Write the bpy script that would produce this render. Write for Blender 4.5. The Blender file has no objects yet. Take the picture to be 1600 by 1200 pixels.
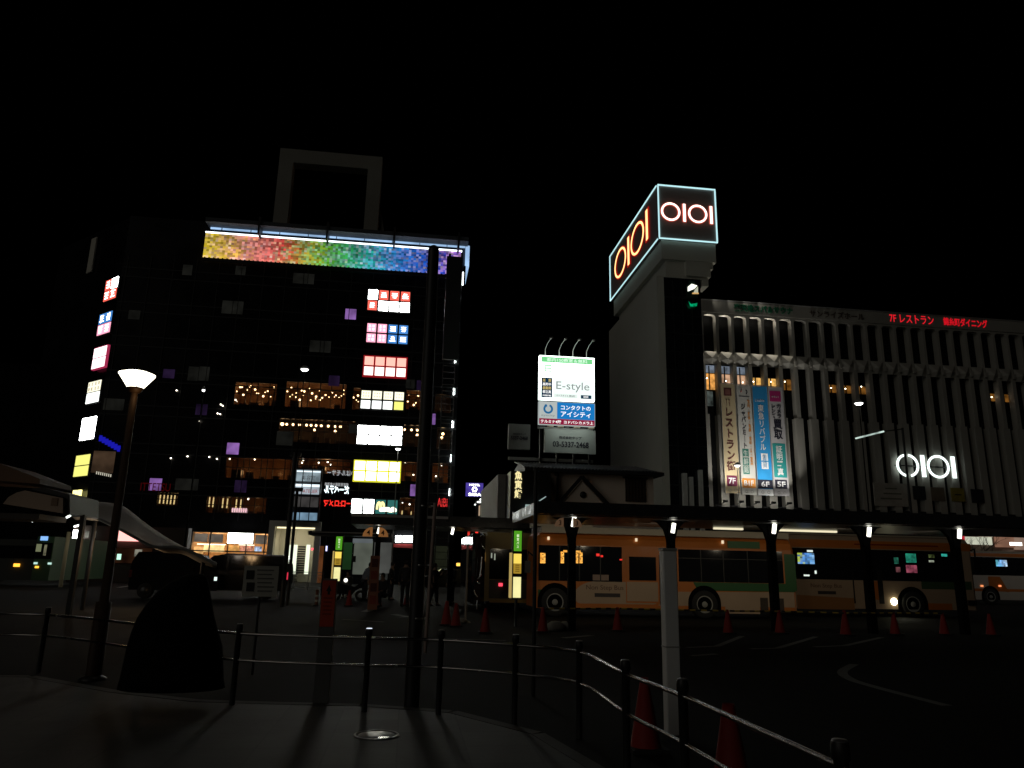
import bpy, bmesh, math, random
from mathutils import Vector, Matrix
random.seed(7)
C = bpy.context.scene.collection
sc = bpy.context.scene

# ------------------------------------------------------------------ camera, world, light, exposure
CZ = 1.55
FPX = 1170.0
YAW, TILT, ROLL = math.radians(7.5), math.atan(0.247), 0.021
f0 = Vector((math.sin(YAW), math.cos(YAW), 0)); r0 = Vector((math.cos(YAW), -math.sin(YAW), 0)); z0 = Vector((0, 0, 1))
FW = f0 * math.cos(TILT) + z0 * math.sin(TILT)
U0 = z0 * math.cos(TILT) - f0 * math.sin(TILT)
RT = r0 * math.cos(ROLL) + U0 * math.sin(ROLL)
UP = U0 * math.cos(ROLL) - r0 * math.sin(ROLL)
cam = bpy.data.objects.new('camera', bpy.data.cameras.new('camera')); C.objects.link(cam)
cam.matrix_world = Matrix(((RT.x, UP.x, -FW.x, 0), (RT.y, UP.y, -FW.y, 0), (RT.z, UP.z, -FW.z, CZ), (0, 0, 0, 1)))
cam.data.sensor_width = 36; cam.data.lens = 36 * FPX / 1600
cam.data.clip_start = 0.1; cam.data.clip_end = 3000
sc.camera = cam
w = bpy.data.worlds.new("World"); sc.world = w; w.use_nodes = True
nt = w.node_tree; bg = nt.nodes['Background']
sky = nt.nodes.new('ShaderNodeTexSky'); sky.sky_type = 'NISHITA'; sky.sun_disc = False
sky.sun_elevation = math.radians(-8); sky.sun_rotation = math.radians(200)
nt.links.new(sky.outputs[0], bg.inputs[0]); bg.inputs[1].default_value = 0.05
sun = bpy.data.lights.new('night_glow', 'SUN'); sun.energy = 0.1; sun.angle = math.radians(40); sun.color = (1, .95, .84)
so = bpy.data.objects.new('night_glow', sun); C.objects.link(so); so.rotation_euler = (math.radians(72), 0, math.radians(-50))
vs = sc.view_settings; vs.view_transform = 'Standard'; vs.look = 'None'; vs.gamma = 1; vs.exposure = 0
sc.cycles.max_bounces = 5; sc.cycles.diffuse_bounces = 3; sc.cycles.glossy_bounces = 3; sc.cycles.transparent_max_bounces = 10
sc.cycles.sample_clamp_indirect = 2.0; sc.cycles.caustics_reflective = False; sc.cycles.caustics_refractive = False
CAM = Vector((0, 0, CZ))

# ------------------------------------------------------------------ measuring helpers (where a sight line meets a real surface)
def ray(px, py): return (FW * FPX + RT * (px - 800) - UP * (py - 600)).normalized()
def atY(px, py, Y): d = ray(px, py); return CAM + d * (Y / d.y)
def atX(px, py, X): d = ray(px, py); return CAM + d * (X / d.x)
def atZ(px, py, z=0.0): d = ray(px, py); return CAM + d * ((z - CZ) / d.z)

class Wall:
    def __init__(s, p, d, n): s.o = Vector(p); s.d = Vector(d).normalized(); s.n = Vector(n).normalized()
    def uz(s, px, py, off=0.0):
        d = ray(px, py); o = s.o + s.n * off
        t = (o - CAM).dot(s.n) / d.dot(s.n); q = CAM + d * t
        return (q - o).dot(s.d), q.z
    def p(s, u, z, off=0.0): q = s.o + s.d * u + s.n * off; return Vector((q.x, q.y, z))
    def rc(s, cx, cy, w_, h_, off=0.0):
        u, z = s.uz(cx, cy, off)
        ua = s.uz(cx - w_ / 2, cy, off)[0]; ub = s.uz(cx + w_ / 2, cy, off)[0]
        za = s.uz(cx, cy - h_ / 2, off)[1]; zb = s.uz(cx, cy + h_ / 2, off)[1]
        return u - abs(ub - ua) / 2, u + abs(ub - ua) / 2, z - abs(za - zb) / 2, z + abs(za - zb) / 2
def front(Y): return Wall((0, Y, 0), (1, 0, 0), (0, -1, 0))

# ------------------------------------------------------------------ materials
MATS = {}
def prin(name, col, rough=0.6, metal=0.0, noise=0.0, scale=3.0, spec=0.5, bump=0.0):
    if name in MATS: return MATS[name]
    m = bpy.data.materials.new(name); m.use_nodes = True; MATS[name] = m
    n = m.node_tree; b = n.nodes['Principled BSDF']
    b.inputs['Base Color'].default_value = (*col, 1); b.inputs['Roughness'].default_value = rough
    b.inputs['Metallic'].default_value = metal; b.inputs['Specular IOR Level'].default_value = spec
    if noise or bump:
        tc = n.nodes.new('ShaderNodeTexCoord'); nz = n.nodes.new('ShaderNodeTexNoise'); nz.inputs['Scale'].default_value = scale; nz.inputs['Detail'].default_value = 8
        n.links.new(tc.outputs['Object'], nz.inputs['Vector'])
    if noise:
        mx = n.nodes.new('ShaderNodeMix'); mx.data_type = 'RGBA'
        mx.inputs[6].default_value = (*[c * (1 - noise) for c in col], 1); mx.inputs[7].default_value = (*[min(1, c * (1 + noise)) for c in col], 1)
        n.links.new(nz.outputs[0], mx.inputs[0]); n.links.new(mx.outputs[2], b.inputs['Base Color'])
        mr = n.nodes.new('ShaderNodeMapRange'); mr.inputs[3].default_value = max(.05, rough - .2); mr.inputs[4].default_value = min(1, rough + .2)
        n.links.new(nz.outputs[0], mr.inputs[0]); n.links.new(mr.outputs[0], b.inputs['Roughness'])
    if bump:
        bp = n.nodes.new('ShaderNodeBump'); bp.inputs['Strength'].default_value = bump; bp.inputs['Distance'].default_value = 0.02
        n.links.new(nz.outputs[0], bp.inputs['Height']); n.links.new(bp.outputs[0], b.inputs['Normal'])
    return m
def emis(name, col, s=1.0, var=0.0, scale=6.0):
    if name in MATS: return MATS[name]
    m = bpy.data.materials.new(name); m.use_nodes = True; MATS[name] = m
    n = m.node_tree; n.nodes.remove(n.nodes['Principled BSDF'])
    e = n.nodes.new('ShaderNodeEmission'); e.inputs[0].default_value = (*col, 1); e.inputs[1].default_value = s
    if var:
        tc = n.nodes.new('ShaderNodeTexCoord'); nz = n.nodes.new('ShaderNodeTexNoise'); nz.inputs['Scale'].default_value = scale
        mr = n.nodes.new('ShaderNodeMapRange'); mr.inputs[1].default_value = .3; mr.inputs[2].default_value = .7
        mr.inputs[3].default_value = s * (1 - var); mr.inputs[4].default_value = s * (1 + var)
        n.links.new(tc.outputs['Object'], nz.inputs['Vector']); n.links.new(nz.outputs[0], mr.inputs[0]); n.links.new(mr.outputs[0], e.inputs[1])
    n.links.new(e.outputs[0], n.nodes['Material Output'].inputs[0])
    return m
def glassy(name, tint=(.9, .9, .9), gl=.12, rough=.02):
    if name in MATS: return MATS[name]
    m = bpy.data.materials.new(name); m.use_nodes = True; MATS[name] = m
    n = m.node_tree; n.nodes.remove(n.nodes['Principled BSDF'])
    t = n.nodes.new('ShaderNodeBsdfTransparent'); t.inputs[0].default_value = (*tint, 1)
    g = n.nodes.new('ShaderNodeBsdfGlossy'); g.inputs['Roughness'].default_value = rough
    x = n.nodes.new('ShaderNodeMixShader'); x.inputs[0].default_value = gl
    n.links.new(t.outputs[0], x.inputs[1]); n.links.new(g.outputs[0], x.inputs[2]); n.links.new(x.outputs[0], n.nodes['Material Output'].inputs[0])
    return m
def pixel_screen(name, stops, cols, rows, s, jitter, lit=1.0, bright_low=0.0, axis=0):
    """A lamp matrix: cells of random brightness along a hue run (generated coordinates)."""
    m = bpy.data.materials.new(name); m.use_nodes = True; n = m.node_tree; n.nodes.remove(n.nodes['Principled BSDF'])
    tc = n.nodes.new('ShaderNodeTexCoord'); sx = n.nodes.new('ShaderNodeSeparateXYZ'); n.links.new(tc.outputs['Generated'], sx.inputs[0])
    def mth(op, a, b=None, c=None):
        k = n.nodes.new('ShaderNodeMath'); k.operation = op
        for i, v in enumerate((a, b, c)):
            if v is None: continue
            if isinstance(v, (int, float)): k.inputs[i].default_value = v
            else: n.links.new(v, k.inputs[i])
        return k.outputs[0]
    ix = mth('FLOOR', mth('MULTIPLY', sx.outputs[axis], cols)); iz = mth('FLOOR', mth('MULTIPLY', sx.outputs[2], rows))
    cb = n.nodes.new('ShaderNodeCombineXYZ'); n.links.new(ix, cb.inputs[0]); n.links.new(iz, cb.inputs[1])
    wn = n.nodes.new('ShaderNodeTexWhiteNoise'); wn.noise_dimensions = '2D'; n.links.new(cb.outputs[0], wn.inputs[0])
    sp = n.nodes.new('ShaderNodeSeparateColor'); n.links.new(wn.outputs['Color'], sp.inputs[0])
    pos = mth('ADD', mth('DIVIDE', ix, cols), mth('MULTIPLY', mth('SUBTRACT', sp.outputs[0], .5), jitter))
    cr = n.nodes.new('ShaderNodeValToRGB'); el = cr.color_ramp.elements
    while len(el) > 1: el.remove(el[-1])
    el[0].position = stops[0][0]; el[0].color = (*stops[0][1], 1)
    for p_, c_ in stops[1:]: e_ = el.new(p_); e_.color = (*c_, 1)
    n.links.new(pos, cr.inputs[0])
    # drifting cloudy picture on the screen
    nz = n.nodes.new('ShaderNodeTexNoise'); nz.inputs['Scale'].default_value = 9; n.links.new(cb.outputs[0], nz.inputs['Vector'])
    nz.inputs['Scale'].default_value = .13
    wh = n.nodes.new('ShaderNodeMix'); wh.data_type = 'RGBA'; wh.inputs[7].default_value = (1, .95, .9, 1)
    n.links.new(mth('ADD', mth('MULTIPLY', mth('GREATER_THAN', sp.outputs[1], .92), .4 * lit), mth('MULTIPLY', mth('POWER', sp.outputs[0], 2.5), .42 * lit)), wh.inputs[0]); n.links.new(cr.outputs[0], wh.inputs[6])
    val = mth('MULTIPLY_ADD', sp.outputs[2], .85, .12)
    val = mth('MULTIPLY', val, mth('MULTIPLY_ADD', nz.outputs[0], 2.2, -.25))
    low = mth('MULTIPLY', mth('POWER', mth('SUBTRACT', 1.0, sx.outputs[2]), 2.0), bright_low)
    val = mth('MULTIPLY', mth('ADD', mth('ADD', val, .12), low), s)
    e = n.nodes.new('ShaderNodeEmission'); n.links.new(wh.outputs[2], e.inputs[0]); n.links.new(val, e.inputs[1])
    n.links.new(e.outputs[0], n.nodes['Material Output'].inputs[0]); return m

M_DARK = prin('dark_metal', (.02, .02, .022), .45, .3)
M_BLACK = prin('black_paint', (.012, .012, .012), .5)
M_GLASSDARK = prin('dark_glass', (.012, .013, .016), .08, spec=.6)
M_STEEL = prin('steel_pipe', (.5, .5, .48), .28, 1.0)
M_GREY = prin('grey_paint', (.35, .35, .33), .5, noise=.15)
M_CONC = prin('concrete', (.42, .40, .36), .8, noise=.14, scale=.5)
M_CREAM = prin('cream_concrete', (.34, .325, .285), .75, noise=.18, scale=.35)
M_RUBBER = prin('rubber', (.015, .015, .015), .8)
M_WHITE = prin('white_paint', (.75, .75, .72), .5)

# ------------------------------------------------------------------ mesh builder
class MB:
    def __init__(s): s.v = []; s.f = []; s.sm = []
    def add(s, vs_, fs, smooth=False):
        k = len(s.v); s.v += [Vector(v) for v in vs_]
        for f in fs: s.f.append([i + k for i in f]); s.sm.append(smooth)
        return s
    def hexa(s, c): return s.add(c, [(0, 3, 2, 1), (4, 5, 6, 7), (0, 1, 5, 4), (1, 2, 6, 5), (2, 3, 7, 6), (3, 0, 4, 7)])
    def box(s, x0, x1, y0, y1, z0_, z1): return s.hexa([(x0, y0, z0_), (x1, y0, z0_), (x1, y1, z0_), (x0, y1, z0_), (x0, y0, z1), (x1, y0, z1), (x1, y1, z1), (x0, y1, z1)])
    def wbox(s, W, u0, u1, z0_, z1, o0, o1):
        return s.hexa([W.p(u0, z0_, o1), W.p(u1, z0_, o1), W.p(u1, z0_, o0), W.p(u0, z0_, o0), W.p(u0, z1, o1), W.p(u1, z1, o1), W.p(u1, z1, o0), W.p(u0, z1, o0)])
    def wpoly(s, W, pts, o0, o1):
        n = len(pts); a = [W.p(u, z, o1) for u, z in pts]; b = [W.p(u, z, o0) for u, z in pts]
        return s.add(a + b, [tuple(range(n)), tuple(range(2 * n - 1, n - 1, -1))] + [(i, i + n, (i + 1) % n + n, (i + 1) % n) for i in range(n)])
    def bar(s, a, b, w_, h_, up=(0, 0, 1)):
        a = Vector(a); b = Vector(b); d = (b - a).normalized(); up = Vector(up)
        if abs(d.dot(up)) > .98: up = Vector((1, 0, 0))
        x = d.cross(up).normalized() * w_ / 2; y = x.cross(d).normalized() * h_ / 2
        return s.hexa([a - x - y, a + x - y, a + x + y, a - x + y, b - x - y, b + x - y, b + x + y, b - x + y])
    def tube(s, path, r, n=10, cap=True):
        P = [Vector(p) for p in path]; R = r if isinstance(r, (list, tuple)) else [r] * len(P); vs_ = []; fs = []
        x = None
        for i, p in enumerate(P):
            t = (P[min(i + 1, len(P) - 1)] - P[max(i - 1, 0)]).normalized()
            if x is None:
                x = t.cross(Vector((0, 0, 1)))
                if x.length < .05: x = t.cross(Vector((0, 1, 0)))
            x = (x - t * x.dot(t)).normalized(); y = t.cross(x)
            for k in range(n):
                a = 2 * math.pi * k / n; vs_.append(p + (x * math.cos(a) + y * math.sin(a)) * R[i])
        for i in range(len(P) - 1):
            for k in range(n): fs.append((i * n + k, i * n + (k + 1) % n, (i + 1) * n + (k + 1) % n, (i + 1) * n + k))
        s.add(vs_, fs, True)
        if cap: s.add(vs_[:n], [tuple(range(n - 1, -1, -1))]); s.add(vs_[-n:], [tuple(range(n))])
        return s
    def lathe(s, prof, c, n=20, axis=(0, 0, 1)):
        ax = Vector(axis).normalized(); x = ax.cross(Vector((0, 1, 0)) if abs(ax.y) < .9 else Vector((1, 0, 0))).normalized(); y = ax.cross(x); c = Vector(c)
        vs_ = []; fs = []
        for r, h in prof:
            for k in range(n):
                a = 2 * math.pi * k / n; vs_.append(c + ax * h + (x * math.cos(a) + y * math.sin(a)) * r)
        for i in range(len(prof) - 1):
            for k in range(n): fs.append((i * n + k, i * n + (k + 1) % n, (i + 1) * n + (k + 1) % n, (i + 1) * n + k))
        return s.add(vs_, fs, True)
    def ring(s, W, u, z, ro, ri, o0, o1, a0=0, a1=360, n=40, sx=1.0):
        pts = []
        A = [math.radians(a0 + (a1 - a0) * i / n) for i in range(n + 1)]
        for i in range(n):
            q = [(u + math.cos(A[i]) * ro * sx, z + math.sin(A[i]) * ro), (u + math.cos(A[i + 1]) * ro * sx, z + math.sin(A[i + 1]) * ro),
                 (u + math.cos(A[i + 1]) * (ro - (ro - ri)) * sx, z + math.sin(A[i + 1]) * ri), (u + math.cos(A[i]) * ri * sx, z + math.sin(A[i]) * ri)]
            s.wpoly(W, q, o0, o1)
        return s
    def build(s, name, mat, parent=None, loc=None):
        me = bpy.data.meshes.new(name); org = Vector(loc) if loc is not None else Vector((0, 0, 0))
        me.from_pydata([tuple(v - org) for v in s.v], [], s.f); me.polygons.foreach_set('use_smooth', s.sm)
        bm = bmesh.new(); bm.from_mesh(me); bmesh.ops.recalc_face_normals(bm, faces=bm.faces); bm.to_mesh(me); bm.free()
        me.update()
        if mat: me.materials.append(mat)
        o = bpy.data.objects.new(name, me); C.objects.link(o); o.location = org
        if parent is not None:
            o.parent = parent; o.matrix_parent_inverse = parent_inv(parent)
        return o
def parent_inv(p): return Matrix.Translation(-Vector(p.location))
def tag(o, label, cat, group=None, kind=None):
    o['label'] = label; o['category'] = cat
    if group: o['group'] = group
    if kind: o['kind'] = kind
    return o
def thing(name, label, cat, loc=(0, 0, 0), group=None):
    o = bpy.data.objects.new(name, None); C.objects.link(o); o.location = loc; o.empty_display_size = .3
    return tag(o, label, cat, group, 'thing')
def struct(o): o['kind'] = 'structure'; return o
def copy_thing(root, loc, label, rotz=None):
    r = root.copy(); C.objects.link(r); r.location = loc; r['label'] = label
    if rotz is not None: r.rotation_euler.z = rotz
    for ch in list(root.children):
        c = ch.copy(); C.objects.link(c); c.parent = r
        for g in ch.children:
            d = g.copy(); C.objects.link(d); d.parent = c
    return r
def text(name, s, mat, W, u, z, h, wd=None, off=0.02, parent=None, thick=.02, vertical=False, mirror=False, bold=0.0, spacing=1.0):
    cu = bpy.data.curves.new(name, 'FONT'); cu.body = '\n'.join(s) if vertical else s
    cu.resolution_u = 3; cu.extrude = 0; cu.offset = bold; cu.align_x = 'CENTER' if vertical else 'LEFT'
    if vertical: cu.space_line = spacing
    t = bpy.data.objects.new(name + '_curve', cu); C.objects.link(t)
    bpy.context.view_layer.update()
    me = bpy.data.meshes.new_from_object(t.evaluated_get(bpy.context.evaluated_depsgraph_get()))
    bpy.data.objects.remove(t); bpy.data.curves.remove(cu)
    xs = [v.co.x for v in me.vertices]; ys = [v.co.y for v in me.vertices]
    x0, x1, y0, y1 = min(xs), max(xs), min(ys), max(ys)
    sy = h / (y1 - y0); sx = wd / (x1 - x0) if wd else sy
    b = MB(); k = len(me.vertices)
    vv = []
    for v in me.vertices:
        a = (v.co.x - (x0 + x1) / 2) * sx * (-1 if mirror else 1); c = (v.co.y - (y0 + y1) / 2) * sy
        vv.append(W.p(u + a, z + c, off + thick))
    b.add(vv, [tuple(p.vertices) for p in me.polygons])
    # side walls from the open outline
    ec = {}
    for p in me.polygons:
        L = list(p.vertices)
        for i in range(len(L)):
            e = (L[i], L[(i + 1) % len(L)]); kx = tuple(sorted(e)); ec.setdefault(kx, []).append(e)
    back = [q - W.n * thick for q in vv]
    sides = [(e[0][1], e[0][0], e[0][0] + k, e[0][1] + k) for e in ec.values() if len(e) == 1]
    b.add(vv + back, sides)
    bpy.data.meshes.remove(me)
    return b.build(name, mat, parent)
def lamp(kind, loc, energy, col=(1, 1, 1), size=.2, target=None, angle=60, blend=.6):
    l = bpy.data.lights.new(kind.lower() + '_light', kind); l.energy = energy; l.color = col
    if kind in ('POINT', 'SPOT'): l.shadow_soft_size = size
    if kind == 'AREA': l.size = size
    if kind == 'SPOT': l.spot_size = math.radians(angle); l.spot_blend = blend
    o = bpy.data.objects.new(kind.lower() + '_light', l); C.objects.link(o); o.location = loc
    if target is not None: o.rotation_euler = (Vector(target) - Vector(loc)).to_track_quat('-Z', 'Y').to_euler()
    return o

# ------------------------------------------------------------------ ground, road, paving
M_ASPH = prin('asphalt', (.019, .019, .018), .88, noise=.45, scale=2.5, bump=.15, spec=.04)
M_PAVE = prin('plaza_paving', (.30, .29, .27), .6, noise=.3, scale=1.2, bump=.15)
M_LINE = prin('road_paint', (.20, .20, .185), .8, noise=.5, scale=6, spec=.2)
def sheet(name, pts, z, mat):
    b = MB(); b.add([(p[0], p[1], z) for p in pts], [tuple(range(len(pts)))]); return struct(b.build(name, mat))
sheet('road', [(-900, -60), (900, -60), (900, 1500), (-900, 1500)], 0.0, M_ASPH)
# paving slabs: one sheet, joints in the material
def slab_material():
    m = prin('paving_slabs', (.20, .195, .18), .7, bump=.12, scale=14); n = m.node_tree; b = n.nodes['Principled BSDF']
    tc = n.nodes.new('ShaderNodeTexCoord'); br = n.nodes.new('ShaderNodeTexBrick')
    br.inputs['Scale'].default_value = 1.0; br.inputs['Brick Width'].default_value = .6; br.inputs['Row Height'].default_value = .6; br.offset = 0
    br.inputs['Mortar Size'].default_value = .008
    br.inputs['Color1'].default_value = (.07, .07, .063, 1); br.inputs['Color2'].default_value = (.105, .102, .092, 1); br.inputs['Mortar'].default_value = (.06, .06, .055, 1)
    nz = n.nodes.new('ShaderNodeTexNoise'); nz.inputs['Scale'].default_value = 1.1; nz.inputs['Detail'].default_value = 9
    mx = n.nodes.new('ShaderNodeMix'); mx.data_type = 'RGBA'; mx.blend_type = 'MULTIPLY'; mx.inputs[0].default_value = .8
    n.links.new(tc.outputs['Object'], br.inputs['Vector']); n.links.new(tc.outputs['Object'], nz.inputs['Vector'])
    n.links.new(br.outputs['Color'], mx.inputs[6]); n.links.new(nz.outputs[0], mx.inputs[7]); n.links.new(mx.outputs[2], b.inputs['Base Color'])
    return m
edge_px = [(-500, 1058), (40, 1060), (170, 1084), (300, 1099), (430, 1103), (560, 1106), (700, 1116), (830, 1150), (960, 1230), (1030, 1330)]  # left part drawn nearer, dark road standing in for shade around the boulder
edge = [atZ(x, y, 0) for x, y in edge_px]
plz = [(p.x, p.y) for p in edge] + [(edge[-1].x, -12), (edge[0].x, -12)]
b = MB(); b.add([(x, y, .016) for x, y in plz], [tuple(range(len(plz)))]); struct(b.build('plaza_pavement', slab_material()))
b = MB()
for i in range(len(edge) - 1):
    a, c = edge[i], edge[i + 1]; d = (c - a).normalized(); nrm = Vector((-d.y, d.x, 0))
    b.hexa([Vector((q.x, q.y, h)) for h in (.001, .02) for q in (a, c, c + nrm * .14, a + nrm * .14)])
struct(b.build('kerb', prin('kerb_stone', (.05, .05, .047), .85, noise=.3, scale=3)))
def line_px(name, pts, wd):
    P = [atZ(x, y, 0) for x, y in pts]; b = MB()
    for i in range(len(P) - 1):
        d = (P[i + 1] - P[i]).normalized(); nrm = Vector((-d.y, d.x, 0)) * wd / 2
        b.add([Vector((q.x, q.y, .004)) for q in (P[i] - nrm, P[i + 1] - nrm, P[i + 1] + nrm, P[i] + nrm)], [(0, 1, 2, 3)])
    o = b.build(name, M_LINE); return struct(o)
line_px('road_marking', [(185, 918), (285, 904)], .3)
line_px('road_marking', [(326, 918), (378, 918)], .3)
def arc(pts, n=6):
    out = []
    for i in range(len(pts) - 1):
        p0 = pts[max(0, i - 1)]; p1 = pts[i]; p2 = pts[i + 1]; p3 = pts[min(len(pts) - 1, i + 2)]
        for k in range(n):
            t = k / n
            out.append(tuple(.5 * ((2 * p1[j]) + (-p0[j] + p2[j]) * t + (2 * p0[j] - 5 * p1[j] + 4 * p2[j] - p3[j]) * t * t + (-p0[j] + 3 * p1[j] - 3 * p2[j] + p3[j]) * t ** 3) for j in range(len(p1))))
    return out + [tuple(pts[-1])]
line_px('road_marking', arc([(1335, 1038), (1316, 1050), (1330, 1062), (1365, 1073), (1410, 1085), (1480, 1103)]), .16)
line_px('road_marking', [(1072, 1012), (1120, 1010), (1160, 994)], .15)
line_px('road_marking', [(1172, 1014), (1215, 1013), (1275, 995)], .15)
line_px('road_marking', [(1272, 1011), (1320, 1009), (1378, 996)], .15)
line_px('road_marking', [(1080, 1025), (1120, 1022)], .15)
line_px('road_marking', [(880, 997), (925, 993)], .2)
line_px('road_marking', [(615, 960), (638, 964)], .3)
line_px('road_marking', [(570, 956), (586, 950)], .3)
line_px('road_marking', [(680, 998), (790, 1001)], .12)
line_px('road_marking', [(535, 968), (600, 972)], .15)

# ------------------------------------------------------------------ dark glass building with the rainbow screen
WL = front(70.0)
uL = WL.uz(188, 440)[0]; uR = WL.uz(722, 440)[0]
zT = WL.uz(324, 346)[1]
LB = thing('department_store', 'dark glass department store with a rainbow light screen along its roof edge', 'building', (0.5 * (uL + uR), 70, 0))
M_SKIN = prin('dark_facade', (.006, .006, .007), .3, noise=.15, scale=.3, spec=.22)
M_ROOM = prin('restaurant_wall', (.20, .10, .045), .8, noise=.6, scale=.8)
M_ROOMD = prin('dim_room', (.10, .07, .05), .8, noise=.4, scale=.6)
M_PANE = glassy('window_glass')
holes = []
def hole_px(x0, x1, y0, y1):
    cx = (x0 + x1) / 2; cy = (y0 + y1) / 2; return WL.rc(cx, cy, x1 - x0, y1 - y0)
rooms = [  # pixel box on the facade, wall material, light energy
    ((366, 432, 598, 633), M_ROOM, 10), ((446, 541, 598, 637), M_ROOM, 14), ((551, 563, 606, 640), M_ROOM, 3), ((634, 660, 610, 640), M_ROOM, 6), ((679, 704, 616, 645), M_ROOMD, 3),
    ((435, 557, 656, 692), M_ROOMD, 2.0), ((630, 656, 664, 698), M_ROOMD, 1.5), ((682, 703, 668, 702), M_ROOMD, 1.0),
    ((352, 458, 715, 748), M_ROOM, 18), ((463, 548, 717, 740), M_ROOM, 15), ((627, 654, 722, 752), M_ROOM, 8), ((675, 700, 724, 754), M_ROOM, 8),
    ((322, 416, 777, 802), M_ROOM, 7), ((624, 648, 778, 804), M_ROOM, 4), ((245, 278, 770, 790), M_ROOMD, 2.2)]
rects = []
for (x0, x1, y0, y1), m_, e_ in rooms: rects.append(hole_px(x0, x1, y0, y1))
shop = hole_px(297, 420, 832, 893); ent = hole_px(427, 490, 823, 912)
def walls_with_holes(b, W, u0, u1, z0_, z1, hs, o0, o1):
    us = sorted({u0, u1, *[h[0] for h in hs], *[h[1] for h in hs]}); zs = sorted({z0_, z1, *[h[2] for h in hs], *[h[3] for h in hs]})
    for j in range(len(zs) - 1):
        run = None
        for i in range(len(us)):
            solid = False
            if i < len(us) - 1:
                cu, cz = (us[i] + us[i + 1]) / 2, (zs[j] + zs[j + 1]) / 2
                solid = not any(h[0] < cu < h[1] and h[2] < cz < h[3] for h in hs)
            if solid and run is None: run = us[i]
            if not solid and run is not None: b.wbox(W, run, us[i], zs[j], zs[j + 1], o0, o1); run = None
b = MB(); walls_with_holes(b, WL, uL, uR, 0, zT, rects + [(shop[0], shop[1], 0.02, shop[3]), (ent[0], ent[1], .02, ent[3])], -.25, 0)
b.build('facade', M_SKIN, LB)
ang = math.radians(46.8); dch = Vector((math.sin(ang), -math.cos(ang), 0)); nch = Vector((-math.cos(ang), -math.sin(ang), 0))
cor = WL.p(uL, 0)
WC = Wall(cor - dch * 14, dch, nch)   # u = 14 at the corner
b = MB(); far = cor - dch * 14
pts = [(cor.x, cor.y + .26), (uR - .02, 70.26), (uR - .02, 110), (far.x, 110), (far.x, far.y)]
n = len(pts); b.add([(x, y, 0) for x, y in pts] + [(x, y, zT) for x, y in pts], [(4, 0, 5, 9), (1, 2, 7, 6), (2, 3, 8, 7), (3, 4, 9, 8), tuple(range(5, 10))]); b.build('side_wall', M_SKIN, LB)
# mullions, one grille over the whole front
b = MB(); step = 1.035
k = uL + .4
while k < uR - .2:
    inside = [r for r in rects + [shop, ent] if r[0] < k < r[1]]
    b.wbox(WL, k - .03, k + .03, 5.2, zT - 4, .002, .07); k += step * 2
zfl = [WL.uz(600, y)[1] for y in (445, 497, 548, 600, 651, 708, 768)]
for z in zfl:
    for d_ in (0, -.9): b.wbox(WL, uL, uR, z + d_ - .05, z + d_ + .05, .003, .05)
b.build('mullion_grille', prin('mullion', (.016, .016, .016), .6), LB)
bulbmat = emis('warm_bulb', (1, .62, .30), 7); whitebulb = emis('white_bulb', (1, .9, .72), 8)
bulb0 = None
def bulb(x, y, r, off, mat=bulbmat):
    global bulb0
    u, z = WL.uz(x, y, off); p = WL.p(u, z, off)
    if bulb0 is None:
        b = MB(); b.lathe([(0, -r), (r * .7, -r * .7), (r, 0), (r * .7, r * .7), (0, r)], (0, 0, 0), 10); bulb0 = b.build('pendant_bulb', mat, None)
        bulb0.parent = LB; bulb0.matrix_parent_inverse = parent_inv(LB); bulb0.location = p; bulb0['r'] = r; return bulb0
    o = bulb0.copy(); C.objects.link(o); o.location = p; s = r / bulb0['r']; o.scale = (s, s, s)
    if mat is not bulbmat:
        o.data = bulb0.data.copy(); o.data.materials[0] = mat
    return o
for (r, (px_, m_, e_)) in zip(rects, rooms):
    u0, u1, z0_, z1 = r; D = 4.0
    b = MB()
    b.wbox(WL, u0 - .3, u1 + .3, z0_ - .3, z1 + .5, -D - .1, -D)             # back
    b.wbox(WL, u0 - .3, u1 + .3, z0_ - .3, z0_ - .02, -D, -.26)            # floor
    b.wbox(WL, u0 - .3, u1 + .3, z1 + .3, z1 + .5, -D, -.26)               # ceiling
    b.wbox(WL, u0 - .4, u0 - .3, z0_ - .3, z1 + .5, -D, -.26); b.wbox(WL, u1 + .3, u1 + .4, z0_ - .3, z1 + .5, -D, -.26)
    rm = b.build('lit_room', m_, LB)
    # a few tables / booth backs break the far wall
    b = MB(); q = u0 + .3
    while q < u1 - .3:
        wq = random.uniform(.4, 1.1); b.wbox(WL, q, min(q + wq, u1), z0_ - .02, z0_ + random.uniform(.25, .9), -random.uniform(1.5, 2.4), -1.2); q += wq + random.uniform(.2, .9)
    b.build('booth_seating', prin('dark_wood', (.05, .025, .012), .5), rm)
    b = MB(); b.wbox(WL, u0, u1, z0_, z1, -.13, -.12); wn_ = b.build('window', M_PANE, LB)
    b = MB(); q = u0
    while q < u1 - .05: b.wbox(WL, q - .03, q + .03, z0_, z1, -.119, -.02); q += 1.035
    b.wbox(WL, u0, u1, (z0_ + z1) / 2 - .03, (z0_ + z1) / 2 + .03, -.118, -.03); b.build('frame', M_BLACK, wn_)
    nl = max(1, int((u1 - u0) / 2.5))
    for i in range(nl):
        lamp('POINT', WL.p(u0 + (u1 - u0) * (i + .5) / nl, z0_ + .8, -2.6), e_ * 2.2 / nl, (1, .55, .22), .25)
random.seed(11)
for x0, x1, n_ in ((368, 431, 16), (447, 540, 30), (552, 562, 4), (635, 658, 6)):
    for i in range(n_):
        x = x0 + (x1 - x0) * (i + random.random()) / n_; y = 618 + (x - 500) * .055 + random.uniform(-10, 9)
        bulb(x, y, random.choice((.05, .075, .10)), -random.uniform(1.2, 3.2))
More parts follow.
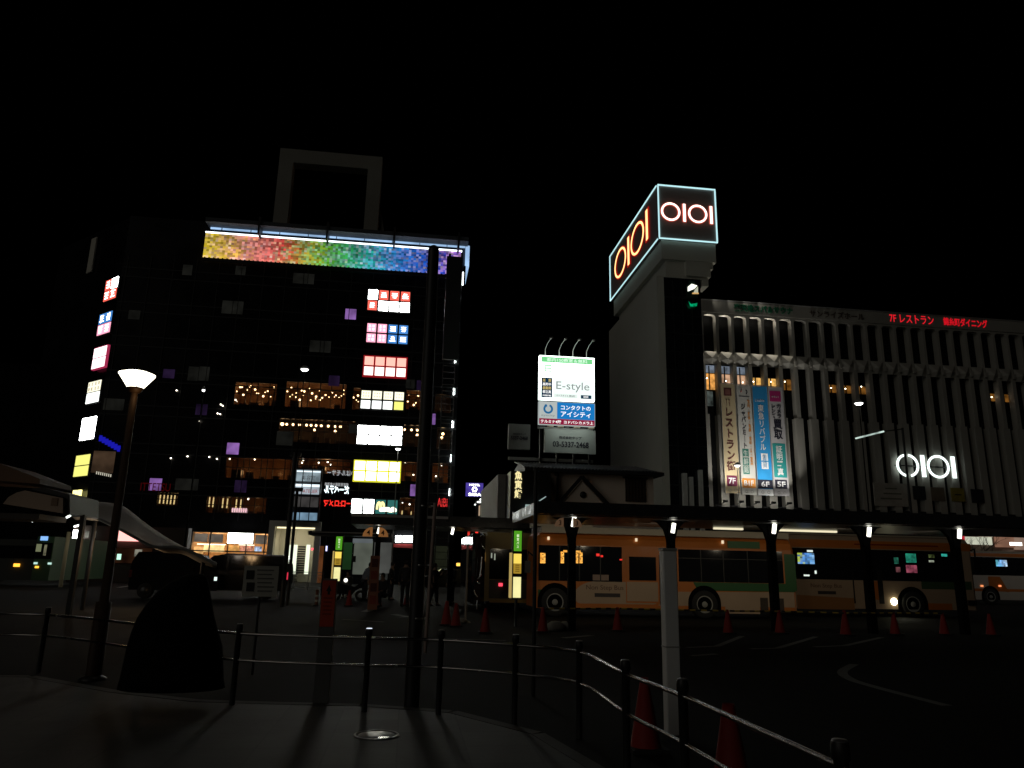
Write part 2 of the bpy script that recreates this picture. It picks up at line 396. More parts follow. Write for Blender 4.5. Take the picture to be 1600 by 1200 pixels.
for i, x in enumerate((441, 448, 458, 468, 479, 486, 494, 502, 513, 524, 532, 552, 632, 643, 652)):
    bulb(x, 663 + (x - 450) * .045, .12 if i else .17, -1.0)
for x, y in ((491, 672), (524, 674), (652, 680), (692, 678), (690, 684)): bulb(x, y, .14, -1.5)
for x, y in ((359, 717), (398, 718), (474, 719), (498, 723), (512, 722), (517, 726), (472, 723), (633, 724), (690, 727), (646, 742), (681, 744)): bulb(x, y, .07, -1.0, whitebulb)
for x, y in ((388, 780), (412, 776), (640, 788), (629, 785)): bulb(x, y, .07, -.6, whitebulb)
for x, y in ((276, 610), (368, 625), (340, 646), (344, 647), (348, 634), (312, 658), (345, 632), (339, 717), (327, 714), (293, 713), (267, 716)): bulb(x, y, .06, .2, whitebulb)
# slit lamps behind the lower floors
slit = emis('slit_lamp', (1, .72, .3), 1.2)
for x in (250, 256, 261.5, 267, 272.5, 327, 333, 348, 355, 369, 376, 628, 642):
    r = WL.rc(x, 779 + (x - 250) * .07, 1.7, 15, -1.0); b = MB(); b.wbox(WL, *r, -1.05, -1.0); b.build('slit_lamp', slit, LB)
# lit purple and curtained glass panels
pm = emis('purple_panel', (.40, .19, .62), .5, .5, .8); pd = emis('dim_purple_panel', (.24, .12, .42), .045, .6, .8); gm = emis('curtained_pane', (.5, .5, .42), .013, .5, .7)
for x, y, w_, h_, m_ in [(548, 491, 17, 16, pm), (364, 701, 19, 18, pm), (243, 757, 19, 19, pm), (376, 760, 19, 19, pd), (645, 766, 8, 18, pm), (678, 655, 5, 17, pm), (88, 758, 6, 16, None),
                         (522, 595, 17, 16, pd), (655, 602, 8, 15, pd), (315, 640, 18, 17, pd), (264, 584, 18, 14, pd), (376, 423, 16, 14, gm), (210, 492, 18, 14, gm),
                         (293, 422, 15, 16, gm), (302, 422, 15, 16, None), (466, 435, 16, 16, gm), (483, 436, 16, 16, gm), (355, 480, 16, 20, gm), (372, 481, 16, 20, gm),
                         (492, 541, 16, 18, gm), (509, 542, 16, 18, gm), (302, 584, 16, 22, gm), (319, 584, 16, 22, gm), (445, 685, 26, 22, gm), (552, 880 - 210, 14, 14, gm), (292, 757, 36, 18, gm), (178, 632, 32, 18, gm), (641, 600, 14, 14, gm)]:
    if m_ is None: continue
    b = MB(); b.wbox(WL, *WL.rc(x, y, w_, h_), .01, .06); b.build('lit_panel', m_, LB)
# corner tube lamps and eave light
tube_m = emis('white_tube', (.9, 1, .98), 7)
for x, y in ((716.5, 465), (713.5, 514), (711.5, 562), (709.5, 612), (707.5, 663), (705, 716), (703, 769)):
    u, z = WL.uz(x, y, .2); b = MB(); b.tube([WL.p(u, z - .33, .2), WL.p(u, z + .33, .2)], .085, 8); b.build('corner_lamp', tube_m, LB)
u, z = WL.uz(715, 445, .3); z2 = WL.uz(719, 425, .3)[1]; b = MB(); b.tube([WL.p(uR + .05, z, .3), WL.p(uR + .05, z2, .3)], .06, 8); b.build('corner_lamp', tube_m, LB)
# roof cornice with light-blue cove and brackets
c0 = WL.uz(323, 352, .9); c1 = WL.uz(727, 384, .9)
zc = (c0[1] + c1[1]) / 2; uS0 = c0[0]; uS1 = WL.uz(722, 384, .9)[0]
b = MB(); b.wbox(WL, uS0, uS1 + .6, zc + .20, zc + .62, -8, 1.5); b.build('cornice', prin('cornice', (.05, .055, .065), .6), LB)
b = MB(); b.wbox(WL, uS0 + .2, uS1 + .35, zc + .0, zc + .17, .2, .3); b.build('cove_light', emis('cove_light', (.42, .66, 1), .85, .25, .5), LB)
for x in (407, 513, 617, 717):
    u = WL.uz(x, 360, .9)[0]; b = MB(); b.wbox(WL, u - .09, u + .09, zc - .75, zc + 1.0, .31, 1.7); b.build('bracket', M_BLACK, LB)
b = MB()
for i in range(int((uS1 - uS0) / 2.7)):
    u = uS0 + 1.3 + i * 2.7; b.wbox(WL, u - .03, u + .03, zc - .5, zc + .1, .4, .5)
b.wbox(WL, uS0, uS1, zc - .42, zc - .34, .3, .52); b.build('catwalk_rail', M_BLACK, LB)
b = MB(); b.add([WL.p(uR + .62, zc - 1.9, .2), WL.p(uR + .62, zc - 1.9, -5), WL.p(uR + .62, zc + .3, -5), WL.p(uR + .62, zc + .3, .2), WL.p(uR + .2, zc - 1.9, .2), WL.p(uR + .2, zc + .3, .2)], [(0, 1, 2, 3), (0, 3, 5, 4)]); b.build('cove_light', MATS['cove_light'], LB)

# the rainbow screen
a0 = WL.uz(322, 360, .5); a1 = WL.uz(321, 402, .5); e0 = WL.uz(721, 392, .5)
RS = thing('light_screen', 'long rainbow coloured light screen running along the dark store roof edge', 'screen', WL.p((a0[0] + e0[0]) / 2, a1[1], .5))
u1s = WL.uz(720, 400, .5)[0]
stops = [(0, (.75, .55, .03)), (.10, (.80, .42, .10)), (.17, (.85, .25, .20)), (.27, (.80, .07, .06)), (.36, (.45, .35, .03)), (.44, (.10, .42, .03)), (.52, (.02, .35, .10)), (.60, (.02, .42, .36)), (.68, (.02, .26, .58)), (.78, (.01, .11, .55)), (.88, (.02, .06, .50)), (.94, (.22, .10, .55)), (1, (.6, .25, .75))]
b = MB(); b.wbox(WL, a0[0], u1s, a1[1], zc - .55, .32, .5); b.build('pixel_panel', pixel_screen('rainbow_pixels', stops, 100, 12, 1.0, .10, .55, .38), RS)
b = MB(); b.wbox(WL, a0[0], u1s + .1, zc - .54, zc - .43, .34, .6); b.build('light_strip', emis('strip_light', (.85, .93, 1), 3.2), RS)
b = MB()
for i in range(60):
    u = a0[0] + (u1s - a0[0]) * (i + .5) / 60; b.wbox(WL, u - .07, u + .07, a1[1] - .12, a1[1] + .02, .52, .58)
b.wbox(WL, a0[0], u1s, a1[1] - .3, a1[1] - .005, .3, .49); b.build('lower_frame', M_BLACK, RS)

# roof frame
q0 = WL.uz(436, 290, -6); q1 = WL.uz(588, 290, -6); zt = WL.uz(516, 238, -6)[1]; th = 1.5
FR = thing('rooftop_frame', 'pale empty rectangular portal frame standing on the dark store roof', 'frame', WL.p((q0[0] + q1[0]) / 2, zT, -6))
mfr = prin('frame_paint', (.28, .27, .235), .7, noise=.15, scale=.3)
uA = WL.uz(431, 300, -6)[0]; uB = WL.uz(594, 300, -6)[0]
for a_, c_ in ((uA, uA + th), (uB - th, uB)):
    b = MB(); b.wbox(WL, a_, c_, zT + .01, zt - 1.6, -7.4, -6); b.build('upright', mfr, FR)
b = MB(); b.wbox(WL, uA, uB, zt - 1.598, zt, -7.4, -6); b.build('crossbeam', mfr, FR)
b = MB(); b.bar(WL.p(uB, zt - 6.0, -6.7), WL.p(uB + 1.0, zT + .05, -6.7), .4, .4, (0, 1, 0)); b.build('brace', mfr, FR)

# ------------------------------------------------------------------ backlit box signs on the dark store (tiles with gaps)
def blobs(mat, W, r, n_, parent, name='lettering', off=.12, seed=0, size=.36, rows=1):
    """thick white strokes: over-lit characters nobody can read"""
    rnd = random.Random(seed); u0, u1, z0_, z1 = r; b = MB(); cw = (u1 - u0) / n_; ch = (z1 - z0_) / rows
    for j in range(rows):
        for i in range(n_):
            cu = u0 + cw * (i + .5); cz = z0_ + ch * (j + .5); s = min(cw, ch) * size
            for k_ in range(3):
                dz = s * (k_ - 1) * .7; hw = s * rnd.uniform(.5, 1.0); b.wbox(W, cu - hw, cu + hw, cz + dz - s * .13, cz + dz + s * .13, off, off + .02 + .004 * k_)
            for k_ in range(2):
                du = s * rnd.uniform(-.6, .6); b.wbox(W, cu + du - s * .13, cu + du + s * .13, cz - s * rnd.uniform(.5, 1), cz + s * rnd.uniform(.5, 1), off, off + .034 + .004 * k_)
    return b.build(name, mat, parent)
SW = emis('sign_white', (.93, 1, .97), 12); SWH = emis('sign_hot_white', (.97, 1, .98), 20)
SR = emis('sign_red', (1, .14, .10), 1.25); SRW = emis('sign_pale_red', (1, .42, .34), 1.5); SP = emis('sign_pink', (1, .38, .52), 1.5); SPK = emis('sign_deep_pink', (1, .08, .22), 1.0)
SB = emis('sign_blue', (.08, .30, .78), .9); SY = emis('sign_yellow', (1, .98, .50), 9); SYE = emis('sign_yellow_edge', (.85, .82, .05), .9)
SCR = emis('sign_cream', (.98, .95, .72), 1.35); ST = emis('sign_teal', (.05, .26, .24), .55); SGL = emis('letter_white', (1, 1, .95), 4)
def box_sign(label, tl, br, cols, rows, tile, W=WL, edge=None, cat='sign', group='stacked floor signs of the dark store', gap=.17, skip=()):
    u0, zt_ = W.uz(tl[0], tl[1], .35); u1, zb_ = W.uz(br[0], br[1], .35)
    zt_ = W.uz((tl[0] + br[0]) / 2, tl[1] + (br[0] - tl[0]) * .03, .35)[1]
    zb_ = W.uz((tl[0] + br[0]) / 2, br[1] - (br[0] - tl[0]) * .03, .35)[1]
    S = thing('box_sign', label, cat, W.p((u0 + u1) / 2, zb_, .35), group)
    b = MB(); b.wbox(W, u0 - .05, u1 + .05, zb_ - .05, zt_ + .05, .002, .28); b.build('sign_box', M_BLACK if edge is None else edge, S)
    cells = {}
    for j in range(rows):
        for i in range(cols):
            if (i, j) in skip: continue
            a_ = u0 + (u1 - u0) * i / cols; c_ = u0 + (u1 - u0) * (i + 1) / cols; d_ = zt_ - (zt_ - zb_) * (j + 1) / rows; e_ = zt_ - (zt_ - zb_) * j / rows
            m_ = tile(i, j); b = MB(); b.wbox(W, a_ + gap / 2, c_ - gap / 2, d_ + gap / 2, e_ - gap / 2, .285, .33); b.build('tile', m_, S); cells[i, j] = (a_ + gap, c_ - gap, d_ + gap, e_ - gap)
    return S, cells
S1, c = box_sign('red and white lit box sign, topmost of the front stack below the rainbow screen', (575, 451), (640.5, 489), 4, 2, lambda i, j: SWH if (i, j) == (0, 0) or (j == 1 and i > 0) else SR)
for k, q in enumerate(((1, 0), (2, 0), (3, 0), (0, 1))): blobs(SGL, WL, c[q], 1, S1, off=.335, seed=k, size=.42)
S2, c = box_sign('half pink, half blue lit box sign in the front stack', (573, 503.5), (637.5, 539), 4, 2, lambda i, j: SP if i < 2 else SB)
for k, q in enumerate(((2, 0), (3, 0), (2, 1), (3, 1))): blobs(SGL, WL, c[q], 1, S2, off=.335, seed=20 + k, size=.42)
for k, q in enumerate(((0, 0), (1, 0), (0, 1), (1, 1))): blobs(emis('pale_pink', (1, .72, .78), 2), WL, c[q], 2, S2, off=.335, seed=30 + k, size=.4, rows=2)
S3, c = box_sign('pale red grid box sign with whitish lower tiles, third down the front stack', (569, 555), (634.5, 590.5), 4, 2, lambda i, j: SRW if j == 0 else emis('sign_rose_white', (1, .72, .66), 2.2), edge=emis('red_edge', (.7, .02, .03), .35))
S4, c = box_sign('cream and white lit box sign with one yellow tile and faint dark lettering', (564, 608), (631, 642.5), 4, 2, lambda i, j: emis('sign_lemon', (.95, .92, .22), 1.1) if (i, j) == (3, 1) else (SCR if j == 0 else emis('sign_soft_white', (.95, 1, .97), 1.9)))
for k, q in enumerate(((0, 0), (1, 0), (2, 0), (3, 0))): blobs(emis('tan_letters', (.72, .62, .42), .8), WL, c[q], 3, S4, off=.335, seed=40 + k, size=.36, rows=2)
for k, q in enumerate(((0, 1), (1, 1), (2, 1))):
    a_, c_, d_, e_ = c[q]; blobs(emis('grey_letters', (.4, .42, .42), .5), WL, (a_, c_, d_, d_ + (e_ - d_) * .4), 4, S4, off=.335, seed=50 + k, size=.42)
S5, c = box_sign('blank glaring white lit box sign of eight tiles', (558.5, 662.5), (628, 697.5), 4, 2, lambda i, j: SWH, gap=.15)
S6, c = box_sign('bright yellow edged lit box sign of eight tiles', (554, 718), (624.5, 754.5), 4, 2, lambda i, j: SY, edge=SYE)
S7, c = box_sign('lowest front box sign, white tiles beside a teal panel with a yellow arched M', (549, 777), (621.5, 806), 4, 1, lambda i, j: SW if i < 2 else ST)
a_, c_, d_, e_ = c[2, 0]; cu = (a_ + c_) / 2; wM = (c_ - a_) * .84; hM = (e_ - d_) * .6; zb_ = d_ + (e_ - d_) * .26
path = []
for side in (-1, 1):
    pts = []
    for t in range(13):
        an = math.pi * t / 12; pts.append((cu + side * (wM * .25) - wM * .25 * math.cos(an) * 1, zb_ + hM * (.2 + .8 * math.sin(an)) if 0 < t < 12 else zb_))
    path.append(pts)
b = MB()
for pts in path: b.tube([WL.p(u, z, .36) for u, z in pts], .10, 8)
b.build('yellow_arches', emis('arch_yellow', (1, .86, .35), 1.6), S7)
b = MB(); rnd = random.Random(3)
for i in range(9):
    u = a_ + (c[3, 0][1] - a_) * (.25 + .75 * i / 9); b.lathe([(0, 0), (.16, .05), (.2, .2), (.12, .36), (0, .4)], WL.p(u, d_ + .05 + rnd.random() * .12, .36), 8)
b.build('pale_shapes', emis('pale_yellow', (1, .97, .72), 2.5), S7)

# the same kind of signs on the slanted end face
def end_sign(label, tl, br, cols, rows, tile, edge=None):
    u0, za = WC.uz(tl[0], tl[1], .3); u1, zb = WC.uz(br[0], br[1], .3)
    zt_ = WC.uz((tl[0] + br[0]) / 2, (tl[2] + tl[1]) / 2, .3)[1]; zb_ = WC.uz((tl[0] + br[0]) / 2, (br[2] + br[1]) / 2, .3)[1]
    S = thing('box_sign', label, 'sign', WC.p((u0 + u1) / 2, zb_, .3), 'lit signs on the slanted end face')
    b = MB(); b.wbox(WC, u0 - .04, u1 + .04, zb_ - .04, zt_ + .04, .002, .24); b.build('sign_box', edge or M_BLACK, S); cells = {}
    for j in range(rows):
        for i in range(cols):
            a_ = u0 + (u1 - u0) * i / cols; c_ = u0 + (u1 - u0) * (i + 1) / cols; d_ = zt_ - (zt_ - zb_) * (j + 1) / rows; e_ = zt_ - (zt_ - zb_) * j / rows
            b = MB(); b.wbox(WC, a_ + .04, c_ - .04, d_ + .05, e_ - .05, .245, .29); b.build('tile', tile(i, j), S); cells[i, j] = (a_ + .05, c_ - .05, d_ + .06, e_ - .06)
    return S, cells
E1, c = end_sign('small red and white sign, topmost on the slanted end face', (165.5, 440, 432), (179, 470, 466), 2, 2, lambda i, j: SWH if (i, j) == (1, 0) else SR)
for k, q in enumerate(((0, 0), (0, 1), (1, 1))): blobs(SGL, WC, c[q], 1, E1, off=.295, seed=60 + k, size=.4)
E2, c = end_sign('blue over pink lit sign on the slanted end face', (155.5, 493, 485), (169.5, 524, 519), 2, 2, lambda i, j: SB if j == 0 else SP)
for k, q in enumerate(((0, 0), (1, 0), (0, 1), (1, 1))): blobs(SGL, WC, c[q], 1, E2, off=.295, seed=70 + k, size=.4)
E3, c = end_sign('pink edged white sign on the slanted end face, above the street lamp level', (147, 546, 539), (161, 578, 571), 2, 2, lambda i, j: emis('sign_blush', (1, .7, .74), 2.4), edge=emis('pink_edge', (.7, .05, .15), .5))
E4, c = end_sign('cream and white sign with a yellow lower edge on the slanted end face', (138, 599, 592), (152, 633, 626), 2, 2, lambda i, j: SCR if j == 0 else emis('sign_soft_white', (.95, 1, .97), 1.9))
for k, q in enumerate(((0, 0), (1, 0))): blobs(emis('tan_letters', (.72, .62, .42), .8), WC, c[q], 2, E4, off=.295, seed=80 + k, size=.36, rows=2)
E5, c = end_sign('plain white two tile sign on the slanted end face', (128.5, 655, 649), (144.5, 690, 684), 2, 2, lambda i, j: SWH)
E6, c = end_sign('plain yellow four tile sign, lowest large one on the slanted end face', (118.5, 714, 707), (135, 747, 742), 2, 2, lambda i, j: emis('sign_lemon', (.95, .92, .22), 1.1))
u, z = WC.uz(119, 771, .3); b = MB()
for k_ in range(2): b.wbox(WC, u - .7 + k_ * .85, u - .15 + k_ * .85, z - .25, z + .3, .15, .28)
tag(b.build('small_lamp_sign', emis('yellow_lamp', (1, .9, .3), 2.5)), 'two small yellow lit squares low on the slanted end face', 'sign', kind='thing')
# the pale strip at the far end of the slanted face
b = MB(); u, z = WC.uz(148, 372, .1); z2 = WC.uz(141, 425, .1)[1]; b.wbox(WC, u - .5, u + .5, z2, z, .005, .15); b.build('end_strip', prin('pale_strip', (.6, .58, .5), .7), LB)
# blue sloped lettering
ub, zb_ = WL.uz(171, 692, .5)
BS = thing('blue_letter_sign', 'blue glowing slanted lettering near the corner of the dark store', 'sign', WL.p(ub, zb_, .5))
b = MB()
for k_ in range(7):
    u = ub - .8 + k_ * .27; z = zb_ + .42 - k_ * .14; b.wbox(WL, u - .11, u + .11, z - .3, z + .22, .4, .5)
    b.wbox(WL, u - .13, u + .13, z - .05, z + .05, .38, .505)
b.build('lettering', emis('blue_neon', (.02, .02, .8), .5), BS)
b = MB(); b.bar(WL.p(ub - 1, zb_ + .2, .3), WL.p(ub + 1, zb_ - .85, .3), .1, .06); b.build('bracket', M_BLACK, BS)
# brown lit cafe window with letters below it
r = WL.rc(162, 722, 34, 34, 0); b = MB(); b.wbox(WL, *r, .02, .1); b.build('lit_panel', emis('brown_window', (.20, .12, .07), .22, .6, .6), LB)
r = WL.rc(160, 740, 22, 7, .3)
CL = MB()
for i in range(8): CL.wbox(WL, r[0] + i * .17, r[0] + i * .17 + .07, r[2] + .15 - i * .03, r[3] - i * .03, .12, .16)
tag(CL.build('cafe_letter_sign', emis('cream_letters', (.8, .75, .6), .7)), 'small row of cream letters under the brown lit window', 'sign', kind='thing')
# dim red letters, and glass reflections of signs built as glowing mirrored letters
t = text('dim_red_letter_sign', 'ITTETSU', emis('dim_red', (.5, .01, .02), .08), WL, WL.uz(243, 761, .08)[0], WL.uz(243, 761, .08)[1], .7, 2.5, .08)
tag(t, 'dim red letters behind the purple lit panel on the dark store', 'sign', kind='thing')
u, z = WL.uz(533, 739, .1); t = text('mirror_image_letters', 'いはルモサー', emis('soft_white_letters', (.7, .72, .75), .7), WL, u, z, .5, 2.5, .1, mirror=True)
tag(t, 'pale grey glowing reflection of lettering beside the yellow box sign', 'sign', kind='thing')
u, z = WL.uz(526, 765, .1); t = text('mirror_image_letters', 'だーベテル', emis('bright_letters', (.8, .95, 1), 2.2), WL, u, z, .75, 2.2, .1, mirror=True, bold=.03)
tag(t, 'bold white glowing reflection of lettering between the glass bay and the front signs', 'sign', kind='thing')
u, z = WL.uz(526, 757, .1); t = text('mirror_image_letters', '個室居酒屋大衆酒場', emis('soft_white_letters', (.7, .72, .75), .7), WL, u, z, .3, 2.1, .1, mirror=True)
tag(t, 'small white glowing reflection of a text line above the bold white reflection', 'sign', kind='thing')
u, z = WL.uz(527, 786.5, .1); t = text('mirror_image_letters', 'ーロ:ロメマ', emis('red_letters', (1, .03, .02), 1.3), WL, u, z, .62, 2.45, .1, bold=.03, mirror=True)
tag(t, 'red glowing reflection of lettering just beside the lowest white box sign', 'sign', kind='thing')
u, z = WL.uz(691, 785, .3); t = text('red_letter_sign', 'AiBi', emis('red_letters_dim', (1, .05, .05), .6), WL, u, z, .8, .95, .3, bold=.02)
tag(t, 'short red lettering low at the corner of the dark store', 'sign', kind='thing')
u, z = WL.uz(374, 797, .2); b = MB(); 
for i in range(7): b.wbox(WL, u - .65 + i * .19, u - .53 + i * .19, z - .2, z + .18, .1, .16); b.wbox(WL, u - .67 + i * .19, u - .51 + i * .19, z - .03, z + .05, .1, .165)
tag(b.build('pink_letter_sign', emis('pink_letters', (1, .6, .65), .9)), 'small pinkish letters above the shop front', 'sign', kind='thing')

# glass stair bay: four bluish storeys behind a black grid
WB = front(68.6)
g0, gt = WB.uz(460, 733); g1 = WB.uz(503, 733)[0]; gb = WB.uz(478, 814)[1]
b = MB(); b.wbox(WB, g0, g1, gb - .1, gb, -1.39, 0); b.wbox(WB, g0, g1, gt, gt + .12, -1.39, 0); b.wbox(WB, g0, g0 + .08, gb, gt, -1.39, -.02); b.wbox(WB, g1 - .08, g1, gb, gt, -1.39, -.02)
GB = b.build('glass_bay', M_DARK, LB)
lv = [(733, 752, emis('bay_pale', (.55, .70, .78), .42, .5, .9)), (755, 771, emis('bay_white', (.66, .76, .85), .55, .3, .9)), (775, 792, emis('bay_dim', (.30, .28, .27), .12, .6, .8)), (800, 812, emis('bay_blue', (.33, .55, .75), .38, .5, .9))]
for ya, yb, m_ in lv:
    za, zb = WB.uz(480, ya)[1], WB.uz(480, yb)[1]; b = MB(); b.wbox(WB, g0 + .1, g1 - .1, zb, za, -1.0, -.9); b.build('lit_storey', m_, GB)
b = MB(); rr = emis('bay_white_strip', (.8, .93, 1), 1.3)
for ya, yb in ((733, 736), (755, 759)): b.wbox(WB, g0 + .1, g1 - .1, WB.uz(480, yb)[1], WB.uz(480, ya)[1], -.89, -.85)
b.build('ceiling_strip', rr, GB)
b = MB()
for i in range(4): u = g0 + (g1 - g0) * i / 3; b.wbox(WB, u - .035, u + .035, gb, gt, .001, .06)
for y_ in (753, 773, 793): z = WB.uz(480, y_)[1]; b.wbox(WB, g0, g1, z - .04, z + .04, .002, .05)
b.build('glazing_bar', M_BLACK, GB)
text('lettering', 'ATELIER', emis('bay_red', (.55, .08, .08), .5), WB, WB.uz(483, 766)[0], WB.uz(483, 766)[1], .3, 1.3, -.85, parent=GB)
text('lettering', '美容室', emis('bay_grey', (.15, .15, .16), .3), WB, WB.uz(480, 745)[0], WB.uz(480, 745)[1], .45, 1.2, -.85, parent=GB)

# shop front at street level
u0, u1, zb_, zt_ = shop
b = MB(); b.wbox(WL, u0, u1, 0, zt_ + .2, -5.1, -5); b.wbox(WL, u0 - .1, u0, 0, zt_ + .2, -5, -.26); b.wbox(WL, u1, u1 + .1, 0, zt_ + .2, -5, -.26); b.wbox(WL, u0, u1, zt_, zt_ + .2, -5, -.26)
sr = b.build('shop_room', prin('shop_wall', (.55, .38, .22), .8, noise=.5, scale=.7), LB)
for i in range(3): lamp('POINT', WL.p(u0 + (u1 - u0) * (i * .3 + .25), 3.6, -2.6), 85, (1, .66, .34), .3)
b = MB(); rnd = random.Random(5)
for i in range(9):
    u = u0 + .3 + (u1 - u0 - .8) * i / 9; b.wbox(WL, u, u + rnd.uniform(.4, .7), 0, rnd.uniform(1.0, 2.1), -rnd.uniform(2.4, 4), -2.2)
b.build('shelving', prin('shop_goods', (.4, .22, .1), .7, noise=.8, scale=5), sr)
b = MB(); q = u0
while q < u1: b.wbox(WL, q - .04, q + .04, 0, zt_, -.2, -.05); q += 1.55
b.wbox(WL, u0, u1, 2.5, 2.6, -.19, -.06); b.build('shop_frame', M_BLACK, sr)
for x_, y_, w_, h_, m_ in ((312, 840, 24, 13, emis('transom', (.50, .42, .34), .22, .5, .9)), (337, 841, 22, 13, MATS['transom']), (408, 843, 18, 14, MATS['transom']), (334, 857, 32, 11, emis('display_gold', (1, .70, .30), 1.15, .5, 1.5)), (365, 857, 16, 10, emis('display_orange', (1, .50, .14), .9, .5, 1.5)), (385, 857, 20, 8, emis('display_red', (.85, .35, .22), .8, .7, 4)), (403, 858, 11, 8, emis('display_blue', (.5, .62, .85), .7, .8, 5)), (310, 860, 14, 12, emis('display_amber', (1, .55, .2), .8, .5, 1.5)), (330, 850.5, 44, 1.6, emis('display_strip', (1, .92, .7), 2.2)), (385, 851.5, 24, 1.2, MATS['display_strip'])):
    q_ = WL.rc(x_, y_, w_, h_, -.9); b = MB(); b.wbox(WL, *q_, -1.0 - x_ * 1e-4, -.9); b.build('lit_display', m_, sr)
us, zs = WL.uz(375.5, 841, .5); r = WL.rc(375.5, 841, 39, 15.5, .5)
T = thing('shop_sign', 'plain glowing white sign box over the lit shop front', 'sign', WL.p(us, zs, .4)); b = MB(); b.wbox(WL, *r, .42, .5); b.build('sign_face', SWH, T); b = MB(); b.wbox(WL, r[0] - .05, r[1] + .05, r[2] - .05, r[3] + .05, .05, .41); b.build('sign_box', M_DARK, T)
r = WL.rc(291, 834, 13, 5, .3); b = MB(); b.wbox(WL, *r, .1, .3); tag(b.build('strip_lamp', emis('cream_lamp', (1, .95, .82), 2.5)), 'short white strip lamp beside the pale membrane roof', 'lamp', kind='thing')
# entrance with pale frame, cove light and stair
u0, u1, zb_, zt_ = ent
b = MB(); b.wbox(WL, u0 - .5, u0, 0, zt_ + .5, .003, .5); b.wbox(WL, u1, u1 + .5, 0, zt_ + .5, .003, .5); b.wbox(WL, u0, u1, zt_, zt_ + .5, .003, .5)
ET = thing('store_entrance', 'pale framed store entrance with a lit staircase inside', 'entrance', WL.p((u0 + u1) / 2, 0, 0)); b.build('frame', prin('entrance_frame', (.62, .60, .54), .6), ET)
b = MB(); b.wbox(WL, u0, u1, 0, zt_, -3.1, -3.0); b.wbox(WL, u0 - .1, u0, 0, zt_, -3, -.26); b.wbox(WL, u1, u1 + .1, 0, zt_, -3, -.26); b.wbox(WL, u0, u1, zt_, zt_ + .1, -3, -.26)
b.build('lobby', prin('lobby_wall', (.55, .52, .44), .7), ET)
b = MB(); b.wbox(WL, u0 + .1, u1 - .1, zt_ - .14, zt_ - .02, -.24, -.1); b.build('cove_light', emis('warm_cove', (1, .88, .5), 1.6), ET)
lamp('AREA', WL.p((u0 + u1) / 2, zt_ - .3, -.8), 40, (1, .88, .6), 1.5, target=WL.p((u0 + u1) / 2, 1, -2.5))
b = MB()
for i in range(12): b.wbox(WL, u0 + .3 + i * .09, u0 + 1.9, i * .22, i * .22 + .08, -2.6 , -1.8)
b.build('staircase', prin('stair', (.12, .11, .1), .6), ET)
b = MB()
for i in range(11): b.tube([WL.p(u0 + .25 + i * .12, i * .24 + .1, -1.7), WL.p(u0 + .25 + i * .12, i * .24 + 1.0, -1.7)], .018, 6)
b.tube([WL.p(u0 + .25, 1.0, -1.7), WL.p(u0 + 1.45, 3.4, -1.7)], .03, 6); b.build('handrail', M_BLACK, ET)
for x in (449, 460, 480):
    r = WL.rc(x, 874, 6 if x != 449 else 8, 46, -1.2); b = MB(); b.wbox(WL, *r, -1.3, -1.2); b.build('light_column', emis('column_light', (.86, .95, .72), 1.25), ET)
r = WL.rc(470, 874, 12, 44, -1.4); b = MB()
for i in range(12): z = r[2] + (r[3] - r[2]) * i / 12; b.wbox(WL, r[0], r[1], z, z + .14, -1.45, -1.4)
b.build('louvre', M_DARK, ET)
# small lit signs and doors along the street level, beyond the bus shelter
for lab, x, y, w_, h_, m_ in (('small white lit sign, narrower of the pair beyond the bus shelter', 622.5, 842, 9, 10, SW), ('wider white lit sign beyond the bus shelter', 637, 842, 15, 10, SW),
                              ('tiny red lit sign beside the store entrance', 488.5, 858, 5, 3.5, emis('tiny_red', (1, .1, .12), 2)), ('thin upright lavender tube sign near the shelter', 510, 857, 2, 8, emis('lavender', (.6, .6, 1), 2))):
    r = WL.rc(x, y, w_, h_, .4); b = MB(); b.wbox(WL, *r, .2, .4); o = b.build('lit_sign', m_); tag(o, lab, 'sign', kind='thing')
r = WL.rc(632, 853, 36, 6, .2); b = MB(); b.wbox(WL, *r, .02, .2); b.build('fascia', prin('dark_red', (.25, .02, .02), .5), LB)
for x, w_, m_ in ((500, 14, emis('orange_door', (.35, .12, .04), .25, .5, .7)), (560, 18, M_GLASSDARK), (690, 24, emis('green_door', (.08, .09, .05), .12, .5, .7)), (600, 14, emis('grey_door', (.2, .22, .2), .08, .5, .7))):
    r = WL.rc(x, 875, w_, 44, .1); b = MB(); b.wbox(WL, r[0], r[1], .02, r[3], .01, .1); b.build('doorway', m_, LB)

# ------------------------------------------------------------------ pale department store with fins and its sign tower
YT = 76.0; WT = front(YT)
t0u, t0z = WT.uz(1027, 289); t1u, t1z = WT.uz(1117, 296); tb = WT.uz(1030, 373)[1]; tb = (tb + WT.uz(1120, 380)[1]) / 2; tz = (t0z + t1z) / 2
bx0, bx1 = t0u, t1u
dep = atX(953.5, 430, bx0).y - YT
WS = Wall((bx0, YT, 0), (0, -1, 0), (-1, 0, 0))      # left face, u runs from the far end (-dep) to the corner (0)
TW = thing('sign_tower', 'pale concrete tower carrying a boxy neon sign above a dark glass lift shaft', 'tower', ((bx0 + bx1) / 2, YT, 0))
cx0 = WT.uz(1037, 600)[0]; cx1 = WT.uz(1103, 600)[0]
M_TOW = prin('tower_concrete', (.60, .58, .49), .8, noise=.12, scale=.25)
zc1 = WT.uz(1060, 405)[1]; zc2 = WT.uz(1060, 436)[1]
b = MB(); b.box(cx0 - .35, cx0 + .45, YT + .25, YT + dep * 1.0, 0, zc2 + .3); b.build('wall', M_TOW, TW)
b = MB(); b.box(bx0 + .35, bx1 - .2, YT + .15, YT + dep - .4, zc1, tb - .02); b.build('neck', M_TOW, TW)
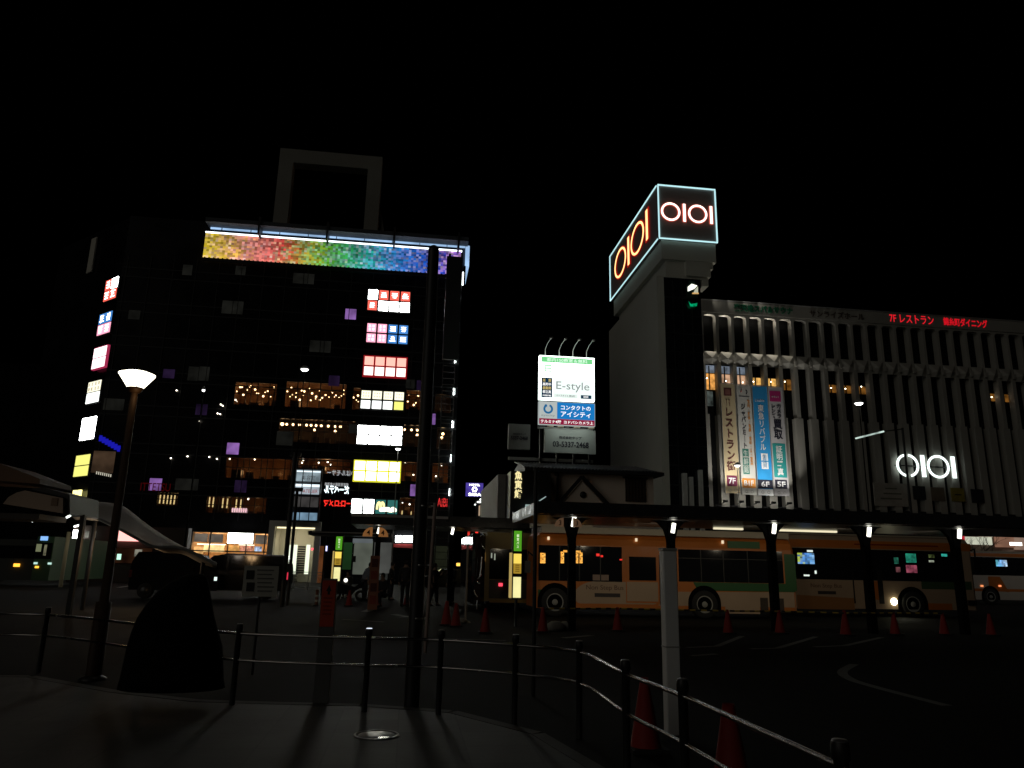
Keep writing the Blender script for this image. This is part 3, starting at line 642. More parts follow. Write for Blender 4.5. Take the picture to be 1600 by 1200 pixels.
b = MB(); b.box(bx0 + .9, bx1 - 1.1, YT + .5, YT + dep - 1.2, zc2 + .31, zc1 - .01); b.box(bx0 + 3.2, bx1 - .9, YT + .2, YT + 3, zc2 + .6, zc1 - .012); b.build('corbel', M_TOW, TW)
b = MB(); b.box(bx1 - 1.25, bx1 - .55, YT + .3, YT + 2.2, zc1 - .8, zc1 - .02); b.build('bracket', M_TOW, TW); b = MB(); b.box(bx1 - 1.9, bx1 - 1.2, YT + .3, YT + 2.2, zc2 - .5, zc2 + .29); b.build('bracket', M_TOW, TW)
b = MB(); b.box(cx0 + .46, cx1, YT + .4, YT + 6, 0, zc2 + .28); b.build('glass_shaft', M_GLASSDARK, TW)
b = MB()
for i in range(1, 16): z = zc2 * i / 16; b.wbox(WT, cx0 + .46, cx1, z - .05, z + .05, -.39, -.34)
for q in (.25, .5, .75): u = cx0 + .46 + (cx1 - cx0 - .46) * q; b.wbox(WT, u - .04, u + .04, 0, zc2, -.389, -.35)
b.build('glazing_bar', prin('bar_metal', (.05, .055, .05), .4, .5), TW)
# lift cabin glowing at the top of the shaft
r = WT.rc(1083, 456, 16, 40, .1)
b = MB(); b.wbox(WT, r[0], r[1], r[2] + .9, r[3] - .6, -.33, -.1); b.wbox(WT, r[0] + .3, r[1] - .2, r[3] - .62, r[3] - .1, -.33, -.15); cb = b.build('lift_cabin', prin('cabin_frame', (.03, .07, .05), .4), TW)
uz = lambda x, y: WT.uz(x, y, .0)
b = MB(); b.wpoly(WT, [uz(1075, 455), uz(1075, 448), uz(1081, 443), uz(1090, 446), uz(1085, 451)], -.08, -.06); b.build('lit_pane', emis('cabin_white', (1, 1, .88), 1.5), cb)
b = MB(); b.wpoly(WT, [uz(1086, 452), uz(1091, 447), uz(1091, 457), uz(1084, 457)], -.08, -.06); b.build('lit_pane', emis('cabin_cream', (.75, .78, .6), .6), cb)
b = MB(); b.wpoly(WT, [uz(1082, 457), uz(1092, 457), uz(1092, 459), uz(1082, 459)], -.08, -.05); b.build('rail_light', emis('cabin_amber', (1, .6, .2), .7), cb)
b = MB(); b.wpoly(WT, [uz(1076, 470), uz(1080, 475), uz(1090, 473), uz(1089, 478), uz(1079, 479)], -.08, -.05); b.build('green_reflection', emis('cabin_green', (0, .65, .25), .45, .6, 3), cb)  # green reflection at the cabin base, put in as emission
# pale columns low beside the shaft
for x, y, w_, h_ in ((1071, 762, 7, 46), (1081, 765, 6, 40), (1096, 760, 6, 52)):
    r = WT.rc(x, y, w_, h_, .1); b = MB(); b.wbox(WT, r[0], r[1], 0, r[3], -.3, .1); b.build('column', prin('column_plaster', (.75, .74, .68), .7, noise=.1), TW)

SG = thing('neon_sign', 'boxy rooftop neon sign with rings and bars in glowing pink tubes', 'sign', ((bx0 + bx1) / 2, YT, tb))
b = MB(); b.box(bx0, bx1, YT, YT + dep, tb, tz); b.build('sign_box', prin('sign_face', (.34, .29, .27), .8, noise=.1, spec=.2), SG)
edge_m = emis('edge_neon', (.55, .90, .95), 1.05)
b = MB(); e_ = .065
for zz in (tb + .05, tz - .05): b.wbox(WT, bx0, bx1, zz - e_, zz + e_, .005, .14)
for uu in (bx0 + .05, bx1 - .05): b.wbox(WT, uu - e_, uu + e_, tb + .17, tz - .17, .006, .135)
b.build('edge_tube', edge_m, SG)
b = MB(); e_ = .055
for zz in (tb + .05, tz - .05): b.wbox(WS, -dep, -.2, zz - e_, zz + e_, .005, .12)
b.wbox(WS, -dep, -dep + .2, tb + .16, tz - .16, .006, .11); b.build('edge_tube', edge_m, SG)
pinkW = emis('neon_core', (1, .80, .72), 2.6); redN = emis('neon_red', (1, .20, .14), .95)
orgW = emis('neon_warm', (1, .52, .20), 2.4); redD = emis('neon_red_halo', (.9, .03, .02), .42)
def oioi(W, uc, zc_, wd_, hh, mats, parent, off=.1, lw=.16, cut=False, name='ring', halo=True, glow=1.0):
    """two rings and two bars spread over the width wd_; mats = (core, edge)"""
    ru = wd_ * .188; rz = hh / 2
    for i, s in enumerate((-.31, .204)):
        u = uc + s * wd_
        segs = [(0, 360)] if not (cut and i == 0) else [(98, 256), (-76, 82)]
        if halo:
            b = MB(); b.ring(W, u, zc_, rz * (1 + lw * .25 * glow), rz * (1 - lw * (2 + .45 * glow)), off, off + .03, 0, 360, 40, ru / rz); b.build('ring_edge', mats[1], parent)
        b = MB()
        for a0_, a1_ in segs: b.ring(W, u, zc_, rz * (1 - lw * (.35 if halo else 0)), rz * (1 - lw * (1.65 if halo else 2)), off + .035, off + .08, a0_, a1_, 40, ru / rz)
        b.build(name, mats[0], parent)
    for s in (-.05, .463):
        u = uc + s * wd_; wb = wd_ * .034
        if halo:
            b = MB(); b.wbox(W, u - wb * (1 + .3 * glow), u + wb * (1 + .3 * glow), zc_ - hh * (.48 + .02 * glow), zc_ + hh * (.48 + .02 * glow), off, off + .03); b.build('bar_edge', mats[1], parent)
        b = MB(); k_ = .62 if halo else 1; b.wbox(W, u - wb * k_, u + wb * k_, zc_ - hh * .47, zc_ + hh * .47, off + .035, off + .08); b.build('bar', mats[0], parent)
u, z = WT.uz(1072.5, 333, .1)
ua = WT.uz(1032, 330, .1)[0]; ub_ = WT.uz(1114, 335, .1)[0]
oioi(WT, (ua + ub_) / 2, z, (ub_ - ua), WT.rc(1072, 332, 10, 29, .1)[3] - WT.rc(1072, 332, 10, 29, .1)[2], (pinkW, redN), SG, lw=.13, glow=.2)
ya = WS.uz(960.5, 407, .1)[0]; yb = WS.uz(1013.5, 351, .1)[0]
zmid = (tb + tz) / 2
oioi(WS, (ya + yb) / 2, zmid + .1, (yb - ya), (tz - tb) * .60, (orgW, redD), SG, lw=.10, glow=1.6)  # deep red edge paints the glow around the side tubes

YF = 82.0; WF = front(YF)
fx = [WF.uz(1121, 520)[0], WF.uz(1577, 552)[0]]; sp = (fx[1] - fx[0]) / 20
zPt = WF.uz(1121, 470.5)[1]; zPb = WF.uz(1133, 494)[1]; zH1 = WF.uz(1133, 551)[1]; zH0 = WF.uz(1133, 561)[1]; zWn = WF.uz(1133, 602)[1]; zSt = WF.uz(1270, 655)[1]; zBot = WF.uz(1250, 792)[1]
i0, i1 = -1, 25
uF0 = fx[0] + sp * (i0 - .2); uF1 = fx[0] + sp * i1
FB = thing('finned_store', 'pale department store with tall vertical concrete fins and rounded bays under its parapet', 'building', ((uF0 + uF1) / 2, YF, 0))
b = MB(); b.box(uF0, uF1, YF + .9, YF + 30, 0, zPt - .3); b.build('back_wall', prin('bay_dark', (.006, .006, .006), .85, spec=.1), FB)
b = MB(); b.wbox(WF, uF0, uF1, zPb + .35, zPt, -.895, .12)
for i in range(i0, i1):   # rounded heads of the bays
    ua, ub_ = fx[0] + sp * i, fx[0] + sp * (i + 1); R_ = .42
    for s, ue in ((1, ua), (-1, ub_)):
        pts = [(ue, zPb + .345), (ue, zPb - .35)]
        for k_ in range(7):
            a = math.pi / 2 * k_ / 6; pts.append((ue + s * (.17 + R_ - R_ * math.cos(a)), zPb - .35 + .45 * math.sin(a)))
        pts.append((ue + s * (.17 + R_), zPb + .345)); b.wpoly(WF, pts, -.6, .02)
    b.wbox(WF, ua + .59, ub_ - .59, zPb + .1, zPb + .345, -.6, .019)
b.build('parapet', M_CREAM, FB)
for i in range(i0, i1 + 1):
    u = fx[0] + sp * i; b = MB()
    b.wbox(WF, u - .17, u + .17, zH0, zPb + .34, -.85, .03)
    b.wbox(WF, u - .25, u + .25, zSt, zH0 - .002, -.85, .05)
    b.wbox(WF, u - .47, u + .47, zBot - 8, zSt - .002, -.85, .07)
    b.wpoly(WF, [(u - .2, zH0 + .2), (u - .12, zH0 - .45), (u + .12, zH0 - .45), (u + .2, zH0 + .2)], .055, .3)
    b.build('fin', M_CREAM, FB)
for i in range(i0, i1):   # folded hoods between the fins
    u = fx[0] + sp * (i + .5); hw = sp / 2 - .18; b = MB(); zt_ = zH1 + .05; zm = zH0 - .1; zl = zH0 - .75
    A, B_, Cc = WF.p(u - hw, zt_, .05), WF.p(u + hw, zt_, .05), WF.p(u, zm, .55)
    D_, E_ = WF.p(u - hw, zm - .1, .08), WF.p(u + hw, zm - .1, .08); L1, L2, LM = WF.p(u - hw, zl, -.05), WF.p(u + hw, zl, -.05), WF.p(u, zl, .1)
    bA, bB = WF.p(u - hw, zt_, -.8), WF.p(u + hw, zt_, -.8)
    b.add([A, B_, Cc, D_, E_, L1, L2, LM, bA, bB], [(0, 2, 1), (0, 3, 2), (1, 2, 4), (3, 5, 7, 2), (4, 2, 7, 6), (0, 1, 9, 8)]); b.build('hood', M_CREAM, FB)
# windows of the restaurant floor
win_or = [emis('win_amber', (1, .44, .10), .75, .6, 1.6), emis('win_peach', (.85, .50, .30), .6, .5, 1.2), emis('win_gold', (1, .55, .14), .7, .6, 1.6), emis('win_faint', (.8, .32, .05), .16, .7, 1.4)]
blue_t = emis('win_pale_blue', (.42, .50, .62), .30, .5, 1.2)
lit = {-1: 0, 0: 1, 1: 1, 2: 2, 3: 2, 4: 3, 7: 3, 8: 3, 9: 3, 18: 3, 19: 3}
for i, m_ in lit.items():
    u = fx[0] + sp * (i + .5); hw = sp / 2 - .27; ztop = zWn + (1.55 if i in (-1, 0, 1) else 1.35); zt_ = zH0 - .75
    if i in (7, 8, 9, 18, 19): ztop = zWn + 1.0
    b = MB(); b.wbox(WF, u - hw, u + hw, zWn + .05 if i != -1 else zWn - .4, ztop, -.895, -.82); W_ = b.build('window', win_or[m_], FB)
    if i in (-1, 0, 1):
        b = MB(); b.wbox(WF, u - hw, u + hw, ztop + .1, zt_ + .1, -.895, -.82); b.build('upper_pane', blue_t, W_)
    b = MB(); b.wbox(WF, u - .06, u + .06, zWn - .4, zt_, -.815, -.7); b.wbox(WF, u - hw, u + hw, ztop + .01, ztop + .09, -.82, -.72); b.build('frame', M_BLACK, W_)
    b = MB(); b.lathe([(0, -.09), (.09, 0), (0, .09)], WF.p(u + random.uniform(-.4, .4), zWn + random.uniform(.4, 1.1), -.72), 8); b.build('pendant_lamp', whitebulb, W_)
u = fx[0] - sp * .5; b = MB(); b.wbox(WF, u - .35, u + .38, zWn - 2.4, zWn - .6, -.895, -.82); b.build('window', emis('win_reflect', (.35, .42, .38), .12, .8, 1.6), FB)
b = MB(); b.wbox(WF, uF0, uF1, zPt + .001, zPt + .12, -.5, .2); b.build('coping', prin('coping_metal', (.6, .6, .58), .35, .6), FB)
b = MB(); b.wbox(WF, uF0, uF1, zBot - 8, zBot - .6, .075, 1.4); b.build('shop_floor_wall', prin('dark_base', (.03, .03, .03), .6), FB)
b = MB()
for i in range(i0, i1): u = fx[0] + sp * (i + .5); b.wbox(WF, u - .35, u + .35, zBot - .6, zBot - .1, -.8, .3)
b.build('vent_row', M_BLACK, FB)
# floodlights that the photograph shows lit: under the parapet, along the hood band, below the banners
for i in range(-1, 5):
    u = fx[0] + sp * (i + .5); k_ = 1.0 if i < 4 else .45
    lamp('POINT', WF.p(u, zPb - .3, -.2), 15 * k_, (1, .93, .8), .05)
    lamp('SPOT', WF.p(u, zH1 + 1.3, .75), 105 * k_, (1, .93, .78), .06, WF.p(u, zH1 - .1, .15), 62, .5)
for i in range(4): lamp('SPOT', WF.p(fx[0] + sp * (i - .4), zPt + .6, .9), 22, (1, .95, .85), .05, WF.p(fx[0] + sp * (i + 1), zPt - 1, 0), 100)

# unlit lettering on the parapet
zpm = (zPt + zPb + .35) / 2
u, z = WF.uz(1193, 488, .2)
LT = text('parapet_letter_sign', '楽天地スパ＆サウナ', prin('green_letters', (.02, .16, .08), .4), WF, u, zpm + .05, .95, 7.6, .13, bold=.03, thick=.1)
tag(LT, 'unlit dark green lettering on the pale parapet beside the tower', 'sign', kind='thing')
u, z = WF.uz(1308, 492, .2); LT = text('parapet_letter_sign', 'サンライズホール', prin('brown_letters', (.07, .05, .04), .6), WF, u, z, .85, 7.2, .13, thick=.1)
tag(LT, 'unlit brown lettering in the middle of the pale parapet', 'sign', kind='thing')
RL = thing('red_led_sign', 'glowing red lettering at the far end of the pale parapet', 'sign', WF.p(WF.uz(1466, 501, .2)[0], zpm, .2))
u, z = WF.uz(1425, 498.5, .2); LRm = emis('red_led', (1, .015, .03), .8); text('lettering', '7F レストラン', LRm, WF, u, z, 1.1, 6.0, .14, parent=RL)
u, z = WF.uz(1509, 504, .2); text('lettering', '錦糸町ダイニング', emis('red_led_dense', (.85, .008, .02), .7), WF, u, z, 1.08, 6.1, .14, parent=RL, bold=.02)

# white ring-and-bar sign lower on the fins
u, z = WF.uz(1446, 728.5, .4); hh = WF.rc(1446, 728, 10, 36, .4); ua = WF.uz(1400, 727, .4)[0]; ub_ = WF.uz(1493, 731, .4)[0]
WO = thing('ring_bar_sign', 'white glowing rings and bars mounted low on the pale fins', 'sign', WF.p(u, z, .4))
oioi(WF, (ua + ub_) / 2, z, (ub_ - ua), hh[3] - hh[2], (emis('cool_sign_white', (.86, 1, .96), 1.9),) * 2, WO, off=.4, lw=.10, cut=True, halo=False)
b = MB(); b.wbox(WF, ua, ub_, z - .06, z + .06, .1, .2); b.build('mount_rail', M_DARK, WO)
# unlit poster panels below it
for k_, (x, y, w_, h_, col, lab) in enumerate(((1392, 773, 52, 36, (.33, .31, .27), 'wide pale unlit poster panel below the white ring sign'), (1437, 770, 19, 21, (.01, .01, .012), 'black square unlit poster, nearer the wide pale panel'),
        (1466, 772, 20, 21, (.13, .10, .07), 'brownish photo poster between the black and the yellow one'), (1497, 773, 20, 21, (.24, .19, .02), 'dull yellow unlit poster with a small dark logo'), (1528, 775, 19, 21, (.015, .013, .02), 'black square unlit poster at the far end of the poster row'))):
    r = WF.rc(x, y, w_, h_, .2); T = thing('poster_panel', lab, 'poster', WF.p((r[0] + r[1]) / 2, r[2], .2), 'unlit posters under the white sign')
    b = MB(); b.wbox(WF, *r, .08, .2); b.build('poster_face', prin('poster_%d' % k_, col, .6, noise=.4, scale=1.2), T)
    if k_ == 0:
        b = MB()
        for j, (a_, c_) in enumerate(((.35, .7), (.28, .82), (.18, .82))): zz = r[3] - (r[3] - r[2]) * (.22 + .22 * j); b.wbox(WF, r[0] + (r[1] - r[0]) * a_, r[0] + (r[1] - r[0]) * c_, zz - .12, zz + .05, .201, .21)
        b.build('printed_line', prin('poster_print', (.12, .12, .09), .6), T)
    if k_ == 3: b = MB(); b.wbox(WF, r[0] + .4, r[1] - .4, (r[2] + r[3]) / 2 - .06, (r[2] + r[3]) / 2 + .06, .201, .21); b.build('printed_line', M_BLACK, T)

# four hanging banners
def banner(name_label, tl, tr, bl, br, mat):
    u0 = (WF.uz(*tl, .5)[0] + WF.uz(*bl, .5)[0]) / 2; u1 = (WF.uz(*tr, .5)[0] + WF.uz(*br, .5)[0]) / 2
    z1 = (WF.uz(*tl, .5)[1] + WF.uz(*tr, .5)[1]) / 2; z0_ = (WF.uz(*bl, .5)[1] + WF.uz(*br, .5)[1]) / 2
    T = thing('hanging_banner', name_label, 'banner', WF.p((u0 + u1) / 2, z0_, .5), 'tall banners on the finned store')
    b = MB(); b.wbox(WF, u0, u1, z0_, z1, .42, .5); b.build('cloth', mat, T)
    b = MB(); b.wbox(WF, u0 - .05, u0 - .005, z0_ - .1, z1 + .05, .35, .52); b.wbox(WF, u1 + .005, u1 + .05, z0_ - .1, z1 + .05, .35, .52); b.wbox(WF, u0 - .05, u1 + .05, z1 + .051, z1 + .12, .35, .52); b.build('rail', M_GREY, T)
    H = z1 - z0_; Wd = u1 - u0
    def at(fx_, fz): return u0 + Wd * fx_, z1 - H * fz
    b = MB()
    for s in (.3, .7):
        q = at(s, .972); b.ring(WF, q[0], q[1], .17, .13, .503, .515, n=18)
    b.build('ring_print', prin('ring_print', (.3, .3, .28), .6), T)
    return T, at, Wd, H
K = prin('banner_brown', (.12, .03, .03), .7); KB = prin('banner_black', (.015, .015, .03), .7); KO = prin('banner_orange', (.65, .26, .05), .7); KG = prin('banner_green', (.03, .17, .13), .7)
KW = prin('banner_white_print', (.8, .8, .8), .7); KT = prin('banner_teal', (.02, .28, .27), .7); KM = prin('banner_magenta', (.45, .02, .16), .7); KR = prin('banner_maroon', (.16, .02, .06), .7)
def patch(T, at, x0, x1, y0, y1, mat, off=.503, name='printed_patch'):
    a, c = at(x0, y1), at(x1, y0); b = MB(); b.wbox(WF, a[0], c[0], a[1], c[1], off, off + .008); return b.build(name, mat, T)
def btext(T, at, s, x, y, hfrac, wd, mat, H, vertical=False, off=.513, bold=.0, spacing=1.0):
    q = at(x, y); return text('lettering', s, mat, WF, q[0], q[1], H * hfrac, wd, off, T, .008, vertical, bold=bold, spacing=spacing)
T, at, Wd, H = banner('cream banner with dark brown writing and a maroon floor number', (1125.3, 600), (1147.5, 600.3), (1134.7, 770.5), (1156.7, 770.8), prin('banner_cream', (.62, .50, .30), .75))
patch(T, at, .2, .75, .035, .11, K); patch(T, at, .3, .65, .048, .098, prin('banner_brown_light', (.25, .1, .08), .7), .512)
b = MB()
for s in (.36, .56): q = at(s, .145); b.wbox(WF, q[0] - .03, q[0] + .03, at(0, .205)[1], q[1], .503, .512); b.lathe([(0, -.12), (.07, 0), (0, .12)], WF.p(q[0], q[1] - .05, .51), 8)
b.build('fork_and_spoon', K, T)
btext(T, at, 'レストラン街', .47, .515, .575, Wd * .62, K, H, True, bold=.025, spacing=1.05)
patch(T, at, .12, .84, .842, .938, KR); btext(T, at, '7F', .48, .89, .055, Wd * .48, KW, H, off=.515, bold=.02)
T, at, Wd, H = banner('white banner with black and orange writing and an orange floor number', (1150.5, 602), (1172, 602.5), (1160.3, 772.5), (1182.8, 773.3), prin('banner_offwhite', (.55, .54, .50), .75))
b = MB(); q = at(.62, .06); b.ring(WF, q[0] - .1, q[1], .35, .2, .503, .512, -60, 60, 14); b.build('crescent_print', KB, T)
b = MB(); q = at(.3, .05); b.lathe([(0, -.12), (.1, 0), (0, .12)], WF.p(q[0], q[1] - .1, .505), 8); b.wbox(WF, q[0] + .05, q[0] + .1, q[1] - .1, q[1] + .25, .503, .512); b.build('red_mark', prin('banner_red', (.4, .05, .03), .7), T)
patch(T, at, .12, .88, .10, .106, KB, name='printed_line')
btext(T, at, '精肉・鮮魚・青果・食品・酒・惣菜', .78, .435, .60, Wd * .19, KO, H, True, bold=.02, spacing=1.0)
btext(T, at, 'ジャパンミ｜ト', .38, .38, .41, Wd * .32, KB, H, True, bold=.02)
for j in range(3): patch(T, at, .16, .6, .59 + j * .078, .662 + j * .078, KG)
btext(T, at, '生鮮館', .38, .704, .205, Wd * .34, prin('banner_pale', (.5, .55, .5), .7), H, True, off=.515, bold=.01, spacing=1.1)
patch(T, at, .03, .97, .855, .94, KO); btext(T, at, 'B1F', .5, .897, .047, Wd * .66, KW, H, off=.515, bold=.02)
T, at, Wd, H = banner('bright blue banner with white writing and a black floor number', (1174.5, 603), (1198.3, 603.7), (1185.8, 773.3), (1208.3, 774.7), prin('banner_blue', (.02, .28, .62), .75))
patch(T, at, .0, 1, .945, 1, KW, .502)
btext(T, at, 'Livable', .45, .135, .025, Wd * .62, KW, H); btext(T, at, '東急リバブル', .5, .385, .42, Wd * .40, KW, H, True, bold=.015)
patch(T, at, .32, .78, .625, .69, KW); patch(T, at, .32, .78, .70, .765, KW); btext(T, at, '賃貸', .55, .695, .12, Wd * .3, prin('banner_blue_print', (.2, .4, .62), .7), H, True, off=.516)
patch(T, at, .0, 1, .862, .94, KB); btext(T, at, '6F', .5, .90, .047, Wd * .54, KW, H, off=.515, bold=.02)
T, at, Wd, H = banner('white banner with a magenta square, a teal block and a black floor number', (1199.5, 605), (1221.7, 605.5), (1210.8, 774.7), (1233.8, 775.3), prin('banner_grey', (.52, .50, .51), .75))
patch(T, at, .08, .86, .035, .135, KM); btext(T, at, 'キタムラ', .47, .09, .02, Wd * .5, KW, H, off=.515)
btext(T, at, 'カメラ', .66, .225, .13, Wd * .3, KB, H, True, bold=.03); btext(T, at, 'レンズ', .28, .225, .13, Wd * .3, KB, H, True, bold=.03)
btext(T, at, '買取', .52, .395, .185, Wd * .62, KB, H, True, bold=.03)
patch(T, at, .06, .94, .525, .835, KT); btext(T, at, '証明写真', .5, .68, .27, Wd * .42, KW, H, True, off=.515, bold=.015, spacing=1.0)
patch(T, at, .08, .9, .855, .935, KB); btext(T, at, '5F', .5, .895, .047, Wd * .56, KW, H, off=.515, bold=.02)
# banner floodlights on a ledge beneath them
zl = WF.uz(1180, 782, .5)[1]
FX = fx[0]
for i in range(5):
    u = WF.uz(1134 + i * 25, 779, 1.2)[0]
    b = MB(); b.wbox(WF, u - .22, u + .22, zl - .35, zl - .12, .9, 1.3); b.bar(WF.p(u, zl - .4, .1), WF.p(u, zl - .3, 1.1), .06, .06); 
    tag(b.build('banner_floodlight', M_BLACK), ['small black floodlight below the edge of the cream banner', 'small black floodlight between the cream and the white banner', 'small black floodlight between the white and the blue banner', 'small black floodlight under the magenta-square banner', 'small black floodlight past the last banner'][i], 'floodlight', 'floodlights under the tall banners', 'thing')
    lamp('SPOT', WF.p(u, zl - .05, 2.6), 900, (1, .97, .9), .1, WF.p(u + .05, zl + 7, .2), 76, .8)
    lamp('POINT', WF.p(u, zl + .1, 1.1), 22, (1, .97, .9), .1)

# ------------------------------------------------------------------ billboards on the small building
YJ = 50.0; WJ = front(YJ)
def jr(cx, cy, w_, h_, off=0): return WJ.rc(cx, cy, w_, h_, off)
r = jr(886, 591, 86, 68); zA0, zA1 = r[2], r[3]
BB = thing('billboard', 'glaring white and green lit billboard above the small rooftop', 'billboard', WJ.p((r[0] + r[1]) / 2, r[2], 0))
b = MB(); b.wbox(WJ, r[0], r[1], r[2], r[3], -.4, 0); b.build('sign_box', emis('board_edge', (.85, 1, .92), 4), BB)
def jat(r): return lambda fx_, fz: (r[0] + (r[1] - r[0]) * fx_, r[3] - (r[3] - r[2]) * fz)
def jpatch(T, r, x0, x1, y0, y1, mat, off=.004, name='printed_patch'):
    f = jat(r); a, c = f(x0, y1), f(x1, y0); b = MB(); b.wbox(WJ, a[0], c[0], a[1], c[1], off - .003, off + .01); return b.build(name, mat, T)
def jtext(T, r, s, x, y, hf, wf, mat, off=.018, bold=0.0, name='lettering'):
    q = jat(r)(x, y); return text(name, s, mat, WJ, q[0], q[1], (r[3] - r[2]) * hf, (r[1] - r[0]) * wf, off, T, .01, bold=bold)
BG = emis('board_green', (.22, .78, .30), .9); BWp = emis('board_white', (.92, 1, .95), 2.4); BN = emis('board_navy', (.012, .06, .13), .55); BWT = emis('board_letter', (1, 1, .98), 1.2); BYT = emis('board_yellow', (.8, .62, .2), .8)
jpatch(BB, r, .035, .965, .03, .155, BG); jtext(BB, r, '都内150教室＆無料', .5, .093, .085, .74, emis('board_pale', (.75, 1, .8), 1.1), bold=.01)
jpatch(BB, r, .035, .965, .165, .475, BWp)
jtext(BB, r, '家庭教師のアート', .62, .32, .12, .66, emis('board_faint', (.9, .82, .84), .9), bold=-.01)
b = MB(); f = jat(r)
for k_ in range(3):
    a, c = f(.1, .23 + k_ * .065), f(.22, .225 + k_ * .065); b.wbox(WJ, a[0], c[0], a[1] - .04, a[1] + .04, .02, .03)
a, c = f(.1, .38), f(.115, .23); b.wbox(WJ, a[0], c[0], a[1], c[1], .02, .031); b.build('green_mark', BG, BB)
jpatch(BB, r, .035, .235, .51, .965, BN); jpatch(BB, r, .245, .965, .51, .965, emis('board_white2', (.86, .98, .93), 1.15))
for j, (s_, m_) in enumerate((('両　関', BYT), ('高附中', BWT), ('最難関', BYT), ('都立高', BWT), ('対策専門塾', BWT))): jtext(BB, r, s_, .135, .575 + j * .086, .07 if j < 4 else .04, .15, m_, bold=.012)
jtext(BB, r, 'E-style', .605, .70, .23, .60, emis('board_grey_letter', (.36, .40, .40), .7))
jpatch(BB, r, .27, .68, .87, .95, emis('board_white3', (.8, .92, .86), 1.0), .017); jtext(BB, r, 'イースタイル 錦糸町', .475, .905, .045, .34, emis('board_dark_letter', (.2, .24, .24), .5), .03)
jpatch(BB, r, .75, .94, .87, .95, BN, .017); jtext(BB, r, '検索', .84, .91, .05, .09, BWT, .03)
r2 = jr(886, 646.5, 88, 36)
BC = thing('billboard', 'blue and white lit billboard with a crimson strip, under the white one', 'billboard', WJ.p((r2[0] + r2[1]) / 2, r2[2], 0))
b = MB(); b.wbox(WJ, r2[0], r2[1], r2[2], r2[3], -.35, 0); b.build('sign_box', emis('board_rim', (.55, .62, .6), .6), BC)
jpatch(BC, r2, .01, .32, .02, .735, emis('board_soft', (.62, .68, .66), .72)); jpatch(BC, r2, .325, .99, .02, .735, emis('board_blue', (.012, .22, .62), .85)); jpatch(BC, r2, .01, .99, .745, .985, emis('board_crimson', (.42, .012, .07), .62))
b = MB(); q = jat(r2)(.165, .33); b.ring(WJ, q[0], q[1], .34, .2, .018, .03, 110, 430, 30); b.lathe([(0, 0), (.1, .02), (0, .04)], WJ.p(q[0] - .17, q[1] + .22, .02), 12, (0, -1, 0)); b.build('ring_mark', emis('mark_blue', (.03, .22, .5), .6), BC)
jtext(BC, r2, 'eyecity', .165, .62, .11, .24, emis('mark_grey', (.3, .36, .38), .6))
jtext(BC, r2, 'コンタクトの', .655, .235, .2, .53, BWT, bold=.012); jtext(BC, r2, 'アイシティ', .655, .525, .24, .53, BWT, bold=.012)
jtext(BC, r2, 'テルミナ4階  ヨドバシカメラ上', .5, .87, .14, .93, BWT, bold=.012)
r3 = jr(891, 689.5, 80, 37)
BD = thing('billboard', 'unlit pale board with a dark phone number, below the blue billboard', 'billboard', WJ.p((r3[0] + r3[1]) / 2, r3[2], 0))
mB = prin('board_paint', (.46, .50, .46), .6, noise=.06)
b = MB(); b.wbox(WJ, r3[0], r3[1], r3[2], r3[3], -.3, 0); b.build('board', mB, BD)
jtext(BD, r3, '株式会社タップ', .5, .36, .13, .44, KB, bold=.012); jtext(BD, r3, '03-5337-2468', .51, .64, .24, .70, KB, bold=.02)
r4 = WJ.rc(811.5, 682, 34, 39, -1.0)
BE = thing('billboard', 'small dim board with a half hidden phone number beside the larger boards', 'billboard', WJ.p((r4[0] + r4[1]) / 2, r4[2], -1))
b = MB(); b.wbox(WJ, r4[0], r4[1], r4[2], r4[3], -1.3, -1.0); b.build('board', prin('board_dim', (.28, .28, .26), .6), BE)
text('lettering', '5337-2468', KB, WJ, (r4[0] + r4[1]) / 2, r4[2] + (r4[3] - r4[2]) * .44, .26, 1.2, -.99, BE, .01, bold=.02); text('lettering', '株式会社タップ', KB, WJ, (r4[0] + r4[1]) / 2, r4[2] + (r4[3] - r4[2]) * .6, .13, .9, -.99, BE, .01)
# their steel frame and the lamp arms above
FRM = thing('billboard_scaffold', 'dark steel frame carrying the stacked billboards on the rooftop', 'frame', WJ.p((r[0] + r[1]) / 2, r3[2], -.6))
zr_ = WJ.uz(900, 726)[1]
for q in (.2, .5, .8): lamp('SPOT', WJ.p(r3[0] + (r3[1] - r3[0]) * q, r3[3] + .3, 1.1), 17, (.9, 1, .93), .1, WJ.p(r3[0] + (r3[1] - r3[0]) * q, (r3[2] + r3[3]) / 2, 0), 110)
for q in (.1, .3, .62, .9):
    u = r3[0] + (r3[1] - r3[0]) * q; b = MB(); b.wbox(WJ, u - .2, u + .2, r3[3] + .08, r3[3] + .16, .02, .3); b.build('lamp_tray', prin('tray_cream', (.5, .42, .3), .6), BD)
for q in (.06, .36, .66, .94):
    u = r[0] + (r[1] - r[0]) * q; b = MB(); b.wbox(WJ, u - .07, u + .07, zr_ - 1.0, r[3] - .1, -.75, -.6); b.build('upright', M_DARK, FRM)
b = MB(); b.wbox(WJ, r[0], r[1], r2[2] - .22, r2[2] - .1, -.58, -.42); b.wbox(WJ, r4[0], r3[1], r3[2] - .5, r3[2] - .3, -.9, -.76); b.build('crossbeam', M_GREY, FRM)
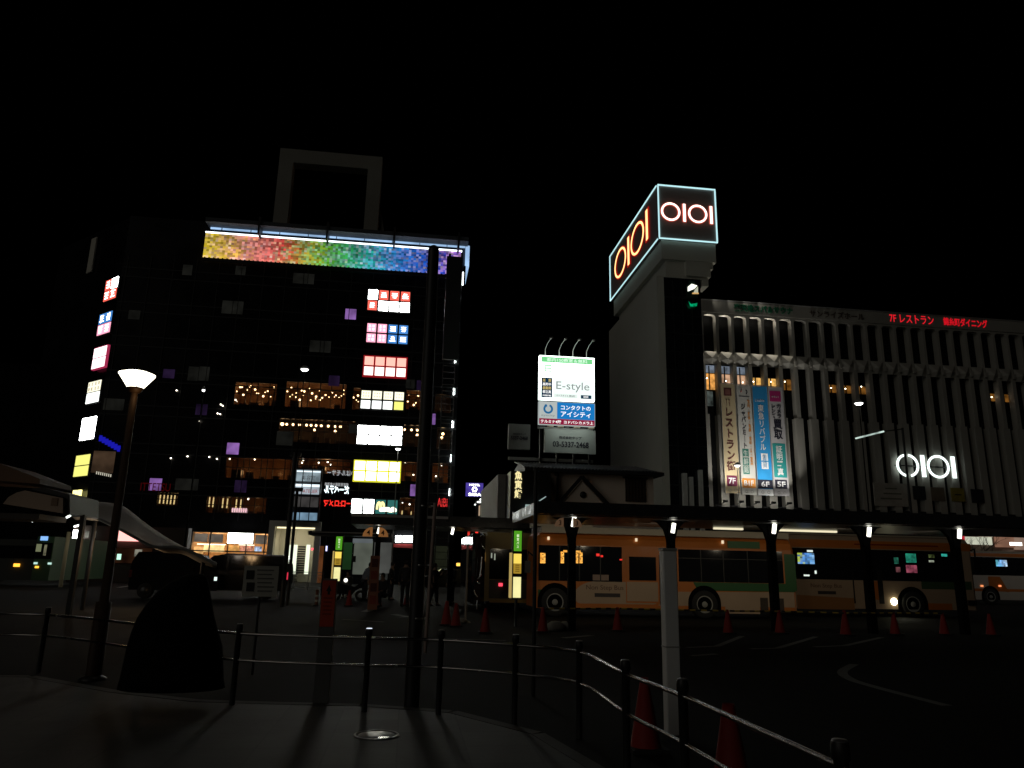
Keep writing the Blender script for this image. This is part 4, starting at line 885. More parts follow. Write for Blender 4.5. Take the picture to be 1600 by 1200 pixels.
for i, x in enumerate((853, 875, 896.5, 918)):
    p = WJ.p(WJ.uz(x, 556, -.2)[0], r[3] - .3, -.5); b = MB(); b.tube([p, p + Vector((0, 0, .9)), p + Vector((.1, -.35, 1.25)), p + Vector((.2, -1.1, 1.4))], .035, 6); b.tube([p + Vector((.2, -1.1, 1.4)), p + Vector((.22, -1.45, 1.32))], .08, 8)
    tag(b.build('billboard_lamp_arm', M_GREY), ['thin unlit lamp arm above the white billboard, nearest the alley', 'thin unlit lamp arm above the green strip, second from the alley', 'thin unlit lamp arm above the green strip, second from the tower', 'thin unlit lamp arm above the white billboard, nearest the tower'][i], 'lamp', 'lamp arms above the billboard', 'thing')

# ------------------------------------------------------------------ small plastered building with a dark tiled roof
YS = 46.0; WQ = front(YS)
s0 = WQ.uz(853, 755)[0]; s1 = WQ.uz(1021, 760)[0]; zt_ = WQ.uz(935, 738)[1]; zr1 = WQ.uz(900, 713)[1]
SHB = thing('sushi_house', 'small plastered building with dark tiled roof and decorative gable below the billboards', 'building', ((s0 + s1) / 2, YS, 0))
b = MB(); b.box(s0, s1, YS, YS + 9, 0, zt_); b.build('wall', prin('plaster', (.82, .69, .57), .85, noise=.12, scale=.8), SHB)
M_ROOF = prin('roof_tile', (.02, .02, .022), .55, noise=.3, scale=4)
k0 = WQ.uz(818, 720)[0]
b = MB(); b.add([(k0, YS - .7, zt_ - .15), (s1 + .5, YS - .7, zt_ - .15), (s1 + .5, YS - .7, zt_ + .05), (k0, YS - .7, zt_ + .05), (k0 + .3, YS + 4, zr1), (s1 + .1, YS + 4, zr1), (k0, YS + 9.5, zt_), (s1 + .5, YS + 9.5, zt_)], [(0, 1, 2, 3), (3, 2, 5, 4), (4, 5, 7, 6), (0, 3, 4, 6), (1, 7, 5, 2), (0, 6, 7, 1)])
for i in range(40):
    u = k0 + (s1 - k0) * i / 39; b.bar((u, YS - .66, zt_ + .08), (u, YS + 3.9, zr1 + .03), .09, .07)
b.build('roof', M_ROOF, SHB)
# gable with round vent
gx, gz = WQ.uz(909, 745, .4); ga = WQ.uz(873, 786, .4); gb_ = WQ.uz(950, 788, .4)
b = MB(); gz0 = min(ga[1], gb_[1]); b.wpoly(WQ, [(ga[0] + .25, gz0), (gb_[0] - .25, gz0), (gx, gz - .25)], .02, .4); G_ = b.build('gable', MATS['plaster'], SHB)
b = MB(); b.bar(WQ.p(ga[0], gz0, .45), WQ.p(gx, gz, .45), .2, .2, (0, 1, 0)); b.bar(WQ.p(gx, gz, .452), WQ.p(gb_[0], gz0, .452), .2, .2, (0, 1, 0)); b.build('verge_tiles', M_ROOF, G_)
q = WQ.uz(911, 773, .45); b = MB(); b.lathe([(0, .06), (.2, .06), (.2, 0)], WQ.p(q[0], q[1], .42), 20, (0, -1, 0)); b.build('round_vent', M_BLACK, G_)
r = WQ.rc(992, 766, 30, 36); b = MB(); b.wbox(WQ, *r, .003, .1); wq = b.build('window', prin('wood_window', (.06, .035, .022), .6, noise=.4), SHB)
b = MB(); b.wbox(WQ, r[0] - .15, r[1] + .15, r[3], r[3] + .1, .004, .2)
for i in range(7): u = r[0] + (r[1] - r[0]) * i / 6; b.wbox(WQ, u - .02, u + .02, r[2], r[3], .101, .13)
b.build('lattice', M_BLACK, wq)
q = WQ.uz(871, 741, .2); q2 = WQ.uz(874, 785, .2); b = MB(); b.tube([WQ.p(q[0], q[1], .02), WQ.p(q[0], q[1], .25), WQ.p(q[0] , q2[1], .25)], .07, 8); b.lathe([(.14, -.1), (.14, .12), (0, .12)], WQ.p(q[0] - .05, q[1], .25), 10); b.build('vent_pipe', M_BLACK, SHB)
# black corner slab with gold characters
WK = front(44.5); r = WK.rc(817, 786, 40, 100); b = MB(); b.box(r[0], s0 + .02, 44.5, YS + 9, 0, r[3]); b.build('black_panel', M_BLACK, SHB)
q = WK.uz(810, 757, .1); GS = text('gold_character_sign', '魚寅鮨', emis('gold_letters', (1, .86, .42), 1.0), WK, q[0], q[1], 1.62, .46, .06, vertical=True, bold=.03, spacing=1.05)
tag(GS, 'three glowing gold characters stacked on the black corner panel', 'sign', kind='thing')
b = MB(); q = WK.uz(828, 795, .5); b.wbox(WK, q[0] - .25, q[0] + .35, q[1] - .2, q[1] + .25, .3, .5); b.bar(WK.p(q[0] + .3, q[1] + .3, .5), WK.p(q[0] + .95, q[1] + .75, .5), .1, .06); tag(b.build('wall_sign', emis('pale_teal', (.45, .62, .6), .6)), 'small pale sign jutting from the black corner panel', 'sign', kind='thing')
# grey neighbour wall
r = WK.rc(788, 775, 19, 70, -2); b = MB(); b.box(r[0] + .0, r[1] + .4, 46.8, 58, 0, r[3]); NB = b.build('narrow_building', prin('grey_render', (.32, .31, .29), .8, noise=.2)); tag(NB, 'narrow grey rendered building between the alley and the black corner panel', 'building', kind='thing')

# ------------------------------------------------------------------ the alley beyond
WA = front(88)
r = WA.rc(764, 830, 74, 100); b = MB(); b.box(r[0], r[1] + 3, 95, 110, 0, r[3] - 3); AB = b.build('wall', prin('alley_wall', (.03, .03, .03), .8)); T = thing('alley_building', 'dark block closing the narrow alley behind the hotel sign', 'building', ((r[0] + r[1]) / 2, 95, 0)); AB.parent = T; AB.matrix_parent_inverse = parent_inv(T)
WX = front(84); r = WX.rc(757, 800, 26, 40)
T = thing('lit_shop_building', 'building with tall warm lit window slits in the alley', 'building', WX.p((r[0] + r[1]) / 2, 0, 0)); b = MB(); b.box(r[0], r[1] + 2, 84.05, 92, 0, r[3]); b.build('wall', MATS['alley_wall'], T)
for i in range(5):
    q = WX.rc(749 + i * 4.2, 798 - i * 2.4, 2.2, 16 + i * 3); b = MB(); b.wbox(WX, *q, -.04, .05); b.build('lit_slit', emis('warm_slit', (.8, .58, .38), .5), T)
WH = front(80); r = WH.rc(741.5, 765, 27, 21)
HS = thing('hotel_sign', 'purple lit hotel sign with a white ring emblem above the alley', 'sign', WH.p((r[0] + r[1]) / 2, r[2], 0))
b = MB(); b.wbox(WH, *r, -.3, 0); b.build('sign_box', emis('hotel_purple', (.09, .06, .40), .75, .5, 1.2), HS)
cu, cz = (r[0] + r[1]) / 2, (r[2] + r[3]) / 2; Wd, H = r[1] - r[0], r[3] - r[2]
text('lettering', 'HOTEL', SGL, WH, cu, r[3] - H * .15, H * .16, Wd * .62, .01, HS, .01); text('lettering', 'SARA', SGL, WH, cu + .05, r[2] + H * .14, H * .22, Wd * .72, .01, HS, .01, bold=.03)
b = MB(); b.ring(WH, cu, cz + .02, H * .21, H * .12, .01, .03, n=6); b.build('ring_emblem', SGL, HS)
for i, (x, y) in enumerate(((757, 777), (754, 780.5), (749.5, 784.5), (745, 788.5), (743, 790.5))):
    p = atY(x, y, 70 + i * 5); b = MB(); b.lathe([(0, -.08), (.28, -.05), (.28, .05), (0, .1)], p, 10); b.tube([p + Vector((0, 0, .08)), p + Vector((.9, 0, .2))], .03, 6)
    tag(b.build('alley_lamp', emis('alley_white', (.95, 1, .95), 4)), ['small white lamp at the alley mouth, nearest the plaza', 'second small white lamp along the alley', 'third small white lamp, midway along the alley', 'fourth small white lamp along the alley', 'small white lamp deepest in the alley'][i], 'lamp', 'lamps along the alley', 'thing')
WZ = front(62)
q = WZ.uz(732.5, 829, 0); NT = text('red_neon_sign', '居酒屋', emis('neon_sign_red', (1, .05, .03), 1.4), WZ, q[0], q[1], .8, .22, 0, vertical=True); tag(NT, 'small upright red neon characters at the alley mouth', 'sign', kind='thing')
q = WZ.rc(745, 832, 4, 6); b = MB(); b.wbox(WZ, *q, -.1, 0); b.wbox(WZ, q[0] + .02, q[1] - .02, q[3] + .02, q[3] + .08, -.1, 0); tag(b.build('red_lantern_sign', MATS['neon_sign_red']), 'tiny square red lit sign beyond the bus', 'sign', kind='thing')
T = thing('alley_storefront', 'red and white lit narrow storefront deep in the alley', 'shop', WZ.p(WZ.uz(740, 880)[0], 0, 0))
for x, y, w_, h_, m_ in ((738, 868, 7, 22, emis('neon_pinkred', (1, .22, .14), .8, .6, 3)), (743.5, 864, 3, 24, emis('neon_peach', (1, .62, .45), 1.8)), (737, 851, 10, 5, emis('neon_dimred', (.8, .06, .04), .7)), (738, 845, 20, 8, emis('indigo_fascia', (.08, .06, .25), .25))):
    q = WZ.rc(x, y, w_, h_); b = MB(); b.wbox(WZ, *q, -.1, 0.001 * w_); b.build('lit_panel', m_, T)
b = MB(); q = WZ.rc(738, 880, 26, 60); b.wbox(WZ, q[0], q[1], 0, q[3], -.6, -.12); b.build('wall', MATS['alley_wall'], T)

# ------------------------------------------------------------------ bus platform canopies
YP = 20.5; WP = front(19.4)
zc_t = WP.uz(1000, 788)[1]; zc_b = WP.uz(1000, 807)[1]; x0 = atY(836, 800, 19.4).x; x1 = atY(1800, 800, 19.4).x
PC = thing('bus_platform_canopy', 'long dark flat bus platform canopy in front of the orange buses, lamps on its posts', 'canopy', ((x0 + x1) / 2, 21.5, 0))
b = MB(); b.box(x0, x1, 19.4, 23.6, zc_b + .05, zc_t - .03); b.box(x0, x1, 19.36, 19.6, zc_b, zc_t); b.box(x0, x1, 23.601, 23.7, zc_b, zc_t + .02); b.build('roof', prin('canopy_roof', (.035, .035, .037), .3, noise=.2), PC)
lamp_m = emis('platform_tube', (1, .98, .84), 3)
BUSLIGHT = 34
def plat_post(base, tube, parent, y_, zroof, arms=True, w_=.2):
    p = atY(base[0], base[1], y_); x = p.x; q = atY(tube[0], tube[1], y_ - .22)
    b = MB(); b.box(x - w_ * .5, x + w_ * .5, y_ - .1, y_ + .1, 0, zroof)
    if arms:
        for s in (-1, 1):
            pts = [(x + s * w_ * .5, zroof - .75), (x + s * w_ * .62, zroof - .5), (x + s * w_ * 1.0, zroof - .25), (x + s * w_ * 1.9, zroof - .06), (x + s * w_ * 3.2, zroof - .001), (x + s * w_ * .5, zroof - .001)]
            W = front(y_); b.wpoly(W, pts, -.06, .06)
    po = b.build('post', prin('post_black', (.004, .004, .004), .8, spec=.05), parent)
    b = MB(); c_ = Vector((x, y_ - .24, q.z)); b.tube([c_ + Vector((-.02, 0, -.13)), c_ + Vector((.03, 0, .13))], .055, 12); b.build('lamp_tube', lamp_m, po)
    b = MB(); b.box(c_.x - .04, c_.x + .04, y_ - .19, y_ - .1, c_.z - .15, c_.z + .15); b.build('lamp_bracket', M_BLACK, po)
    lamp('SPOT', (x, y_ + .6, zroof - .25), BUSLIGHT if w_ == .2 else 6, (1, .86, .62), .15, (x, y_ + 5.6, 1.1), 120, .9)
    return x
for bx_, tx in (((893, 985), (888, 815)), ((1052, 985), (1048, 825)), ((1213, 985), (1203, 826)), ((1364, 985), (1351, 831)), ((1508, 985), (1493, 834))):
    px_ = plat_post(bx_, tx, PC, YP, zc_b)
b = MB(); b.box(x0, x1, 19.6, 23.5, zc_b - .02, zc_b + .045)
b.build('soffit', prin('soffit_panel', (.10, .10, .10), .35), PC)
for xa, xb, yy in ((1115, 1160, 819), (1206, 1306, 821)):
    a_, c_ = atY(xa, yy, 22.6), atY(xb, yy, 22.6); b = MB(); b.box(a_.x, c_.x, 22.55, 22.65, zc_b - .09, zc_b - .03); b.build('soffit_tube', emis('soffit_tube', (1, .9, .6), .9), PC)
# farther canopy of the next platform
W4 = front(31.5); z4t = W4.uz(640, 805)[1]; z4b = W4.uz(640, 821)[1]; xa = atY(549, 812, 31.5).x; xb = atY(836, 812, 31.5).x
PD = thing('bus_platform_canopy', 'shorter dark canopy over the farther bus platform by the waiting people', 'canopy', ((xa + xb) / 2, 33, 0))
b = MB(); b.box(xa, xb, 31.5, 35.5, z4b, z4t - .05); b.box(xa, xb, 31.45, 31.6, z4b + .01, z4t); b.build('roof', MATS['canopy_roof'], PD)
b = MB(); b.box(xa, atY(700, 812, 31.5).x, 31.40, 31.44, z4t - .12, z4t - .02); b.build('gutter', prin('gutter_metal', (.75, .75, .78), .3, .8), PD)
for bx_, tx in (((585, 940), (587, 829)), ((702, 944), (700, 830)), ((807, 944), (806, 812))): plat_post(bx_, tx, PD, 33, z4b, False, .22)
# stop number signs: fans either side of a post
def stop_fan(num, cx_, cy_, y_, h_px, lab, bright):
    W = front(y_); q = W.uz(cx_, cy_); r = W.rc(cx_, cy_, 10, h_px); R_ = (r[3] - r[2])
    T = thing('stop_number_sign', lab, 'sign', W.p(q[0], r[2], 0), 'fan shaped stop number signs')
    b = MB(); 
    for s in (0, 1):
        pts = [(q[0] + (.13 if s else -.13), r[2])]
        for i in range(9):
            a = math.pi / 2 * i / 8; pts.append((q[0] + (.13 + R_ * 1.02 * math.cos(a) if s else -.13 - R_ * 1.02 * math.cos(a)), r[2] + R_ * math.sin(a)))
        b.wpoly(W, pts, -.02, .02)
    b.build('fan_board', bright, T)
    for s in (-1, 1): text('numeral', num, KB, W, q[0] + s * (.13 + R_ * .42), r[2] + R_ * .42, R_ * .55, None, .021, T, .006, bold=.01)
stop_fan('4', 587, 831, 32.6, 15, 'orange fan shaped stop sign numbered 4 on the farther platform', emis('fan_orange', (.62, .26, .08), .30, .2, 2))
stop_fan('3', 888, 816, 20.1, 14, 'dull orange fan shaped stop sign numbered 3 above the orange bus', emis('fan_dull', (.40, .22, .12), .16, .2, 2))
# lit bus stop totems
def totem(x, ya, yb, y_, w_px, lab):
    W = front(y_); r = W.rc(x, (ya + yb) / 2, w_px, yb - ya); H = r[3] - r[2]
    T = thing('bus_stop_totem', lab, 'bus stop', W.p((r[0] + r[1]) / 2, 0, 0), 'lit bus stop totems')
    b = MB(); b.wbox(W, r[0] - .03, r[1] + .03, r[2] - .04, r[3] + .05, -.3, -.02); b.wbox(W, r[0] + .08, r[1] - .08, 0, r[2] - .041, -.25, -.05); b.build('case', M_DARK, T)
    for i, (a_, c_, m_) in enumerate(((0, .31, emis('totem_green', (.10, .42, .02), .75)), (.345, .49, emis('totem_yellow', (1, .74, .12), 1.0)), (.49, .645, emis('totem_ochre', (.62, .38, .04), .6)), (.69, 1.0, emis('totem_cream', (1, .93, .42), .95, .08, 3)))):
        b = MB(); b.wbox(W, r[0], r[1], r[3] - H * c_ + (.01 if i != 1 else 0), r[3] - H * a_, -.019, 0); b.build('light_panel', m_, T)
    text('lettering', '都営バス', emis('totem_letter', (.8, .95, .6), 1), W, (r[0] + r[1]) / 2, r[3] - H * .155, H * .21, (r[1] - r[0]) * .34, .001, T, .006, vertical=True, bold=.02, spacing=1.2)
    b = MB()
    for i in range(4): z = r[3] - H * (.515 + .03 * i); b.wbox(W, r[0] + .05, r[1] - .05, z - .008, z + .008, .001, .006)
    b.build('printed_line', prin('totem_print', (.2, .1, .02), .6), T)
    b = MB(); b.wbox(W, r[0] - .09, r[0] - .035, r[2], r[3] - H * .33, -.25, -.05); b.build('side_light', emis('totem_side', (.85, .62, .2), .5), T)
totem(528, 838, 908, 29.5, 10, 'green, yellow and cream lit totem before the bus shelter')
totem(808.5, 829, 934, 21.5, 12, 'green, yellow and cream lit totem at the front end of the orange bus')

# ------------------------------------------------------------------ buses
BO = prin('bus_orange', (.60, .18, .03), .42, noise=.14, scale=1.2); BCm = prin('bus_cream', (.50, .36, .25), .45, noise=.14, scale=1.2); BGn = prin('bus_green', (.025, .13, .035), .45); BRf = prin('bus_roof', (.50, .44, .34), .5, noise=.1)
BOc = prin('bus_ochre', (.40, .30, .10), .45)
def bus_body(T, x0, x1, y0, z0_, z1, base, roof, depth=2.35, stripe=None):
    prof = [(0, z0_), (0, z1 - .42), (.05, z1 - .2), (.18, z1 - .06), (.4, z1), (depth - .4, z1), (depth - .18, z1 - .06), (depth - .05, z1 - .2), (depth, z1 - .42), (depth, z0_)]
    b = MB(); n = len(prof); xs = [x0, x0 + .12, x1 - .12, x1]; vs_ = []
    for i, x in enumerate(xs):
        k_ = .1 if i in (0, 3) else 0
        for y, z in prof: vs_.append((x, y0 + y + (k_ if y < depth / 2 else -k_), z - (k_ if z > z0_ + .1 else 0)))
    fs = [tuple(range(n - 1, -1, -1)), tuple(range(3 * n, 4 * n))] + [(i * n + j, i * n + (j + 1) % n, (i + 1) * n + (j + 1) % n, (i + 1) * n + j) for i in range(3) for j in range(n)]
    b.add(vs_, fs); o = b.build('body', base, T)
    b = MB(); b.box(x0 + .3, x1 - .3, y0 + .35, y0 + depth - .35, z1 + .003, z1 + .05); b.build('roof_panel', roof, T); return o
def bus_wheel(T, x, y0, r_=.48):
    b = MB(); b.lathe([(r_ * .62, .02), (r_ * .95, .0), (r_, .04), (r_, .24), (0, .24)], (x, y0 - .05, r_ + .0), 28, (0, 1, 0)); t_ = b.build('wheel', M_RUBBER, T)
    b = MB(); b.lathe([(0, -.01), (r_ * .18, -.02), (r_ * .22, .05), (r_ * .5, .06), (r_ * .6, .0), (r_ * .62, .03)], (x, y0 - .05, r_), 24, (0, 1, 0)); b.build('rim', M_GREY, t_)
def arch_panel(T, W, x, y0, r_=.60):
    pts = [(x + r_ * math.cos(math.pi * i / 16), .52 + r_ * math.sin(math.pi * i / 16)) for i in range(17)]; pts += [(x - r_, .3), (x + r_, .3)]
    b = MB(); b.wpoly(W, pts, -.02, .016); b.build('wheel_arch', prin('arch_black', (.004, .004, .004), .9, spec=.05), T)
def prect(W, x0, y0, x1, y1, off=0):
    cx_, cy_ = (x0 + x1) / 2, (y0 + y1) / 2; return W.rc(cx_, cy_, x1 - x0, y1 - y0, off)
# --- bus one: orange, nearest
YB = 26.2; W1 = front(YB)
xl, xr = W1.uz(839, 900)[0], W1.uz(1244, 905)[0]; zr = W1.uz(1000, 835)[1]
B1 = thing('city_bus', 'orange and cream city bus with lit amber destination panel, nearest at the platform', 'bus', ((xl + xr) / 2, YB + 1.2, 0), 'city buses')
bus_body(B1, xl, xr, YB, .28, zr, BO, BRf)
b = MB(); b.box(xl + .15, xr - .15, YB + .06, YB + 2.2, zr - .02, zr + .2); b.build('roof_fairing', BRf, B1)
r = prect(W1, 841, 824, 930, 838); b = MB(); b.box(r[0], r[1], YB + .3, YB + 1.9, zr + .21, max(r[3], zr + .45)); b.build('air_unit', BRf, B1)
def panel(T, W, pts, mat, name='livery_panel', o1=.006): b = MB(); b.wpoly(W, pts, -.01, o1); return b.build(name, mat, T)
zs0 = .36
q = prect(W1, 1030, 926, 1243, 965); panel(B1, W1, [(q[0], .42), (q[1], .42), (q[1], q[3] + .05), (q[0] + .5, q[3])], BCm)
c_ = W1.uz(964, 931); a_ = W1.uz(1030, 931)[0] - c_[0]; zz = W1.uz(960, 909)[1] - c_[1]
pts = [(c_[0] + a_ * math.copysign(abs(math.cos(t)) ** .75, math.cos(t)), max(.45, min(c_[1] + zz, c_[1] + zz * 1.15 * math.sin(t)))) for t in [2 * math.pi * i / 40 for i in range(40)]]
panel(B1, W1, pts, BCm, o1=.008)
q = prect(W1, 1084, 911, 1243, 924); panel(B1, W1, [(q[0] + .15, q[2]), (q[1], q[2]), (q[1], q[3]), (q[0], q[3])], BGn, o1=.010)
q = prect(W1, 1137, 846, 1187, 857); panel(B1, W1, [(q[0], q[2]), (q[1], q[2]), (q[1], q[3]), (q[0], q[3])], BGn)
q = prect(W1, 1226, 857, 1244, 923); panel(B1, W1, [(q[0], q[2]), (q[1] - .02, q[2]), (q[1] - .02, q[3] - .2), (q[0], q[3] - .2)], BGn, o1=.005)
q = prect(W1, 840, 921, 854, 932); panel(B1, W1, [(q[0] + .02, q[2]), (q[1], q[2]), (q[1] - .15, q[3]), (q[0] + .02, q[3])], BGn)
def pane(T, W, x0, y0, x1, y1, name='window', o=.012, mat=M_GLASSDARK):
    r = prect(W, x0, y0, x1, y1); b = MB(); b.wbox(W, r[0], r[1], r[2], r[3], -.005, o); o_ = b.build(name, mat, T); return o_, r
wn1, r1 = pane(B1, W1, 842, 853, 972, 908); wn2, r2_ = pane(B1, W1, 1061, 860, 1224, 910)
dr = prect(W1, 978, 866, 1029, 953); b = MB(); b.wbox(W1, dr[0], dr[1], .5, dr[3], -.005, .012); D1 = b.build('door', BO, B1)
r = prect(W1, 983, 870, 1025, 907); b = MB(); b.wbox(W1, *r, .0125, .018); b.build('pane', M_GLASSDARK, D1)
b = MB(); b.wbox(W1, dr[0] + .03, dr[1] - .03, .55, r[2] - .05, .0125, .017); b.build('lower_panel', BCm, D1)
b = MB(); u = W1.uz(1031.5, 900)[0]; b.wbox(W1, u - .03, u + .03, .45, dr[3], -.004, .02); b.build('door_seal', M_BLACK, D1)
b = MB()
for x in (874, 905, 938): u = W1.uz(x, 880)[0]; b.wbox(W1, u - .02, u + .02, r1[2], r1[3], .0125, .02)
b.build('frame', M_BLACK, wn1)
b = MB()
for x in (1095, 1130, 1168, 1200): u = W1.uz(x, 880)[0]; b.wbox(W1, u - .02, u + .02, r2_[2], r2_[3], .0125, .02)
b.wbox(W1, r2_[0], r2_[1], r2_[3] - .32, r2_[3] - .29, .0126, .021); b.build('frame', M_BLACK, wn2)
dot = [(0, (1, .42, .06)), (1, (1, .50, .1))]
for x0_, y0_, x1_, y1_, cols, rows in ((844, 864, 852, 880, 3, 8), (876, 862, 881, 880, 2, 8), (890, 864, 896, 880, 2, 7), (897, 864, 903, 880, 2, 7), (904, 863, 910, 880, 2, 8), (880, 860, 907, 863, 9, 1)):
    r = prect(W1, x0_, y0_, x1_, y1_); b = MB(); b.wbox(W1, *r, .013, .02); b.build('destination_panel', pixel_screen('amber_dots', dot, 3, 9, 1.6, .2, 0) if 'amber_made' not in MATS else MATS['amber_made'], wn1); MATS.setdefault('amber_made', bpy.data.materials['amber_dots'])
for x, y, w_, h_ in ((934, 867, 5, 4), (940, 869, 4, 3), (970, 874.5, 4, 2)):
    r = W1.rc(x, y, w_, h_); b = MB(); b.wbox(W1, *r, .013, .02); b.build('red_lamp', emis('red_lamp', (1, .04, .03), .9), wn1)
r = prect(W1, 926, 898, 951, 907); b = MB(); b.wbox(W1, *r, .013, .018); b.build('notice', prin('notice', (.35, .25, .2), .6), wn1)
q = W1.uz(945, 919); text('lettering', 'Non Step Bus', prin('bus_print', (.16, .08, .05), .6), W1, q[0], q[1], .2, 1.32, .009, B1, .004)
q = W1.uz(949, 930); r = W1.rc(949, 930, 40, 6); b = MB(); b.wbox(W1, *r, .009, .012); b.build('printed_strip', prin('bus_print2', (.05, .04, .04), .6), B1)
for x, y in ((857, 841), (994, 843.5), (1129, 847)):
    r = W1.rc(x, y, 3.2, 5); b = MB(); b.wbox(W1, r[0], r[1], r[2], r[3], -.01, .03); b.build('marker_lamp', emis('marker', (1, .78, .5), .9), B1)
r = W1.rc(936, 830, 7, 5); b = MB(); b.wbox(W1, *r, -.3, -.1); b.build('marker_lamp', emis('marker_warm', (1, .72, .42), 1.3), B1)
for x in (867, 1101): u = W1.uz(x, 945)[0]; arch_panel(B1, W1, u, YB); bus_wheel(B1, u, YB)
r = prect(W1, 1188, 934, 1200, 955); r_2 = prect(W1, 1211, 935, 1225, 957)
for r in (r, r_2): b = MB(); b.wbox(W1, *r, -.005, .012); b.build('vent', prin('vent_dark', (.06, .045, .035), .7), B1)
q = prect(W1, 1133, 929, 1187, 959); b = MB(); b.wbox(W1, q[0], q[1], q[2], q[3], .004, .011); b.build('hatch', BCm, B1)
b = MB(); b.tube([(xl - .05, YB - .05, zr - .9), (xl - .35, YB - .25, zr - .7), (xl - .38, YB - .28, zr - 1.0)], .03, 6); b.box(xl - .48, xl - .28, YB - .33, YB - .22, zr - 1.4, zr - 1.0); b.build('mirror', M_BLACK, B1)
# --- bus two behind it
YB2 = 28.9; W2 = front(YB2); xl, xr = W2.uz(1230, 900)[0], W2.uz(1523, 900)[0]; zr = W2.uz(1330, 836)[1]
B2 = thing('city_bus', 'orange and cream city bus with a colourful screen in its window, behind the first', 'bus', ((xl + xr) / 2, YB2 + 1.2, 0), 'city buses')
bus_body(B2, xl, xr, YB2, .3, zr, BCm, BRf)
q = prect(W2, 1236, 846, 1522, 858); panel(B2, W2, [(q[0], q[2]), (q[1] - .1, q[2]), (q[1] - .1, q[3]), (q[0], q[3])], BO)
q = prect(W2, 1246, 930, 1335, 952); panel(B2, W2, [(q[0], q[2]), (q[1], q[2]), (q[1], q[3] - .1), (q[0], q[3])], prin('bus_brown', (.42, .19, .07), .45))
q = prect(W2, 1357, 908, 1374, 938); panel(B2, W2, [(q[0], q[2] + .1), (q[1], q[2]), (q[1], q[3]), (q[0], q[3])], BO)
q = prect(W2, 1450, 943, 1488, 953); panel(B2, W2, [(q[0], q[2]), (q[1], q[2]), (q[1], q[3]), (q[0], q[3])], BO)
q = prect(W2, 1440, 908, 1520, 921); panel(B2, W2, [(q[0], q[2]), (q[1] - .05, q[2]), (q[1] - .05, q[3]), (q[0], q[3])], prin('bus_dark_green', (.06, .12, .05), .45))
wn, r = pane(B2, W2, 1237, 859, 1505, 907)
r = prect(W2, 1246, 864, 1272, 881); b = MB(); b.wbox(W2, *r, .013, .02); b.build('colour_screen', pixel_screen('bus_screen', [(0, (.6, .75, .1)), (.25, (.1, .3, .9)), (.6, (.15, .45, .95)), (1, (.3, .6, 1))], 7, 6, 1.1, .5, 0), wn)
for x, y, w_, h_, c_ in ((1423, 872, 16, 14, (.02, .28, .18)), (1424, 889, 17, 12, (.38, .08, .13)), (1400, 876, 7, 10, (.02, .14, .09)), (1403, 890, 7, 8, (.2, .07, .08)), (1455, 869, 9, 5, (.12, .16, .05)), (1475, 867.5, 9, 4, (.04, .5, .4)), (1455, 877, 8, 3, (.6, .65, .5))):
    r = W2.rc(x, y, w_, h_); b = MB(); b.wbox(W2, *r, .013, .018); b.build('window_glow', emis('win_r%d' % x + '_%d' % y, c_, .5, .85, 5), wn)  # green and pink sign reflections on the glass, put in as emission
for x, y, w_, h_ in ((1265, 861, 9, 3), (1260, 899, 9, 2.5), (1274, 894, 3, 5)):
    r = W2.rc(x, y, w_, h_); b = MB(); b.wbox(W2, *r, .021, .026); b.build('window_gleam', emis('inner_lamp', (.9, 1, .9), .9), wn)
q = W2.uz(1291, 916); text('lettering', 'Non Step Bus', prin('bus_print', (.16, .08, .05), .6), W2, q[0], q[1], .2, 1.32, .009, B2, .004)
r = W2.rc(1292, 926, 28, 5); b = MB(); b.wbox(W2, *r, .007, .012); b.build('printed_strip', MATS['bus_print2'], B2)
for x, w_ in ((1376, 8), (1334, 2)): u = W2.uz(x, 920)[0]; r = W2.rc(x, 920, w_, 60); b = MB(); b.wbox(W2, r[0], r[1], .5, r[3], .007, .013); b.build('door_gap', M_BLACK, B2)
u, z = W2.uz(1397, 940); b = MB(); b.lathe([(0, -.1), (.08, -.09), (.14, 0)], (u, YB2 - .0, z), 16, (0, 1, 0)); b.build('headlight', emis('headlight', (1, .95, .62), 10), B2)
lamp('SPOT', (u, YB2 - .2, z), 12, (1, .95, .75), .06, (u + 1.0, YB2 - 4, 0), 110)
for x in (1426, ): u = W2.uz(x, 940)[0]; arch_panel(B2, W2, u, YB2, .66); bus_wheel(B2, u, YB2, .5)
u, z = W2.uz(1502, 868); b = MB(); b.tube([(xr - .05, YB2, zr - .5), (xr - .15, YB2 - .35, zr - .45), (xr - .2, YB2 - .4, zr - .8)], .035, 6); b.box(xr - .38, xr - .08, YB2 - .5, YB2 - .36, zr - 1.35, zr - .8); b.build('mirror', M_BLACK, B2)
r = W2.rc(1518, 942, 12, 8); b = MB(); b.wbox(W2, *r, -.1, .08); b.build('bumper', M_BLACK, B2)
b = MB(); rr = W2.rc(1400, 852, 130, 2); b.wbox(W2, *rr, .007, .02); b.build('gloss_strip', prin('red_trim', (.55, .08, .03), .15, .5), B2)
